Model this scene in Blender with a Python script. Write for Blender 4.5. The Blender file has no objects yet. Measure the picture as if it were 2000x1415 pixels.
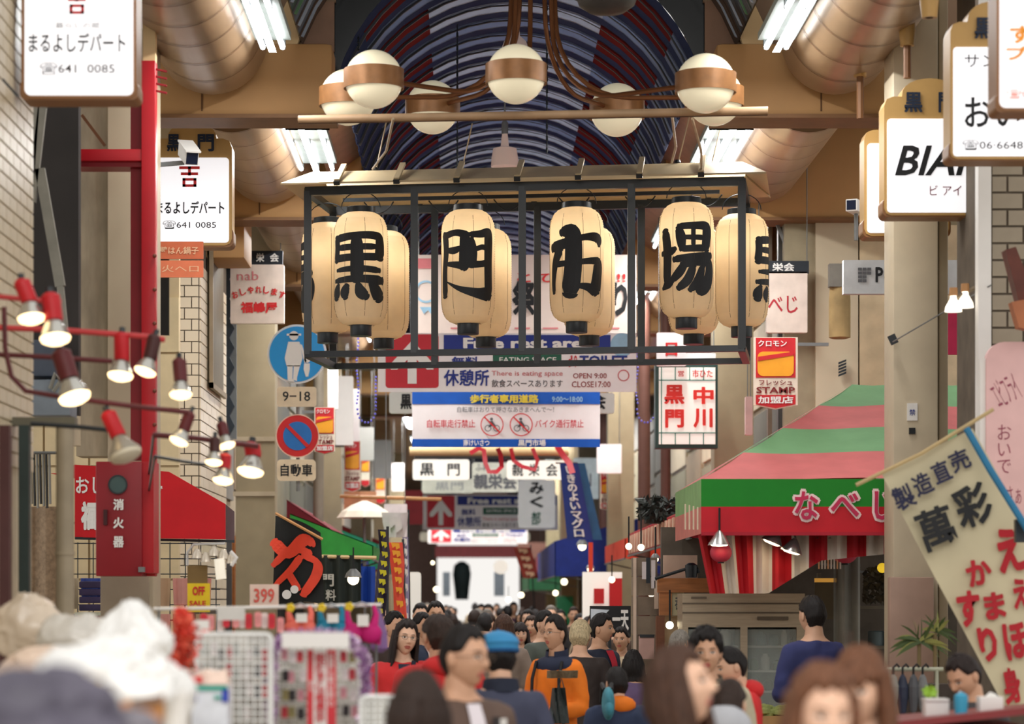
import bpy, bmesh, math, random
from mathutils import Vector, Matrix, noise
import numpy as np
random.seed(7)
SC = bpy.context.scene
COL = SC.collection
PI = math.pi
F = 5000.0; CX = 925.0; CY = 1175.0; CAMZ = 1.8

# ---------------------------------------------------------------- camera
cam_data = bpy.data.cameras.new('camera')
cam = bpy.data.objects.new('camera', cam_data); COL.objects.link(cam)
cam.location = (0, 0, CAMZ); cam.rotation_euler = (PI/2, 0, 0)
cam_data.sensor_width = 36.0; cam_data.lens = 90.0
cam_data.shift_x = (1000-CX)/2000.0; cam_data.shift_y = (CY-707.5)/2000.0
cam_data.clip_start = 0.3; cam_data.clip_end = 400
cam_data.dof.use_dof = True; cam_data.dof.focus_distance = 20.6; cam_data.dof.aperture_fstop = 2.1
SC.camera = cam

# ---------------------------------------------------------------- world and lights
w = bpy.data.worlds.new('world'); SC.world = w; w.use_nodes = True
bg = w.node_tree.nodes['Background']; bg.inputs[0].default_value = (1.0, 0.965, 0.92, 1); bg.inputs[1].default_value = 0.95
SC.view_settings.view_transform = 'Standard'; SC.view_settings.look = 'None'
SC.view_settings.gamma = 1; SC.view_settings.use_curve_mapping = False
SC.view_settings.exposure = 0.0
try:
    SC.cycles.use_denoising = True
    SC.cycles.max_bounces = 6; SC.cycles.diffuse_bounces = 3; SC.cycles.glossy_bounces = 2
    SC.cycles.transmission_bounces = 3; SC.cycles.transparent_max_bounces = 6
    SC.cycles.sample_clamp_indirect = 4.0
    SC.cycles.caustics_reflective = False; SC.cycles.caustics_refractive = False
except Exception: pass

def area(name, loc, sx, sy, power, color, rot=(0,0,0)):
    l = bpy.data.lights.new(name, 'AREA'); l.shape = 'RECTANGLE'; l.size = sx; l.size_y = sy
    l.energy = power; l.color = color
    o = bpy.data.objects.new(name, l); o.location = loc; o.rotation_euler = rot; COL.objects.link(o)
    o.visible_camera = True
    return o
# added area lamp overhead, standing in for daylight from the unbuilt near end
area('near_end_fill', (0.6, 1.0, 7.0), 9, 4.5, 430, (1.0, 0.97, 0.93), (math.radians(60), 0, 0))

# ---------------------------------------------------------------- helpers
def P(px, py, d): return Vector(((px-CX)*d/F, d, CAMZ+(CY-py)*d/F))
def lin(c):
    c = c/255.0
    return c/12.92 if c <= 0.04045 else ((c+0.055)/1.055)**2.4
MATS = {}
def M(name, rgb=None, rough=0.6, metal=0.0, emit=0.0, var=0.12, scale=6.0, bump=0.0, stretch=None, trans=0.0, alpha=1.0, spec=0.4, dirt=None):
    if name in MATS: return MATS[name]
    m = bpy.data.materials.new(name); m.use_nodes = True; nt = m.node_tree; N = nt.nodes; L = nt.links
    b = N['Principled BSDF']
    c = tuple(lin(v) for v in rgb)
    b.inputs['Roughness'].default_value = rough; b.inputs['Metallic'].default_value = metal
    b.inputs['Specular IOR Level'].default_value = spec
    tc = N.new('ShaderNodeTexCoord'); nz = N.new('ShaderNodeTexNoise'); nz.inputs['Scale'].default_value = scale
    nz.inputs['Detail'].default_value = 5
    mp = N.new('ShaderNodeMapping'); L.new(tc.outputs['Object'], mp.inputs['Vector']); L.new(mp.outputs[0], nz.inputs['Vector'])
    if stretch: mp.inputs['Scale'].default_value = stretch
    rp = N.new('ShaderNodeValToRGB'); L.new(nz.outputs['Fac'], rp.inputs[0])
    rp.color_ramp.elements[0].position = 0.3; rp.color_ramp.elements[1].position = 0.7
    lo = dirt if dirt else tuple(v*(1-var) for v in c)
    if dirt: lo = tuple(lin(v) for v in dirt)
    hi = tuple(min(1, v*(1+var)) for v in c)
    rp.color_ramp.elements[0].color = (*lo, 1); rp.color_ramp.elements[1].color = (*hi, 1)
    L.new(rp.outputs[0], b.inputs['Base Color'])
    if emit:
        b.inputs['Emission Color'].default_value = (*c, 1); b.inputs['Emission Strength'].default_value = emit
    if bump:
        bp = N.new('ShaderNodeBump'); bp.inputs['Strength'].default_value = bump; bp.inputs['Distance'].default_value = 0.01
        L.new(nz.outputs['Fac'], bp.inputs['Height']); L.new(bp.outputs[0], b.inputs['Normal'])
    if trans:
        b.inputs['Transmission Weight'].default_value = trans
    if alpha < 1: b.inputs['Alpha'].default_value = alpha
    MATS[name] = m
    return m
def paper(name, rgb, tr=0.55):
    if name in MATS: return MATS[name]
    m = bpy.data.materials.new(name); m.use_nodes = True; nt = m.node_tree; N = nt.nodes; L = nt.links
    N.remove(N['Principled BSDF']); out = N['Material Output']
    c = tuple(lin(v) for v in rgb)
    nz = N.new('ShaderNodeTexNoise'); nz.inputs['Scale'].default_value = 9; nz.inputs['Detail'].default_value = 6
    tc = N.new('ShaderNodeTexCoord'); L.new(tc.outputs['Object'], nz.inputs['Vector'])
    rp = N.new('ShaderNodeValToRGB'); L.new(nz.outputs['Fac'], rp.inputs[0])
    rp.color_ramp.elements[0].color = (*(v*.82 for v in c), 1); rp.color_ramp.elements[1].color = (*c, 1)
    d = N.new('ShaderNodeBsdfDiffuse'); t = N.new('ShaderNodeBsdfTranslucent'); mx = N.new('ShaderNodeMixShader')
    mx.inputs[0].default_value = tr
    L.new(rp.outputs[0], d.inputs[0]); L.new(rp.outputs[0], t.inputs[0]); L.new(d.outputs[0], mx.inputs[1]); L.new(t.outputs[0], mx.inputs[2])
    L.new(mx.outputs[0], out.inputs[0]); MATS[name] = m
    return m

ORG = {}
def org(o): return ORG.get(o.name, Vector((0,0,0))) if o else Vector((0,0,0))
def props(o, label=None, cat=None, group=None, kind=None):
    if label: o['label'] = label
    if cat: o['category'] = cat
    if group: o['group'] = group
    if kind: o['kind'] = kind
    return o
def thing(name, label, cat, loc=(0,0,0), group=None, kind=None):
    o = bpy.data.objects.new(name, None); COL.objects.link(o); o.empty_display_size = 0.05
    o.location = loc; ORG[o.name] = Vector(loc)
    return props(o, label, cat, group, kind)
def link_mesh(name, me, mats, parent=None, origin=None):
    o = bpy.data.objects.new(name, me); COL.objects.link(o)
    for m in (mats if isinstance(mats, (list, tuple)) else [mats]): me.materials.append(m)
    if parent is not None:
        o.parent = parent; ORG[o.name] = org(parent)
    else:
        o.location = origin or (0,0,0); ORG[o.name] = Vector(origin or (0,0,0))
    return o
class MB:
    def __init__(s): s.v = []; s.f = []; s.m = []
    def add(s, vs, fs, mi=0):
        n = len(s.v); s.v += [tuple(v) for v in vs]; s.f += [tuple(i+n for i in f) for f in fs]; s.m += [mi]*len(fs); return s
    def quad(s, a, b, c, d, mi=0): return s.add((a,b,c,d), ((0,1,2,3),), mi)
    def box(s, x0, y0, z0, x1, y1, z1, mi=0, mat=None):
        vs = [Vector((x,y,z)) for z in (z0,z1) for y in (y0,y1) for x in (x0,x1)]
        if mat is not None: vs = [mat @ v for v in vs]
        return s.add(vs, ((0,2,3,1),(4,5,7,6),(0,1,5,4),(2,6,7,3),(0,4,6,2),(1,3,7,5)), mi)
    def pbox(s, x0, y0, x1, y1, d, t=0.03, mi=0):
        a = P(x0, y1, d); b = P(x1, y0, d)
        return s.box(a.x, d, a.z, b.x, d+t, b.z, mi)
    def bar(s, p0, p1, w, h, mi=0, up=(0,0,1)):
        p0 = Vector(p0); p1 = Vector(p1); d = (p1-p0).normalized(); u = Vector(up)
        if abs(d.dot(u)) > .98: u = Vector((0,1,0))
        r = d.cross(u).normalized(); u = r.cross(d)
        vs = []
        for p in (p0, p1):
            for a, b in ((-1,-1),(1,-1),(1,1),(-1,1)): vs.append(p + r*(a*w/2) + u*(b*h/2))
        return s.add(vs, ((0,3,2,1),(4,5,6,7),(0,1,5,4),(1,2,6,5),(2,3,7,6),(3,0,4,7)), mi)
    def tube(s, pts, rad, n=8, mi=0, caps=True):
        pts = [Vector(p) for p in pts]; rs = rad if isinstance(rad, (list,tuple)) else [rad]*len(pts)
        vs = []; fs = []; prev = None
        for i, p in enumerate(pts):
            d = (pts[min(i+1,len(pts)-1)]-pts[max(i-1,0)]).normalized()
            if prev is None:
                prev = Vector((0,0,1)).cross(d)
                if prev.length < .1: prev = Vector((1,0,0))
            r = (prev - d*prev.dot(d)).normalized(); prev = r; u = d.cross(r)
            for k in range(n):
                a = 2*PI*k/n; vs.append(p + (r*math.cos(a)+u*math.sin(a))*rs[i])
        for i in range(len(pts)-1):
            for k in range(n):
                k2 = (k+1)%n; fs.append((i*n+k, i*n+k2, (i+1)*n+k2, (i+1)*n+k))
        if caps: fs.append(tuple(range(n-1,-1,-1))); fs.append(tuple((len(pts)-1)*n+k for k in range(n)))
        return s.add(vs, fs, mi)
    def lathe(s, c, prof, n=24, mi=0, axis=None, cap=True, sx=1, sy=1):
        # prof: (r, z) bottom to top; axis: optional Matrix
        c = Vector(c); vs = []; fs = []
        for r, z in prof:
            for k in range(n):
                a = 2*PI*k/n; v = Vector((r*math.cos(a)*sx, r*math.sin(a)*sy, z))
                if axis is not None: v = axis @ v
                vs.append(c+v)
        for i in range(len(prof)-1):
            for k in range(n):
                k2 = (k+1)%n; fs.append((i*n+k, i*n+k2, (i+1)*n+k2, (i+1)*n+k))
        if cap:
            fs.append(tuple(range(n-1,-1,-1))); fs.append(tuple((len(prof)-1)*n+k for k in range(n)))
        return s.add(vs, fs, mi)
    def ball(s, c, r, n=16, mi=0, sc=(1,1,1)):
        prof = [(max(1e-4, math.sin(PI*i/(n//2))), -math.cos(PI*i/(n//2))) for i in range(n//2+1)]
        vs0 = len(s.v); s.lathe((0,0,0), prof, n, mi)
        for i in range(vs0, len(s.v)):
            v = s.v[i]; s.v[i] = (c[0]+v[0]*r*sc[0], c[1]+v[1]*r*sc[1], c[2]+v[2]*r*sc[2])
        return s
    def prism(s, poly, y0, y1, mi=0):
        # poly: list of (x,z) anticlockwise seen from the front (-y)
        n = len(poly); vs = [Vector((x,y0,z)) for x,z in poly]+[Vector((x,y1,z)) for x,z in poly]
        fs = [tuple(range(n)), tuple(range(2*n-1,n-1,-1))]+[(i, i+n, (i+1)%n+n, (i+1)%n) for i in range(n)]
        return s.add(vs, fs, mi)
    def pprism(s, pts, d, t=.03, mi=0):
        poly = [(P(x,y,d).x, P(x,y,d).z) for x,y in pts]
        ar = sum(poly[i][0]*poly[(i+1)%len(poly)][1]-poly[(i+1)%len(poly)][0]*poly[i][1] for i in range(len(poly)))
        if ar < 0: poly.reverse()
        return s.prism(poly, d, d+t, mi)
    def grid(s, fn, nu, nv, mi=0, thick=0.0):
        vs = [Vector(fn(i/nu, j/nv)) for j in range(nv+1) for i in range(nu+1)]
        fs = [(j*(nu+1)+i, j*(nu+1)+i+1, (j+1)*(nu+1)+i+1, (j+1)*(nu+1)+i) for j in range(nv) for i in range(nu)]
        if thick:
            n = (vs[1]-vs[0]).cross(vs[nu+1]-vs[0]).normalized()*thick
            m = len(vs); vs = vs+[v-n for v in vs]; fs2 = [tuple(i+m for i in reversed(f)) for f in fs]
            bd = [i for i in range(nu+1)]+[(j+1)*(nu+1)-1 for j in range(1,nv+1)]+[nv*(nu+1)+i for i in range(nu-1,-1,-1)]+[j*(nu+1) for j in range(nv-1,0,-1)]
            fs = fs+fs2+[(bd[(k+1)%len(bd)], bd[k], bd[k]+m, bd[(k+1)%len(bd)]+m) for k in range(len(bd))]
        return s.add(vs, fs, mi)
    def mesh(s, name, smooth=False, sub=None, o=Vector((0,0,0)), ang=40):
        me = bpy.data.meshes.new(name)
        me.from_pydata([(v[0]-o[0], v[1]-o[1], v[2]-o[2]) for v in s.v], [], s.f)
        me.polygons.foreach_set('material_index', s.m)
        if smooth:
            me.shade_smooth(); me.set_sharp_from_angle(angle=math.radians(ang))
        me.update(); return me
    def build(s, name, mats, parent=None, smooth=False, label=None, cat=None, group=None, kind=None, origin=None, bevel=0, ang=40):
        if parent is not None: o = org(parent)
        else:
            if origin is None and s.v:
                xs = [v[0] for v in s.v]; ys = [v[1] for v in s.v]; zs = [v[2] for v in s.v]
                origin = ((min(xs)+max(xs))/2, (min(ys)+max(ys))/2, min(zs))
            o = Vector(origin)
        me = s.mesh(name, smooth, o=o, ang=ang)
        if bevel:
            bm = bmesh.new(); bm.from_mesh(me)
            bmesh.ops.bevel(bm, geom=[e for e in bm.edges if len(e.link_faces)==2 and e.calc_face_angle(0)>.6], offset=bevel, segments=2, affect='EDGES', profile=.6)
            bm.to_mesh(me); bm.free()
            me.shade_smooth(); me.set_sharp_from_angle(angle=math.radians(50))
        ob = link_mesh(name, me, mats, parent, origin)
        return props(ob, label, cat, group, kind)
def copy_tree(o, loc=None, parent=None, label=None, group=None, mats=None):
    c = o.copy(); COL.objects.link(c)
    if parent is not None: c.parent = parent
    if loc is not None: c.location = loc
    ORG[c.name] = Vector(loc) if loc is not None else org(parent or o)
    if label: c['label'] = label
    if group: c['group'] = group
    for ch in o.children: copy_tree(ch, None, c)
    return c
def piece(name, me, parent, loc, rot=(0,0,0), label=None):
    o = bpy.data.objects.new(name, me); COL.objects.link(o); o.parent = parent
    o.location = Vector(loc)-org(parent); o.rotation_euler = rot
    if label: o['label'] = label
    return o
def rounded(x0, y0, x1, y1, r, n=5):
    pts = []
    for cx, cy, a0 in ((x1-r,y0+r,-90),(x1-r,y1-r,0),(x0+r,y1-r,90),(x0+r,y0+r,180)):
        for k in range(n+1):
            a = math.radians(a0+90*k/n); pts.append((cx+r*math.cos(a), cy+r*math.sin(a)))
    return pts

# ---- text: curves are queued and turned into flat lettering meshes in one go
TQ = []
def T(parent, s, x0, y0, x1, y1, d, mat, bold=0.0, fn=None, name='lettering', vert=False, gap=.003, keep=False, rot=0):
    TQ.append((parent, s, (x0,y0,x1,y1,d-gap), mat, bold, fn, name, vert, keep, rot))
def flush_text():
    cv = {}
    for q in TQ:
        s = '\n'.join(q[1]) if q[7] else q[1]
        k = (s, q[4])
        if k in cv: continue
        c = bpy.data.curves.new('lettering', 'FONT'); c.body = s; c.size = 1; c.offset = min(q[4], .014); c.resolution_u = 2
        c.fill_mode = 'FRONT'
        if q[7]: c.align_x = 'CENTER'; c.space_line = .92
        o = bpy.data.objects.new('tmp', c); COL.objects.link(o); cv[k] = [o, None]
    dg = bpy.context.evaluated_depsgraph_get(); dg.update()
    for k, e in cv.items():
        me = bpy.data.meshes.new_from_object(e[0].evaluated_get(dg))
        n = len(me.vertices); a = np.empty(n*3); me.vertices.foreach_get('co', a); a = a.reshape(-1,3)
        e[1] = (a, [tuple(p.vertices) for p in me.polygons]); bpy.data.meshes.remove(me)
    for e in cv.values():
        c = e[0].data; bpy.data.objects.remove(e[0]); bpy.data.curves.remove(c)
    for parent, s, (x0,y0,x1,y1,d), mat, bold, fn, name, vert, keep, rot in TQ:
        s2 = '\n'.join(s) if vert else s
        a, fs = cv[(s2, bold)][1]
        if len(a) == 0: continue
        r_ = (bold-.014)*.9; lay = None
        if r_ > .004:   # heavier strokes: the same glyphs shifted round a small circle
            n0 = len(a); sh = [(0,0)]+[(r_*math.cos(t), r_*math.sin(t)) for t in (0,PI/3,2*PI/3,PI,4*PI/3,5*PI/3)]
            a = np.concatenate([a+np.array([dx,dy,0]) for dx, dy in sh]); fs = [tuple(i+n0*k for i in f) for k in range(len(sh)) for f in fs]; lay = [i//n0 for i in range(len(a))]
        mn = a.min(0); mx = a.max(0); sz = np.maximum(mx-mn, 1e-4)
        u = (a[:,0]-mn[0])/sz[0]; v = (a[:,1]-mn[1])/sz[1]
        if fn is None:
            px = x0+(x1-x0)*u; py = y1+(y0-y1)*v
            if rot:
                cx, cy = (x0+x1)/2, (y0+y1)/2; c_, s_ = math.cos(rot), math.sin(rot)
                px, py = cx+(px-cx)*c_-(py-cy)*s_, cy+(px-cx)*s_+(py-cy)*c_
            pts = [P(px[i], py[i], d) for i in range(len(a))]
        else: pts = [Vector(fn(u[i], v[i])) for i in range(len(a))]
        if lay:
            for i, p in enumerate(pts): p.y -= .0005*lay[i]
        b = MB(); b.add(pts, fs); ob = b.build(name, mat, parent)
    TQ.clear()

# ---- brush strokes: ribbons of changing width in a unit square (x right, y down)
def ribbon(pts, k=6):
    out = []
    P_ = [Vector((p[0], p[1], p[2])) for p in pts]
    P_ = [P_[0]*2-P_[1] if len(P_) > 1 else P_[0]]+P_+[P_[-1]*2-P_[-2]]
    P_[0].z = P_[1].z; P_[-1].z = P_[-2].z
    for i in range(1, len(P_)-2):
        for j in range(k+(1 if i == len(P_)-3 else 0)):
            t = j/k; a,b,c,d = P_[i-1],P_[i],P_[i+1],P_[i+2]
            out.append(.5*((2*b)+(c-a)*t+(2*a-5*b+4*c-d)*t*t+(3*b-a-3*c+d)*t**3))
    return out
def strokes_mesh(strokes, fn, asp=1.3, WK=1.65):
    b = MB()
    for st in strokes:
        c = ribbon(st, 5 if len(st) > 2 else 8); L_ = []; n = len(c)
        for i, p in enumerate(c):
            a = c[max(i-1,0)]; e = c[min(i+1,n-1)]
            dx, dy = e.x-a.x, (e.y-a.y)*asp; l = math.hypot(dx, dy) or 1
            nx, ny = -dy/l, dx/l/asp
            cap = 1.0 if 0 < i < n-1 else .72
            w_ = max(.01, p.z)*WK/2*cap
            L_.append((p.x+nx*w_, p.y+ny*w_)); L_.append((p.x-nx*w_, p.y-ny*w_))
        # rounded ends
        vs = []; m = 3
        for i in range(n):
            (ax, ay), (bx, by) = L_[2*i], L_[2*i+1]
            for q in range(m+1): vs.append(fn(ax+(bx-ax)*q/m, ay+(by-ay)*q/m))
        fs = [(i*(m+1)+q, i*(m+1)+q+1, (i+1)*(m+1)+q+1, (i+1)*(m+1)+q) for i in range(n-1) for q in range(m)]
        b.add(vs, fs)
        for e, o_ in ((0, 1), (n-1, n-2)):
            dx, dy = c[e].x-c[o_].x, (c[e].y-c[o_].y)*asp; l = math.hypot(dx, dy) or 1
            w_ = c[e].z*WK/2; dx, dy = dx/l, dy/l; cen = (c[e].x, c[e].y)
            vs = [fn(*cen)]
            for q in range(7):
                a = -PI/2+PI*q/6; rx = dx*math.cos(a)*.6-dy*math.sin(a)*.9; ry = dy*math.cos(a)*.6+dx*math.sin(a)*.9
                vs.append(fn(cen[0]+rx*w_, cen[1]+ry*w_/asp))
            b.add(vs, [(0, q, q+1) for q in range(1, 7)])
    return b
# ---------------------------------------------------------------- palette
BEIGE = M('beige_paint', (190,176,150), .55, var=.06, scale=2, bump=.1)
BEIGE_D = M('beige_paint_aged', (176,160,134), .6, var=.12, scale=3, bump=.2)
SOFFIT = M('soffit_board', (140,114,90), .6, var=.10, scale=1.5)
OCHRE = M('ochre_board', (176,134,84), .6, var=.08, scale=2)
CREAM = M('cream_board', (226,196,146), .6, var=.05, scale=2)
CONC = M('rough_concrete', (168,156,134), .85, var=.25, scale=9, bump=.5, stretch=(1,1,.25))
BLACK = M('black_ink', (20,22,26), .6, var=.05)
BLACKM = M('black_painted_steel', (24,32,38), .4, var=.1, spec=.5)
WHITE = M('white_board', (232,230,226), .5, var=.03)
WHITEL = M('lit_white_acrylic', (246,246,250), .4, emit=.62, var=.015, scale=2)
RED = M('red_paint', (182,22,34), .4, var=.1, scale=3)
REDD = M('deep_red_paint', (140,20,32), .45, var=.12, scale=3)
REDP = M('red_print', (206,36,40), .6, var=.05)
NAVY = M('navy_print', (22,44,130), .6, var=.05)
BLUE = M('blue_print', (6,84,180), .6, var=.08)
GREYM = M('grey_steel', (120,122,122), .45, metal=.3, var=.12)
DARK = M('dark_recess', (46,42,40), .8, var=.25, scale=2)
BRASS = M('bronze_tube', (122,78,48), .35, metal=.6, var=.1)
WOOD = M('varnished_wood', (178,112,62), .4, var=.2, scale=5, stretch=(1,1,8))
TILE = M('cream_tile', (222,208,184), .3, var=.07, scale=3)
TILE2 = M('sand_tile', (206,192,164), .35, var=.1, scale=3)
GROUT = M('dark_grout', (96,86,74), .9, var=.2)
CHROME = M('bright_metal', (200,200,200), .25, metal=.9, var=.05)
GLOW = M('warm_bulb', (255,226,180), .4, emit=9, var=0)
TUBEL = M('fluorescent_tube', (244,250,255), .4, emit=7, var=0)

# ---------------------------------------------------------------- floor
fl = MB().box(-9, 3, -.1, 9, 135, 0).build('floor', M('floor_paving', (150,138,122), .35, var=.15, scale=1.2), kind='structure', origin=(0,20,-.1))
pv = MB().box(-.29,-.29,0,.29,.29,.012).mesh('paver')
pv.materials.append(M('floor_tile', (158,146,130), .35, var=.12, scale=2))
for i in range(10):
    for j in range(28): piece('tile', pv, fl, (-2.35+i*.6, 8+j*.6, 0))

# ---------------------------------------------------------------- walls, pillars
def tiles(parent, org_, along, rows, cols, tw, th, mat, gap=.012, t=.012, bond=True, face=None):
    """along 'x' (faces camera) or 'y' (faces the street; face +1/-1 gives the outward side)"""
    if along == 'x': me = MB().box(0, -t, 0, tw-gap, 0, th-gap)
    else: me = MB().box(0 if face > 0 else -t, 0, 0, t if face > 0 else 0, tw-gap, th-gap)
    me = me.mesh('tile'); me.materials.append(mat)
    hf = MB().box(0, -t, 0, tw/2-gap, 0, th-gap) if along == 'x' else MB().box(0 if face > 0 else -t, 0, 0, t if face > 0 else 0, tw/2-gap, th-gap)
    hf = hf.mesh('tile'); hf.materials.append(mat)
    for r in range(rows):
        sh = (tw/2 if (bond and r % 2) else 0)
        if sh:
            for e in (0, cols*tw-tw/2):
                q = Vector(org_)+Vector((0,0,r*th))
                if along == 'x': q.x += e
                else: q.y += e
                piece('tile', hf, parent, q)
        for c in range(cols - (1 if sh else 0)):
            q = Vector(org_)+Vector((0,0,r*th))
            if along == 'x': q.x += c*tw+sh
            else: q.y += c*tw+sh
            piece('tile', me, parent, q)

wl = MB().box(-3.4, 9, 0, -2.4, 13.9, 5.4).build('wall_left', M('sand_wall', (196,182,156), .7, var=.1), kind='structure', origin=(-2.9,11,0))
tiles(wl, (-2.4, 12.1, 2.5), 'y', 34, 9, .2, .078, TILE2, face=1)
# recess between the tiled shop and the first pillar
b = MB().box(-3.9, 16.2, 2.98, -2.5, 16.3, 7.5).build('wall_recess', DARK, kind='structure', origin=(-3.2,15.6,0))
# white tile pier
wp = MB().box(-3.4, 24, 0, -2.57, 26.6, 6.2).build('wall_pier', GROUT, kind='structure', origin=(-3,25,0))
tiles(wp, (-2.975, 24, 1.72), 'x', 31, 3, .135, .105, TILE, gap=.01)
tiles(wp, (-2.57, 24, 1.72), 'y', 31, 5, .5, .105, TILE, gap=.012, face=1)
# left flank of shops further down the street, right flank, and the shop walls that face the camera
def flank(name, x, y0, y1, side, mats, seed):
    rnd = random.Random(seed)
    o = MB().box(min(x, x-side*1.0), y0, 0, max(x, x-side*1.0), y1, 6.2).build(name, BEIGE_D, kind='structure', origin=(x,y0,0))
    y = y0+.2
    while y < y1-3:
        w_ = rnd.uniform(2.2, 4.2); z = 2.9+rnd.uniform(-.1,.3)
        for k in range(3):
            m = rnd.choice(mats); zz = z+k*1.02
            b = MB().box(min(x, x+side*.04), y, zz, max(x, x+side*.04), y+w_-.12, zz+.94); b.build('panel', m, o)
        # shop opening below
        b = MB().box(min(x, x+side*.03), y+.1, .1, max(x, x+side*.03), y+w_-.25, 2.6); b.build('panel', rnd.choice([DARK, WOOD, M('warm_shop_front', (150,110,80), .6), M('pale_shop_front', (206,190,170), .6)]), o)
        y += w_
    return o
PM = [BEIGE_D, M('olive_panel', (124,116,92), .6), M('grey_panel', (128,124,116), .6), M('tan_panel', (146,124,98), .6), M('dark_olive_panel', (88,82,68), .6)]
flank('wall_left', -2.95, 28.3, 109, 1, PM, 3)
flank('wall_right', 3.45, 28.3, 109, -1, PM, 5)
wb = MB().box(-5, 22.6, 0, -2.6, 22.7, 6.2).build('wall_shop', M('pale_shop_wall', (188,168,132), .7, var=.1), kind='structure', origin=(-3.8,22.6,0))
for i in range(6):
    for j in range(7):
        MB().box(-4.98+i*.4, 22.575, 1.0+j*.5, -4.6+i*.4, 22.6, 1.48+j*.5).build('panel', M('cream_panel', (204,186,148), .6, var=.08), wb)
# right side: front-facing beige wall boards behind the awning
wr = MB().box(2.95, 24.3, 0, 6.5, 24.45, 6.2).build('wall_right', M('olive_wall', (150,138,112), .7), kind='structure', origin=(4.5,24.3,0))
for x0, x1, y0, y1, m in ((1593,1676,380,830,BEIGE),(1679,1752,440,830,M('sand_board',(198,178,144),.6)),(1754,1890,440,830,M('sand_board_2',(192,172,140),.6)),(1892,2030,200,830,BEIGE)):
    MB().pbox(x0, y0, x1, y1, 24.25, .05).build('panel', m, wr)
# far right: grey tiled corner building
wt = MB().box(3.21, 15.9, 0, 5.0, 17.0, 6.6).build('wall_corner', GROUT, kind='structure', origin=(4,16,0))
tiles(wt, (3.22, 15.9, 3.4), 'x', 24, 4, .2, .105, M('grey_tile', (150,138,118), .4, var=.1), gap=.014)
wt2 = MB().box(3.125, 15.85, 2.2, 3.205, 15.95, 6.5).build('trim_white_post', WHITE, kind='structure', origin=(3.28,16.6,2.2))
b = MB().pbox(1889, 330, 1909, 985, 17.4, .12).build('trim_dark_post', M('dark_green_steel', (44,58,56), .5), kind='structure')

def pillar(px0, px1, d, mat, name='pillar', top=6.3, ribs=True, depth=.4):
    a = P(px0, 0, d).x; c = P(px1, 0, d).x
    o = MB().box(a, d, 0, c, d+depth, top).build(name, mat, kind='structure', origin=((a+c)/2, d+.2, 0), bevel=.012)
    return o
p1 = pillar(210, 300, 17.5, BEIGE)
pc = MB().box(P(148,0,17.6).x, 17.62, 2.8, P(212,0,17.6).x, 17.9, 6.3).build('pillar_concrete_strip', CONC, kind='structure', origin=(-2.6,17.7,0))
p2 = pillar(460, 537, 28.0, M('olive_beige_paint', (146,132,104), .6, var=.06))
for z in (2.95, 3.55): MB().box(-2.63, 27.98, z, -2.17, 28.0, z+.05).build('band', BEIGE_D, p2)
p3 = pillar(1745, 1832, 17.5, M('warm_beige_paint', (200,186,160), .55, var=.05))
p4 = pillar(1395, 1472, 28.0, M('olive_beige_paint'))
p3b = pillar(1834, 1852, 17.6, BEIGE_D, name='pillar_side')
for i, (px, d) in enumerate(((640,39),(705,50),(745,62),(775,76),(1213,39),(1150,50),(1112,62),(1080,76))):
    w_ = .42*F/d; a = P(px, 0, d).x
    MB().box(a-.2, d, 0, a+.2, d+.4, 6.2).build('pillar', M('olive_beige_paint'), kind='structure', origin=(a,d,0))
base = MB(); base.pbox(1738, 1128, 1824, 1420, 17.35, .1)
base.build('pillar_base_box', M('pink_grey_metal', (170,140,124), .5, var=.08), p3, bevel=.01)
MB().pbox(196, 1100, 290, 1215, 17.4, .05).build('pillar_base_box', M('grey_beige_metal', (150,136,116), .5, var=.08), p1, bevel=.008)
q = MB().pbox(1772, 788, 1792, 822, 17.49, .01); q.build('notice', WHITE, p3)
T(p3, '禁', 1776, 800, 1788, 812, 17.49, NAVY, .01)
MB().pbox(1776, 836, 1788, 848, 17.48, .02).build('bolt', BLACK, p3)

# ---------------------------------------------------------------- ceiling
X0, Z0, R1, R2 = .35, 5.4, 1.77, 1.45
ce = MB()
for sgn, xa, xb in ((-1,-3.8,-1.05),(1,1.75,4.6)):
    ce.box(xa, 19.5, 6.37, xb, 112, 6.5)
ce = ce.build('ceiling', SOFFIT, kind='structure', origin=(.35,19.5,6))
def arc_mesh(name, R, a0, a1, L, t, mat, seg=4):
    b = MB(); n = max(2, int((a1-a0)/8))
    b.grid(lambda u, v: (R*math.cos(math.radians(a0+(a1-a0)*(1-u))), v*L, R*math.sin(math.radians(a0+(a1-a0)*(1-u)))), n, 1, thick=-t)
    me = b.mesh(name, True); me.materials.append(mat); return me
RBL = paper('slate_blue_panel', (206,214,230), .62)
RBM = paper('steel_blue_panel', (164,178,206), .62)
RND = paper('dark_navy_panel', (82,92,128), .5)
RRD = paper('brown_red_panel', (136,60,62), .5)  # red tone paints a reflection of red things onto the vault sides
RIBM = M('roof_rib_steel', (24,26,36), .5)
RIBL = M('glint_rib_pale', (150,160,176), .4)
mD = arc_mesh('roof_panel', R2, 18, 162, .30, .012, RND)
mDs = arc_mesh('roof_panel', R2, 52, 128, .30, .012, M('navy_blue_panel', (52,60,92), .35, var=.2))
mL = arc_mesh('roof_panel', R2-.01, 60, 120, .33, .012, RBL)
mL2 = arc_mesh('roof_panel', R2-.01, 60, 120, .33, .012, RBM)
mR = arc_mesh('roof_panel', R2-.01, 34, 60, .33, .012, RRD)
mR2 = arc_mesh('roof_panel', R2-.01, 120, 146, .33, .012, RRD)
mB = arc_mesh('roof_panel', R2-.01, 34, 60, .33, .012, RBM); mB2 = arc_mesh('roof_panel', R2-.01, 120, 146, .33, .012, RBM)
mS = arc_mesh('roof_panel', R2-.01, 18, 34, .33, .012, RBM)
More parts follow.
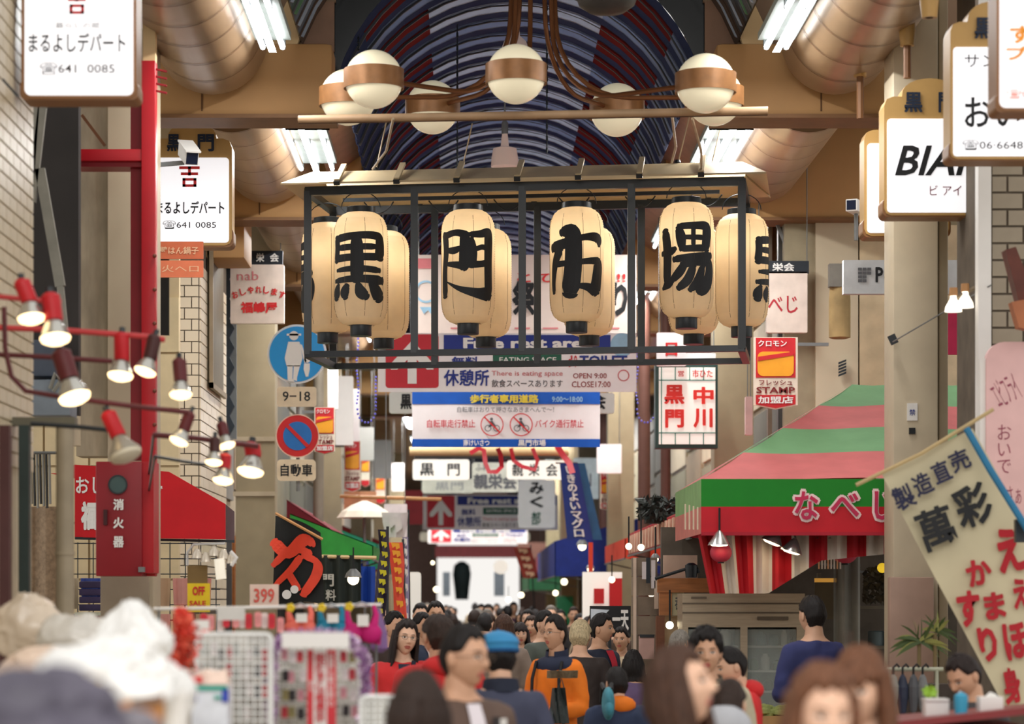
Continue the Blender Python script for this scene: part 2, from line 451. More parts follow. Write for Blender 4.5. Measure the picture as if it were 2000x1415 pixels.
mS2 = arc_mesh('roof_panel', R2-.01, 146, 162, .33, .012, RND)
mRib = arc_mesh('roof_rib', R2-.03, 18, 162, .03, .02, RIBM)
rnd = random.Random(4)
y = 19.56; k = 0
while y < 47:
    piece('roof_panel', mD, ce, (X0, y, Z0))
    piece('roof_panel', rnd.choice([mL, mL2, mL]), ce, (X0, y+.27, Z0))
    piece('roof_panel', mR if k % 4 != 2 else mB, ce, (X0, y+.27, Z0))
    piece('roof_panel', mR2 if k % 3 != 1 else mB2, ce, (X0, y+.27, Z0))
    piece('roof_panel', mS, ce, (X0, y+.27, Z0)); piece('roof_panel', mS2, ce, (X0, y+.27, Z0))
    piece('roof_rib', mRib, ce, (X0, y+.27, Z0))
    y += .57; k += 1
# backing skin so no daylight leaks, and the far stretch of the vault in coarse bands
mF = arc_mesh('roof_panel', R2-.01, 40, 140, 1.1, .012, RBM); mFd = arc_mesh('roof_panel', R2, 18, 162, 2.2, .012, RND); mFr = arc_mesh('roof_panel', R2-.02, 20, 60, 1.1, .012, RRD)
while y < 109:
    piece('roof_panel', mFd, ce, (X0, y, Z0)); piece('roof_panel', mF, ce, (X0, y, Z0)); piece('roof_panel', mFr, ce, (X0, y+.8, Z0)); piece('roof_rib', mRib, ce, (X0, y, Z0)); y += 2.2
# near section of the vault: wider, dark glass between thin ribs, glints put into their colour
mN = arc_mesh('roof_panel', R1, 21, 159, .36, .012, M('black_glass_panel', (14,18,20), .2, var=.2))
mNr = arc_mesh('roof_rib', R1-.03, 21, 159, .022, .02, RIBL)
mNg = arc_mesh('roof_rib', R1-.03, 21, 159, .018, .02, M('glint_rib_green', (70,110,70), .4))
for i in range(9):
    piece('roof_panel', mN, ce, (X0, 16.2+i*.37, Z0)); piece('roof_rib', mNr if i % 3 else mNg, ce, (X0, 16.2+i*.37, Z0))
b = MB()
for i in range(24):   # ring between the two vault widths
    a, c = math.radians(180*i/24), math.radians(180*(i+1)/24)
    b.quad(*[(X0+r*math.cos(t), 19.55, Z0+r*math.sin(t)) for r, t in ((R2,a),(R1+.02,a),(R1+.02,c),(R2,c))])
b.build('vault_end_ring', M('black_glass_panel'), ce)
# cross wall with the arch cut out, cream arch trim
b = MB()
for i in range(24):
    a, c = math.radians(180*i/24), math.radians(180*(i+1)/24)
    b.quad((X0+R1*math.cos(a),19.4,Z0+R1*math.sin(a)), (X0+4.6*math.cos(a),19.4,Z0+4.6*math.sin(a)), (X0+4.6*math.cos(c),19.4,Z0+4.6*math.sin(c)), (X0+R1*math.cos(c),19.4,Z0+R1*math.sin(c)))
b.build('cross_wall', SOFFIT, ce)
b = MB()
b.grid(lambda u, v: (X0+(R1+.01+v*.2)*math.cos(PI*(1-u)), 19.32, Z0+(R1+.01+v*.2)*math.sin(PI*(1-u))), 40, 1, thick=-.06)
b.build('arch_trim', CREAM, ce, smooth=True)
b = MB()
for s_, xi, xo in ((-1,-1.42,-1.62),(1,2.12,2.32)):
    b.quad((xo,13.5,5.95),(xi,13.5,9),(xi,19.38,9),(xo,19.38,5.95))
b.build('side_soffit', M('pink_brown_board', (150,116,94), .6), ce)
b = MB()
for s_, xi, xo in ((-1,-1.10,-1.25),(1,1.8,1.95)):
    for yy in range(8):
        y0 = 20.4+yy*5.1
        xl = -1.36 if s_ < 0 else 2.06; xt = -1.06 if s_ < 0 else 1.76
        b.quad((xl,y0-.9,5.78),(xt,y0-.9,6.0),(xt,y0+4.0,6.0),(xl,y0+4.0,5.78)); b.quad((xl,y0-.9,5.78),(xl,y0-.9,6.37),(xt,y0-.9,6.37),(xt,y0-.9,6.0))
b.build('side_soffit', M('pink_brown_board'), ce)
# cross beams (ochre boxed blocks), one pair every bay
def beam_block(x0, x1, y):
    o = MB().box(x0, y, 5.41, x1, y+.38, 5.95 if y < 20 else 6.36).build('beam', OCHRE, kind='structure', origin=((x0+x1)/2, y, 5.53), bevel=.05)
    m = (x0+x1)/2
    for x in (x0+.62*(x1-x0) if x0 < 0 else x0+.3*(x1-x0),):
        MB().box(x-.006, y-.004, 5.44, x+.006, y, 5.92).build('seam', M('seam_brown', (96,66,38), .8), o)
    MB().box(x0-.02, y-.03, 5.385, x1+.02, y+.4, 5.415).build('lip', M('brown_lip', (120,84,50), .6), o)
for i in range(7):
    beam_block(-3.6, -1.045, 19.0+i*5.1); beam_block(1.80, 4.4, 19.0+i*5.1)
MB().box(-3.6, 24.6, 5.1, -2.2, 25.4, 5.6).build('beam', OCHRE, kind='structure', bevel=.03)
# end of the arcade: an opening to the bright street
e = MB(); e.box(-6, 112, 0, -1.6, 112.3, 8); e.box(2.0, 112, 0, 6, 112.3, 8); e.box(-1.6, 112, 4.4, 2.0, 112.3, 8)
e.build('wall_end', M('dim_end_wall', (90,70,64), .8), kind='structure', origin=(0,112,0))

# ---------------------------------------------------------------- ceiling ducts
def duct(x, y0, y1, label, r=.41):
    z = 5.93; o = thing('air_duct', label, 'duct', (x, (y0+y1)/2, z-r), 'air ducts along the arcade ceiling')
    m = M('tan_duct_metal', (158,132,104), .33, metal=.3, var=.12, scale=1.5)
    n = max(1, int((y1-y0)/.55)); st = (y1-y0)/n
    prof = lambda yy0, yy1, rr: [Vector((x,yy0,z)), Vector((x,yy1,z))]
    MB().tube([(x,y0,z),(x,y1-.12,z)], r, 40).build('shell', m, o, smooth=True)
    MB().tube([(x,y1-.12,z),(x,y1-.05,z),(x,y1,z)], [r, r*.97, r*.88], 40).build('end_cap', m, o, smooth=True)
    for i in range(n):
        MB().tube([(x,y0+i*st-.008,z),(x,y0+i*st+.008,z)], r+.006, 40, caps=False).build('seam', M('duct_seam', (104,74,54), .5), o, smooth=True)
duct(-1.92, 12.5, 18.9, 'large round tan duct above the upper left box sign')
duct(2.66, 12.5, 18.9, 'large round tan duct above the right shop signs')
for i in range(4):
    y = 20.3+i*5.1
    for x in (-1.92, 2.66):
        duct(x, y, y+3.75, 'tan duct section %s of the %s side%s' % (['just behind the first ochre beam','behind the second ochre beam','behind the third ochre beam','behind the fourth ochre beam'][i], 'left' if x < 0 else 'right', ''))

# ---------------------------------------------------------------- tube lamps
def tube_lamp(x, y0, y1, n, label):
    z = 5.72; s_ = 1 if x > 0 else -1
    o = thing('fluorescent_lamp', label, 'lamp', (x, (y0+y1)/2, z), 'fluorescent lamps along the arcade ceiling')
    MB().box(x-.1*n/2-.03, y0, z+.05, x+.1*n/2+.03, y1, z+.1).build('reflector', M('lamp_reflector', (150,156,150), .5), o)
    for k in range(n):
        xx = x+(k-(n-1)/2)*.14
        for a, c in ((y0, (y0+y1)/2-.04), ((y0+y1)/2+.04, y1)):
            MB().tube([(xx,a,z),(xx,c,z)], .02, 8).build('tube', TUBEL, o, smooth=True)
            MB().box(xx-.02, c-.02, z-.01, xx+.02, c+.03, z+.06).build('socket', GREYM, o)
    MB().tube([(x,(y0+y1)/2,z+.1),(x,(y0+y1)/2,z+.35)], .015, 6).build('hanger', GREYM, o)
    area('tube_light', (x, (y0+y1)/2, z-.035), .05, y1-y0, LPOW(y0), (1.0,.985,.96), (0,0,0))
def LPOW(y): return 52 if y < 20 else 100 if y < 30 else 125 if y < 45 else 340
for i, y in enumerate((15.75, 20.85, 25.95, 31.05, 36.15, 41.25, 51.5, 61.7, 72, 85)):
    y1 = y+2.35 if y < 50 else y+6
    for x, sd in ((-1.42, 'left'), (2.14, 'right')):
        tube_lamp(x, y, y1, 2 if i == 0 else 3 if i < 6 else 2, ['bright double fluorescent lamp beside the first %s duct','white fluorescent lamp row behind the first %s beam','fluorescent lamp row behind the second %s beam','fluorescent lamp row behind the third %s beam','fluorescent lamp row behind the fourth %s beam','fluorescent lamp row behind the fifth %s beam','distant fluorescent lamp row on the %s, first of four','distant fluorescent lamp row on the %s, second of four','distant fluorescent lamp row on the %s, third of four','distant fluorescent lamp row on the %s, last of four'][i] % sd)
# ---------------------------------------------------------------- lantern frame (turned a few degrees, its right end nearer)
YAW = math.radians(8.0)
LU = Vector((math.cos(YAW), -math.sin(YAW), 0)); LV = Vector((math.sin(YAW), math.cos(YAW), 0))
LC = Vector(((1020-CX)/240.0, 20.85, 0))          # middle of the front face
LW, LD = 3.56, 1.08
def lf(u, v, z): return LC + LU*u + LV*v + Vector((0,0,z))
zt, zb = 5.18, 3.835
fr = thing('lantern_frame', 'long black steel frame with cream roof carrying the big paper lanterns', 'frame', lf(0,LD/2,zb))
def fbar(name, a, b_, w=.06, h=.055, mat=None):
    return MB().bar(a, b_, w, h).build(name, mat or BLACKM, fr)
us = [-LW/2+LW/4*i for i in range(5)]
for v, o_ in ((0, 0), (LD, .0)):
    fbar('rail', lf(-LW/2-.02, v, zt), lf(LW/2+.02, v, zt), .05, .07)
    fbar('rail', lf(-LW/2-.02, v, zb), lf(LW/2+.02, v, zb), .05, .05)
    for u in us: fbar('post', lf(u, v, zb), lf(u, v, zt), .06, .055)
for u in (us[0], us[-1]):
    fbar('rail', lf(u, 0, zt), lf(u, LD, zt)); fbar('rail', lf(u, 0, zb), lf(u, LD, zb))
CRM = M('cream_roof_sheet', (196,176,140), .5, var=.08, scale=3)
for v0, v1, nm in ((-.14, .18, 'roof_slope'), (LD-.02, LD-.3, 'roof_slope')):
    e0, e1 = (-.18, .10) if v0 < 0 else (-.12, .08)
    MB().add([lf(-LW/2-.2, v0, zt+.05), lf(LW/2+.2, v0, zt+.05), lf(LW/2+.0, v1, zt+.19), lf(-LW/2, v1, zt+.19),
              lf(-LW/2-.2, v0, zt+.035), lf(LW/2+.2, v0, zt+.035), lf(LW/2+.0, v1, zt+.17), lf(-LW/2, v1, zt+.17)],
             ((0,1,2,3),(7,6,5,4),(0,4,5,1),(1,5,6,2),(2,6,7,3),(3,7,4,0))).build(nm, CRM, fr)
    for i in range(8):
        u = -LW/2+.27+i*.495*LW/3.56*1.0
        if u > LW/2-.1: break
        MB().bar(lf(u, v0, zt+.06), lf(u, v1, zt+.24), .045, .025).build('roof_batten', CRM, fr)
        MB().bar(lf(u, v0-.01, zt+.035), lf(u, v0+.03, zt+.055), .05, .035).build('batten_foot', BLACKM, fr)
for s_ in (-1, 1):
    a = s_*(LW/2+.2); c = s_*LW/2
    MB().add([lf(a,-.14,zt+.05), lf(a,LD+.14,zt+.05), lf(c,LD-.3,zt+.19), lf(c,.18,zt+.19)], ((0,1,2,3),)).build('roof_end', CRM, fr)
for u, v in ((-1.25,.2),(1.25,.2),(1.5,.5),(-.6,.6)):
    MB().tube([lf(u,v,zt+.17), lf(u+.12,v-.1,zt+.62)], .006, 5).build('suspension_wire', M('pale_wire', (180,160,130), .5), fr)
    MB().lathe(lf(u,v,zt+.2), [(.02,-.02),(.028,0),(.02,.02)], 8).build('wire_ring', BLACKM, fr)

# lanterns
PAP = paper('lantern_paper', (250,230,196), .5)
RIBP = M('lantern_rib', (196,160,110), .7)
LR, LH = .222, .93
prof = [(.105,0),(.15,.015),(.19,.05),(.212,.1),(LR,.17),(LR,.76),(.214,.82),(.19,.875),(.15,.912),(.12,.925)]
def pr(z):
    for (r0,z0),(r1,z1) in zip(prof, prof[1:]):
        if z0 <= z <= z1: return r0+(r1-r0)*(z-z0)/(z1-z0)
    return prof[-1][0]
def lantern_meshes():
    p = []; n = 46
    for i in range(n+1):
        z = .925*i/n; p.append((pr(z)*1.0, z))
        if i < n: p.append((pr(z+.01)-.005, z+.01))
    body = MB().lathe((0,0,0), p, 40, cap=False).mesh('paper_body', True, ang=80)
    body.materials.append(PAP)
    b = MB()
    for k in range(8):
        a = 2*PI*k/8+.2
        b.tube([( (pr(z)+.001)*math.cos(a), (pr(z)+.001)*math.sin(a), z) for z in [.925*i/14 for i in range(15)]], .0016, 4)
    seam = b.mesh('seam_lines'); seam.materials.append(M('lantern_seam', (120,92,62), .7))
    cb = MB().lathe((0,0,-.085), [(.085,0),(.088,.004),(.088,.09),(.108,.095)], 28).mesh('bottom_cap', True); cb.materials.append(BLACKM)
    b = MB().lathe((0,0,.92), [(.122,0),(.118,.05),(.105,.055)], 28)
    ct = b.mesh('top_cap', True); ct.materials.append(BLACKM)
    b = MB(); pts = [(.16*math.cos(t), 0, .97+.13*math.sin(t)) for t in [PI*i/12 for i in range(13)]]
    b.tube(pts, .004, 5); hd = b.mesh('wire_handle', True); hd.materials.append(BLACKM)
    return body, seam, cb, ct, hd
LMESH = lantern_meshes()
KURO = [[(.05,.06,.1),(.06,.22,.1),(.03,.4,.1)],[(.05,.08,.09),(.5,.04,.08),(.84,.04,.09),(.93,.11,.12),(.93,.36,.14)],[(.1,.215,.07),(.85,.20,.07)],
 [(.02,.37,.085),(.45,.36,.08),(.9,.35,.085)],[(.48,.05,.13),(.49,.5,.15),(.48,.7,.13)],[(.06,.545,.05),(.5,.53,.07),(.92,.55,.07)],[(0,.7,.06),(.5,.68,.08),(.98,.70,.11)],
 [(.1,.76,.06),(.04,.86,.13),(.02,.95,.12)],[(.3,.78,.08),(.25,.88,.12),(.27,.96,.08)],[(.5,.74,.06),(.56,.88,.13),(.66,.95,.1)],[(.72,.72,.06),(.83,.84,.14),(.92,.96,.16)]]
MON = [[(.0,.07,.05),(.06,.07,.1),(.09,.3,.09),(.05,.6,.09),(.06,.95,.1)],[(.06,.07,.08),(.3,.03,.07),(.46,.06,.09),(.48,.12,.11),(.47,.5,.12),(.42,.56,.06)],[(.1,.28,.05),(.28,.29,.08),(.42,.25,.05)],[(.12,.48,.05),(.3,.5,.07),(.45,.52,.09)],
 [(.6,.12,.06),(.62,.3,.1),(.6,.52,.1)],[(.56,.06,.06),(.75,.05,.08),(.92,.02,.1),(.95,.1,.13),(.94,.5,.12),(.95,.93,.12)],[(.66,.28,.05),(.8,.24,.06),(.92,.26,.06)],[(.62,.5,.08),(.78,.49,.07),(.92,.46,.08)],[(.13,.75,.02),(.4,.86,.06),(.7,.92,.11),(.94,.93,.16)]]
ICHI = [[(.24,.06,.1),(.36,.04,.14),(.45,.1,.18),(.46,.5,.19),(.4,.95,.2)],[(.02,.27,.12),(.3,.22,.11),(.6,.14,.07),(.85,.12,.1),(.96,.16,.12),(.97,.24,.06)],[(.2,.3,.11),(.09,.5,.1),(.05,.75,.07),(.06,.93,.06)],
 [(.1,.52,.07),(.5,.5,.06),(.85,.47,.08),(.95,.52,.14),(.92,.75,.15),(.88,.9,.16)],[(.56,.84,.06),(.72,.86,.09),(.88,.92,.13)]]
BA = [[(.08,.1,.12),(.13,.4,.12),(.12,.85,.11)],[(.0,.42,.07),(.2,.4,.09),(.3,.36,.06)],[(.02,.93,.05),(.16,.86,.11),(.3,.77,.04)],[(.36,.06,.08),(.4,.2,.11),(.42,.36,.08)],[(.36,.04,.07),(.65,.03,.08),(.85,.03,.1),(.9,.1,.13),(.87,.36,.12)],
 [(.44,.2,.05),(.82,.2,.06)],[(.62,.05,.05),(.62,.33,.05)],[(.4,.37,.07),(.86,.35,.08)],[(.28,.52,.08),(.6,.48,.07),(1.0,.45,.09)],[(.5,.54,.07),(.38,.7,.1),(.24,.82,.08)],[(.42,.6,.08),(.7,.56,.08),(.93,.56,.12),(.97,.7,.14),(.9,.86,.15),(.76,.97,.12),(.68,.9,.06)],
 [(.62,.62,.08),(.52,.82,.1),(.36,.94,.08)],[(.8,.62,.08),(.7,.84,.1),(.56,.97,.07)]]
def lantern(u, v, z, char, facing, label):
    p = lf(u, v, z)
    o = thing('paper_lantern', label, 'lantern', p, 'big paper lanterns in the black frame')
    for nm, me in zip(('paper_body','seam_lines','bottom_cap','top_cap','wire_handle'), LMESH):
        if me.name.startswith('wire'): me2 = me
        q = piece(nm, me, o, p)
    MB().tube([p+Vector((0,0,1.1)), Vector((p.x,p.y,zt-.02))], .005, 5).build('cord', BLACKM, o)
    if char:
        R_ = LR+.002; wid = .46; hgt = .55; z0 = .185
        def fn(x, y):
            a = (x-.47)*wid/R_; zz = z0+hgt*(1-y)
            d = facing; s_ = Vector((-d.y, d.x, 0))   # to the reader's right when facing the lantern
            rr = pr(min(.9, zz))+.003
            return p + d*math.cos(a)*rr + s_*math.sin(a)*rr + Vector((0,0,zz))
        strokes_mesh(char, fn, asp=hgt/wid).build('lettering', BLACK, o)
    l = bpy.data.lights.new('lantern_bulb', 'POINT'); l.energy = 3.4; l.color = (1,.86,.66); l.shadow_soft_size = .06
    lo = bpy.data.objects.new('lantern_bulb', l); lo.parent = o; lo.location = (0,0,.68); COL.objects.link(lo)
front = -LV
zl = 4.065
cs = [-LW*3/8, -LW/8, LW/8, LW*3/8]
for u, ch, nm in zip(cs, (KURO, MON, ICHI, BA), ('leftmost, a dense character with four dots','second, a gate-shaped character','third, a character of few thick strokes','fourth, a dense two-part character')):
    lantern(u, .0, zl+(.02 if u > 1 else 0), ch, front, 'cream paper lantern on the frame front, %s' % nm)
lantern(-LW/2+.06, LD/2+.0, zl, BA, -LU, 'cream paper lantern on the frame end at the left, half its character showing')
lantern(LW/2-.02, LD/2-.0, zl+.0, KURO, LU, 'cream paper lantern on the frame end at the right, half its character showing')
for i, u in enumerate(cs):
    lantern(u, LD, zl-.0, (KURO, MON, ICHI, BA)[3-i], LV, 'blank-looking paper lantern on the frame back, %s' % ['behind the dotted character','behind the gate-shaped character','behind the few-stroke character','behind the last front lantern'][i])
MB().bar(lf(-LW/2+.2,.5,zt-.0), lf(LW/2-.2,.5,zt-.0), .03, .03).build('wiring_rail', BLACKM, fr)
for i in range(6):
    u = -1.4+i*.55
    MB().tube([lf(u+.25*t, .5+.02*math.sin(9*t), zt-.02-.1*math.sin(PI*t)) for t in [j/8 for j in range(9)]], .006, 5).build('lamp_cable', BLACK, fr, smooth=True)

# ---------------------------------------------------------------- chandelier
ch = thing('chandelier', 'large bronze chandelier with seven banded opal globes', 'chandelier', (.42, 18.1, 5.4))
OPAL = M('opal_glass', (248,238,206), .15, emit=.22, var=.02, scale=3)
balls = [(730,155,57,17.3),(1008,145,58,17.15),(1378,163,58,17.3),(680,190,55,18.1),(1395,190,56,18.05),(845,210,52,19.1),(1205,215,52,19.1)]
hub = Vector((.42, 18.1, 7.4))
for px, py, r, d in balls:
    c = P(px, py, d); R_ = r*d/F
    g = MB().ball(c, R_, 32).build('globe', OPAL, ch, smooth=True, ang=80)
    MB().lathe(c+Vector((0,0,-R_*.33)), [(R_*1.0,0),(R_*1.035,0),(R_*1.035,R_*.66),(R_*1.0,R_*.66)], 40, cap=False).build('band', M('bronze_band', (136,94,56), .4, metal=.3, var=.15, scale=14), g, smooth=True)
    dirv = Vector((c.x-hub.x, c.y-hub.y, 0)).normalized()
    e = c - dirv*R_
    top = hub + dirv*.14
    pts = [Vector((top.x, top.y, 7.4)), Vector((top.x, top.y, 6.4)), Vector((top.x, top.y, c.z+.55)) + dirv*.02]
    L_ = (Vector((e.x,e.y,0))-Vector((top.x,top.y,0))).length
    for k in range(1, 9):
        t = k/8*PI/2
        rr = min(.52, L_*.8)
        pts.append(Vector((top.x,top.y,0))+dirv*(rr*(1-math.cos(t))+.02)+Vector((0,0,c.z+.55-.55*math.sin(t))))
    pts.append(e)
    MB().tube(pts, .017, 8).build('arm', BRASS, ch, smooth=True)
MB().lathe(hub+Vector((0,0,-.1)), [(.05,0),(.2,.05),(.22,.2),(.05,.3)], 24).build('hub', BRASS, ch, smooth=True)

# cross pipe under the chandelier
pp = thing('ceiling_pipe', 'beige steel pipe spanning the arcade under the globes', 'pipe', P(1040,225,17.75))
a, c = P(583,233,17.9), P(1500,216,17.5)
MB().tube([a, c], .027, 10).build('tube', M('beige_pipe', (170,140,108), .5), pp, smooth=True)
MB().tube([a+Vector((0,.02,-.02)), c+Vector((0,.02,-.02))], .012, 6).build('cable', M('brown_cable', (96,72,54), .6), pp)
for x0, y0, x1, y1 in ((768,232,728,330),(1313,228,1312,318),(1352,232,1370,330)):
    b = MB(); p0, p1_ = P(x0,y0,17.7), P(x1,y1,20.6)
    b.tube([p0, (p0+p1_)/2+Vector((.03,0,-.04)), p1_], .010, 6); b.build('stay_rope', M('pale_wire'), pp, smooth=True)
# small lamps in the vault
def pendant(px, ytop, ybot, w, d, label, prof_, z_up, mat):
    base = P(px, ybot, d); o = thing('pendant_lamp', label, 'lamp', base)
    h = (ybot-ytop)*d/F
    MB().lathe(base, [(r*w*d/F/2, z*h) for r, z in prof_], 28).build('shade', mat, o, smooth=True)
    MB().lathe(base+Vector((0,0,h)), [(w*d/F*.12,0),(w*d/F*.12,.1),(.02,.12)], 16).build('cap', GREYM, o, smooth=True)
    MB().tube([base+Vector((0,0,h+.1)), Vector((base.x,base.y,z_up))], .008, 6).build('rod', GREYM, o)
PNK = M('pale_pink_glass', (222,196,184), .3, emit=.12, var=.03)
pendant(1006, 40, 115, 62, 21.0, 'pale bell lamp hanging behind the front chandelier globe', [(1,0),(.98,.15),(.7,.45),(.3,.6),(.25,1)], 6.8, PNK)
pendant(986, 262, 326, 54, 23.5, 'pale bell lamp hanging in the vault above the lantern frame', [(1,0),(.97,.25),(.85,.55),(.3,.62),(.25,.85),(.2,1)], 6.8, PNK)
b = thing('ceiling_speaker', 'dark round speaker bowl at the top of the vault', 'speaker', P(1185,28,17.0))
MB().lathe(P(1185,28,17.0), [(.02,0),(.12,.015),(.185,.06),(.2,.1)], 32).build('bowl', M('dark_bowl', (58,54,52), .5), b, smooth=True)
MB().tube([P(1185,0,17.0)+Vector((0,0,.02)), P(1185,0,17.0)+Vector((0,0,.5))], .02, 8).build('stem', BLACKM, b)
for px, y0, y1, d in ((893,0,330,22),(1068,0,300,21.5),(700,0,100,19.7)):
    p0, p1_ = P(px,y0,d), P(px,y1,d)
    bb = MB()
    n = 26
    for k in range(n):
        q = p0.lerp(p1_, k/n); q2 = p0.lerp(p1_, (k+.8)/n); bb.tube([q, q2], .010 if k % 2 else .006, 5)
    bb.tube([p0+Vector((0,0,.4)), p1_], .005, 5)
    bb.build('hanging_chain', BLACKM, None, label='dark chain hanging in the vault %s' % {893:'above the gate-character lantern',1068:'right of the front middle globe',700:'beside the upper left fluorescent lamp'}[px], cat='chain', group='chains in the vault')

# ---------------------------------------------------------------- box signs hung along the street
BRN = M('sign_brown_edge', (140,96,56), .45, var=.08)
TAN = M('sign_tan_crown', (184,146,86), .5, var=.08)
def box_sign(x0, y0, x1, y1, crown, d, label, hook=None, name='box_sign', th=.22, side=0):
    """lit face x0..x1,y0..y1; crown = y of the top of the tan board, or None"""
    e = 6
    o = thing(name, label, 'sign', P((x0+x1)/2, y1, d+.1))
    out = rounded(x0-e, y0-e, x1+e, y1+e, 18)
    if crown is not None:
        w = x1-x0; cx = (x0+x1)/2; sh = y0-(y0-crown)*.55
        out = [(x1+e, y0+4), (x1+e, y1-8), (x1+e-4, y1+e-4), (x1-8, y1+e), (x0+8, y1+e), (x0-e+4, y1+e-4), (x0-e, y1-8), (x0-e, y0+4)]
        out += [(x0-e, sh+18), (x0-e+5, sh+5), (x0-e+18, sh)]
        for k in range(0, 13):
            t = PI-PI*k/12; out.append((cx+w*.33*math.cos(t)*1.0, sh-(sh-crown)*math.sin(t)**.8))
        out += [(x1+e-18, sh), (x1+e-5, sh+5), (x1+e, sh+18)]
    MB().pprism(out, d, th, 0).build('case', [TAN if crown is not None else BRN], o)
    MB().pprism(rounded(x0-e-3, y1-30, x1+e+3, y1+e+3, 12), d+.01, th-.02).build('edge_trim', BRN, o)
    f = MB().pprism(rounded(x0, y0, x1, y1, 12 if crown is None else 7), d-.012, .012).build('lit_face', WHITEL, o)
    if hook:
        hx, hy = hook; p = P(hx, crown if crown is not None else y0, d+.1)
        MB().tube([p, P(hx, hy, d+.1)], .025, 8).build('hanger_rod', M('rusty_rod', (110,74,44), .6), o, smooth=True)
        q = P(hx, hy, d+.1)
        MB().lathe(q, [(.045,0),(.055,.1),(.055,.26),(.07,.3)], 14).build('hanger_cup', TAN, o, smooth=True)
        MB().tube([q+Vector((0,0,.28)), Vector((q.x,q.y,6.0))], .03, 8).build('hanger_rod', M('rusty_rod'), o, smooth=True)
    return o
def crest(o, cx, cy, sx, sy, d):   # red character 'good fortune' made of bars
    b = MB()
    for x0,y0,x1,y1 in ((-.5,-.5,.5,-.36),(-.07,-.5,.07,-.05),(-.42,-.2,.42,-.07),(-.34,.08,-.2,.5),(.2,.08,.34,.5),(-.34,.08,.34,.2),(-.34,.38,.34,.5)):
        b.pbox(cx+x0*sx, cy+y0*sy, cx+x1*sx, cy+y1*sy, d-.004, .003)
    b.build('emblem', REDP, o)
def fudan(o, x0, y0, x1, y1, d, full=True):
    w = x1-x0; h = y1-y0
    crest(o, x0+w*.44, y0+h*.13 if full else y0-.02*h, w*.27, h*.26, d)
    T(o, 'まるよしデパート', x0+.0*w if not full else x0-.02*w, y0+.5*h, x0+.9*w, y0+.67*h, d-.012, BLACK, .015)
    T(o, '暮らしの蔵', x0+.22*w, y0+.42*h, x0+.66*w, y0+.46*h, d-.012, M('grey_print', (150,150,150), .6))
    T(o, '☎641  0085', x0+.1*w, y0+.75*h, x0+.8*w, y0+.86*h, d-.012, BLACK, 0)
s1 = box_sign(48, -95, 260, 186, None, 13.3, 'large lit white shop sign at the upper left, partly cut by the frame', hook=(150,-130))
crest(s1, 150, 5, 42, 44, 13.29)
T(s1, 'まるよしデパート', 56, 64, 245, 102, 13.288, BLACK, .012); T(s1, '暮らしの蔵', 108, 44, 195, 55, 13.288, M('grey_print', (150,150,150), .6)); T(s1, '☎641  0085', 78, 122, 224, 146, 13.288, M('dark_grey_print', (90,90,94), .6), .005)
s2 = box_sign(303, 308, 447, 474, 240, 20.0, 'lit sign with tan crown beneath the camera, beside the red post', hook=(373,110))
T(s2, '黒', 326, 262, 352, 296, 19.99, M('sign_navy_ink', (20,34,56), .6), .035); T(s2, '門', 386, 262, 418, 296, 19.99, M('sign_navy_ink'), .035)
crest(s2, 370, 345, 40, 40, 19.99); T(s2, 'まるよしデパート', 305, 393, 438, 418, 19.988, BLACK, .02); T(s2, '☎641 0085', 318, 431, 422, 448, 19.988, BLACK, 0)
s3 = box_sign(1733, 232, 1900, 415, 153, 16.7, 'lit sign with slanting black Latin letters and tan crown', hook=(1772,90))
T(s3, '黒', 1766, 180, 1802, 220, 16.69, M('sign_navy_ink'), .035); T(s3, '門', 1833, 180, 1866, 220, 16.69, M('sign_navy_ink'), .035)
def slant(x0, y0, x1, y1, d, k=.28): return lambda u, v: P(x0+(x1-x0)*u+(v-.5)*k*(y1-y0), y1+(y0-y1)*v, d)
T(s3, 'BIAI', 0,0,0,0,0, BLACK, .022, fn=slant(1756,284,1886,343,16.685)); T(s3, 'ビ アイ', 1816, 362, 1878, 382, 16.688, M('maroon_print', (120,40,60), .6), .005)
s4 = box_sign(1694, 280, 1848, 455, 232, 18.0, 'plain lit sign half hidden behind the Latin-lettered sign', hook=(1680,150))
s5 = box_sign(1862, 92, 2025, 305, 2, 14.6, 'tall lit sign with large dark kana and telephone number on the right', hook=(1815,35))
T(s5, '黒', 1903, 34, 1940, 76, 14.59, M('sign_navy_ink'), .035); T(s5, 'サンドイッチ', 1884, 106, 2080, 132, 14.588, M('grey_ink', (70,70,76), .6)); T(s5, 'おいしい', 1884, 190, 2110, 250, 14.588, BLACK, .015); T(s5, '☎06·6648', 1880, 273, 1998, 294, 14.588, BLACK, 0)
s6 = box_sign(1953, -110, 2110, 210, None, 12.6, 'lit sign in the upper right corner with orange kana', hook=(2030,-150))
T(s6, 'すし', 1972, 50, 2060, 85, 12.588, M('orange_print', (240,150,40), .6), .04); T(s6, 'プチ', 1965, 90, 2050, 118, 12.588, M('orange_print'), .04); T(s6, '☎06', 1966, 174, 2020, 194, 12.588, M('salmon_print', (226,120,90), .6), .01)

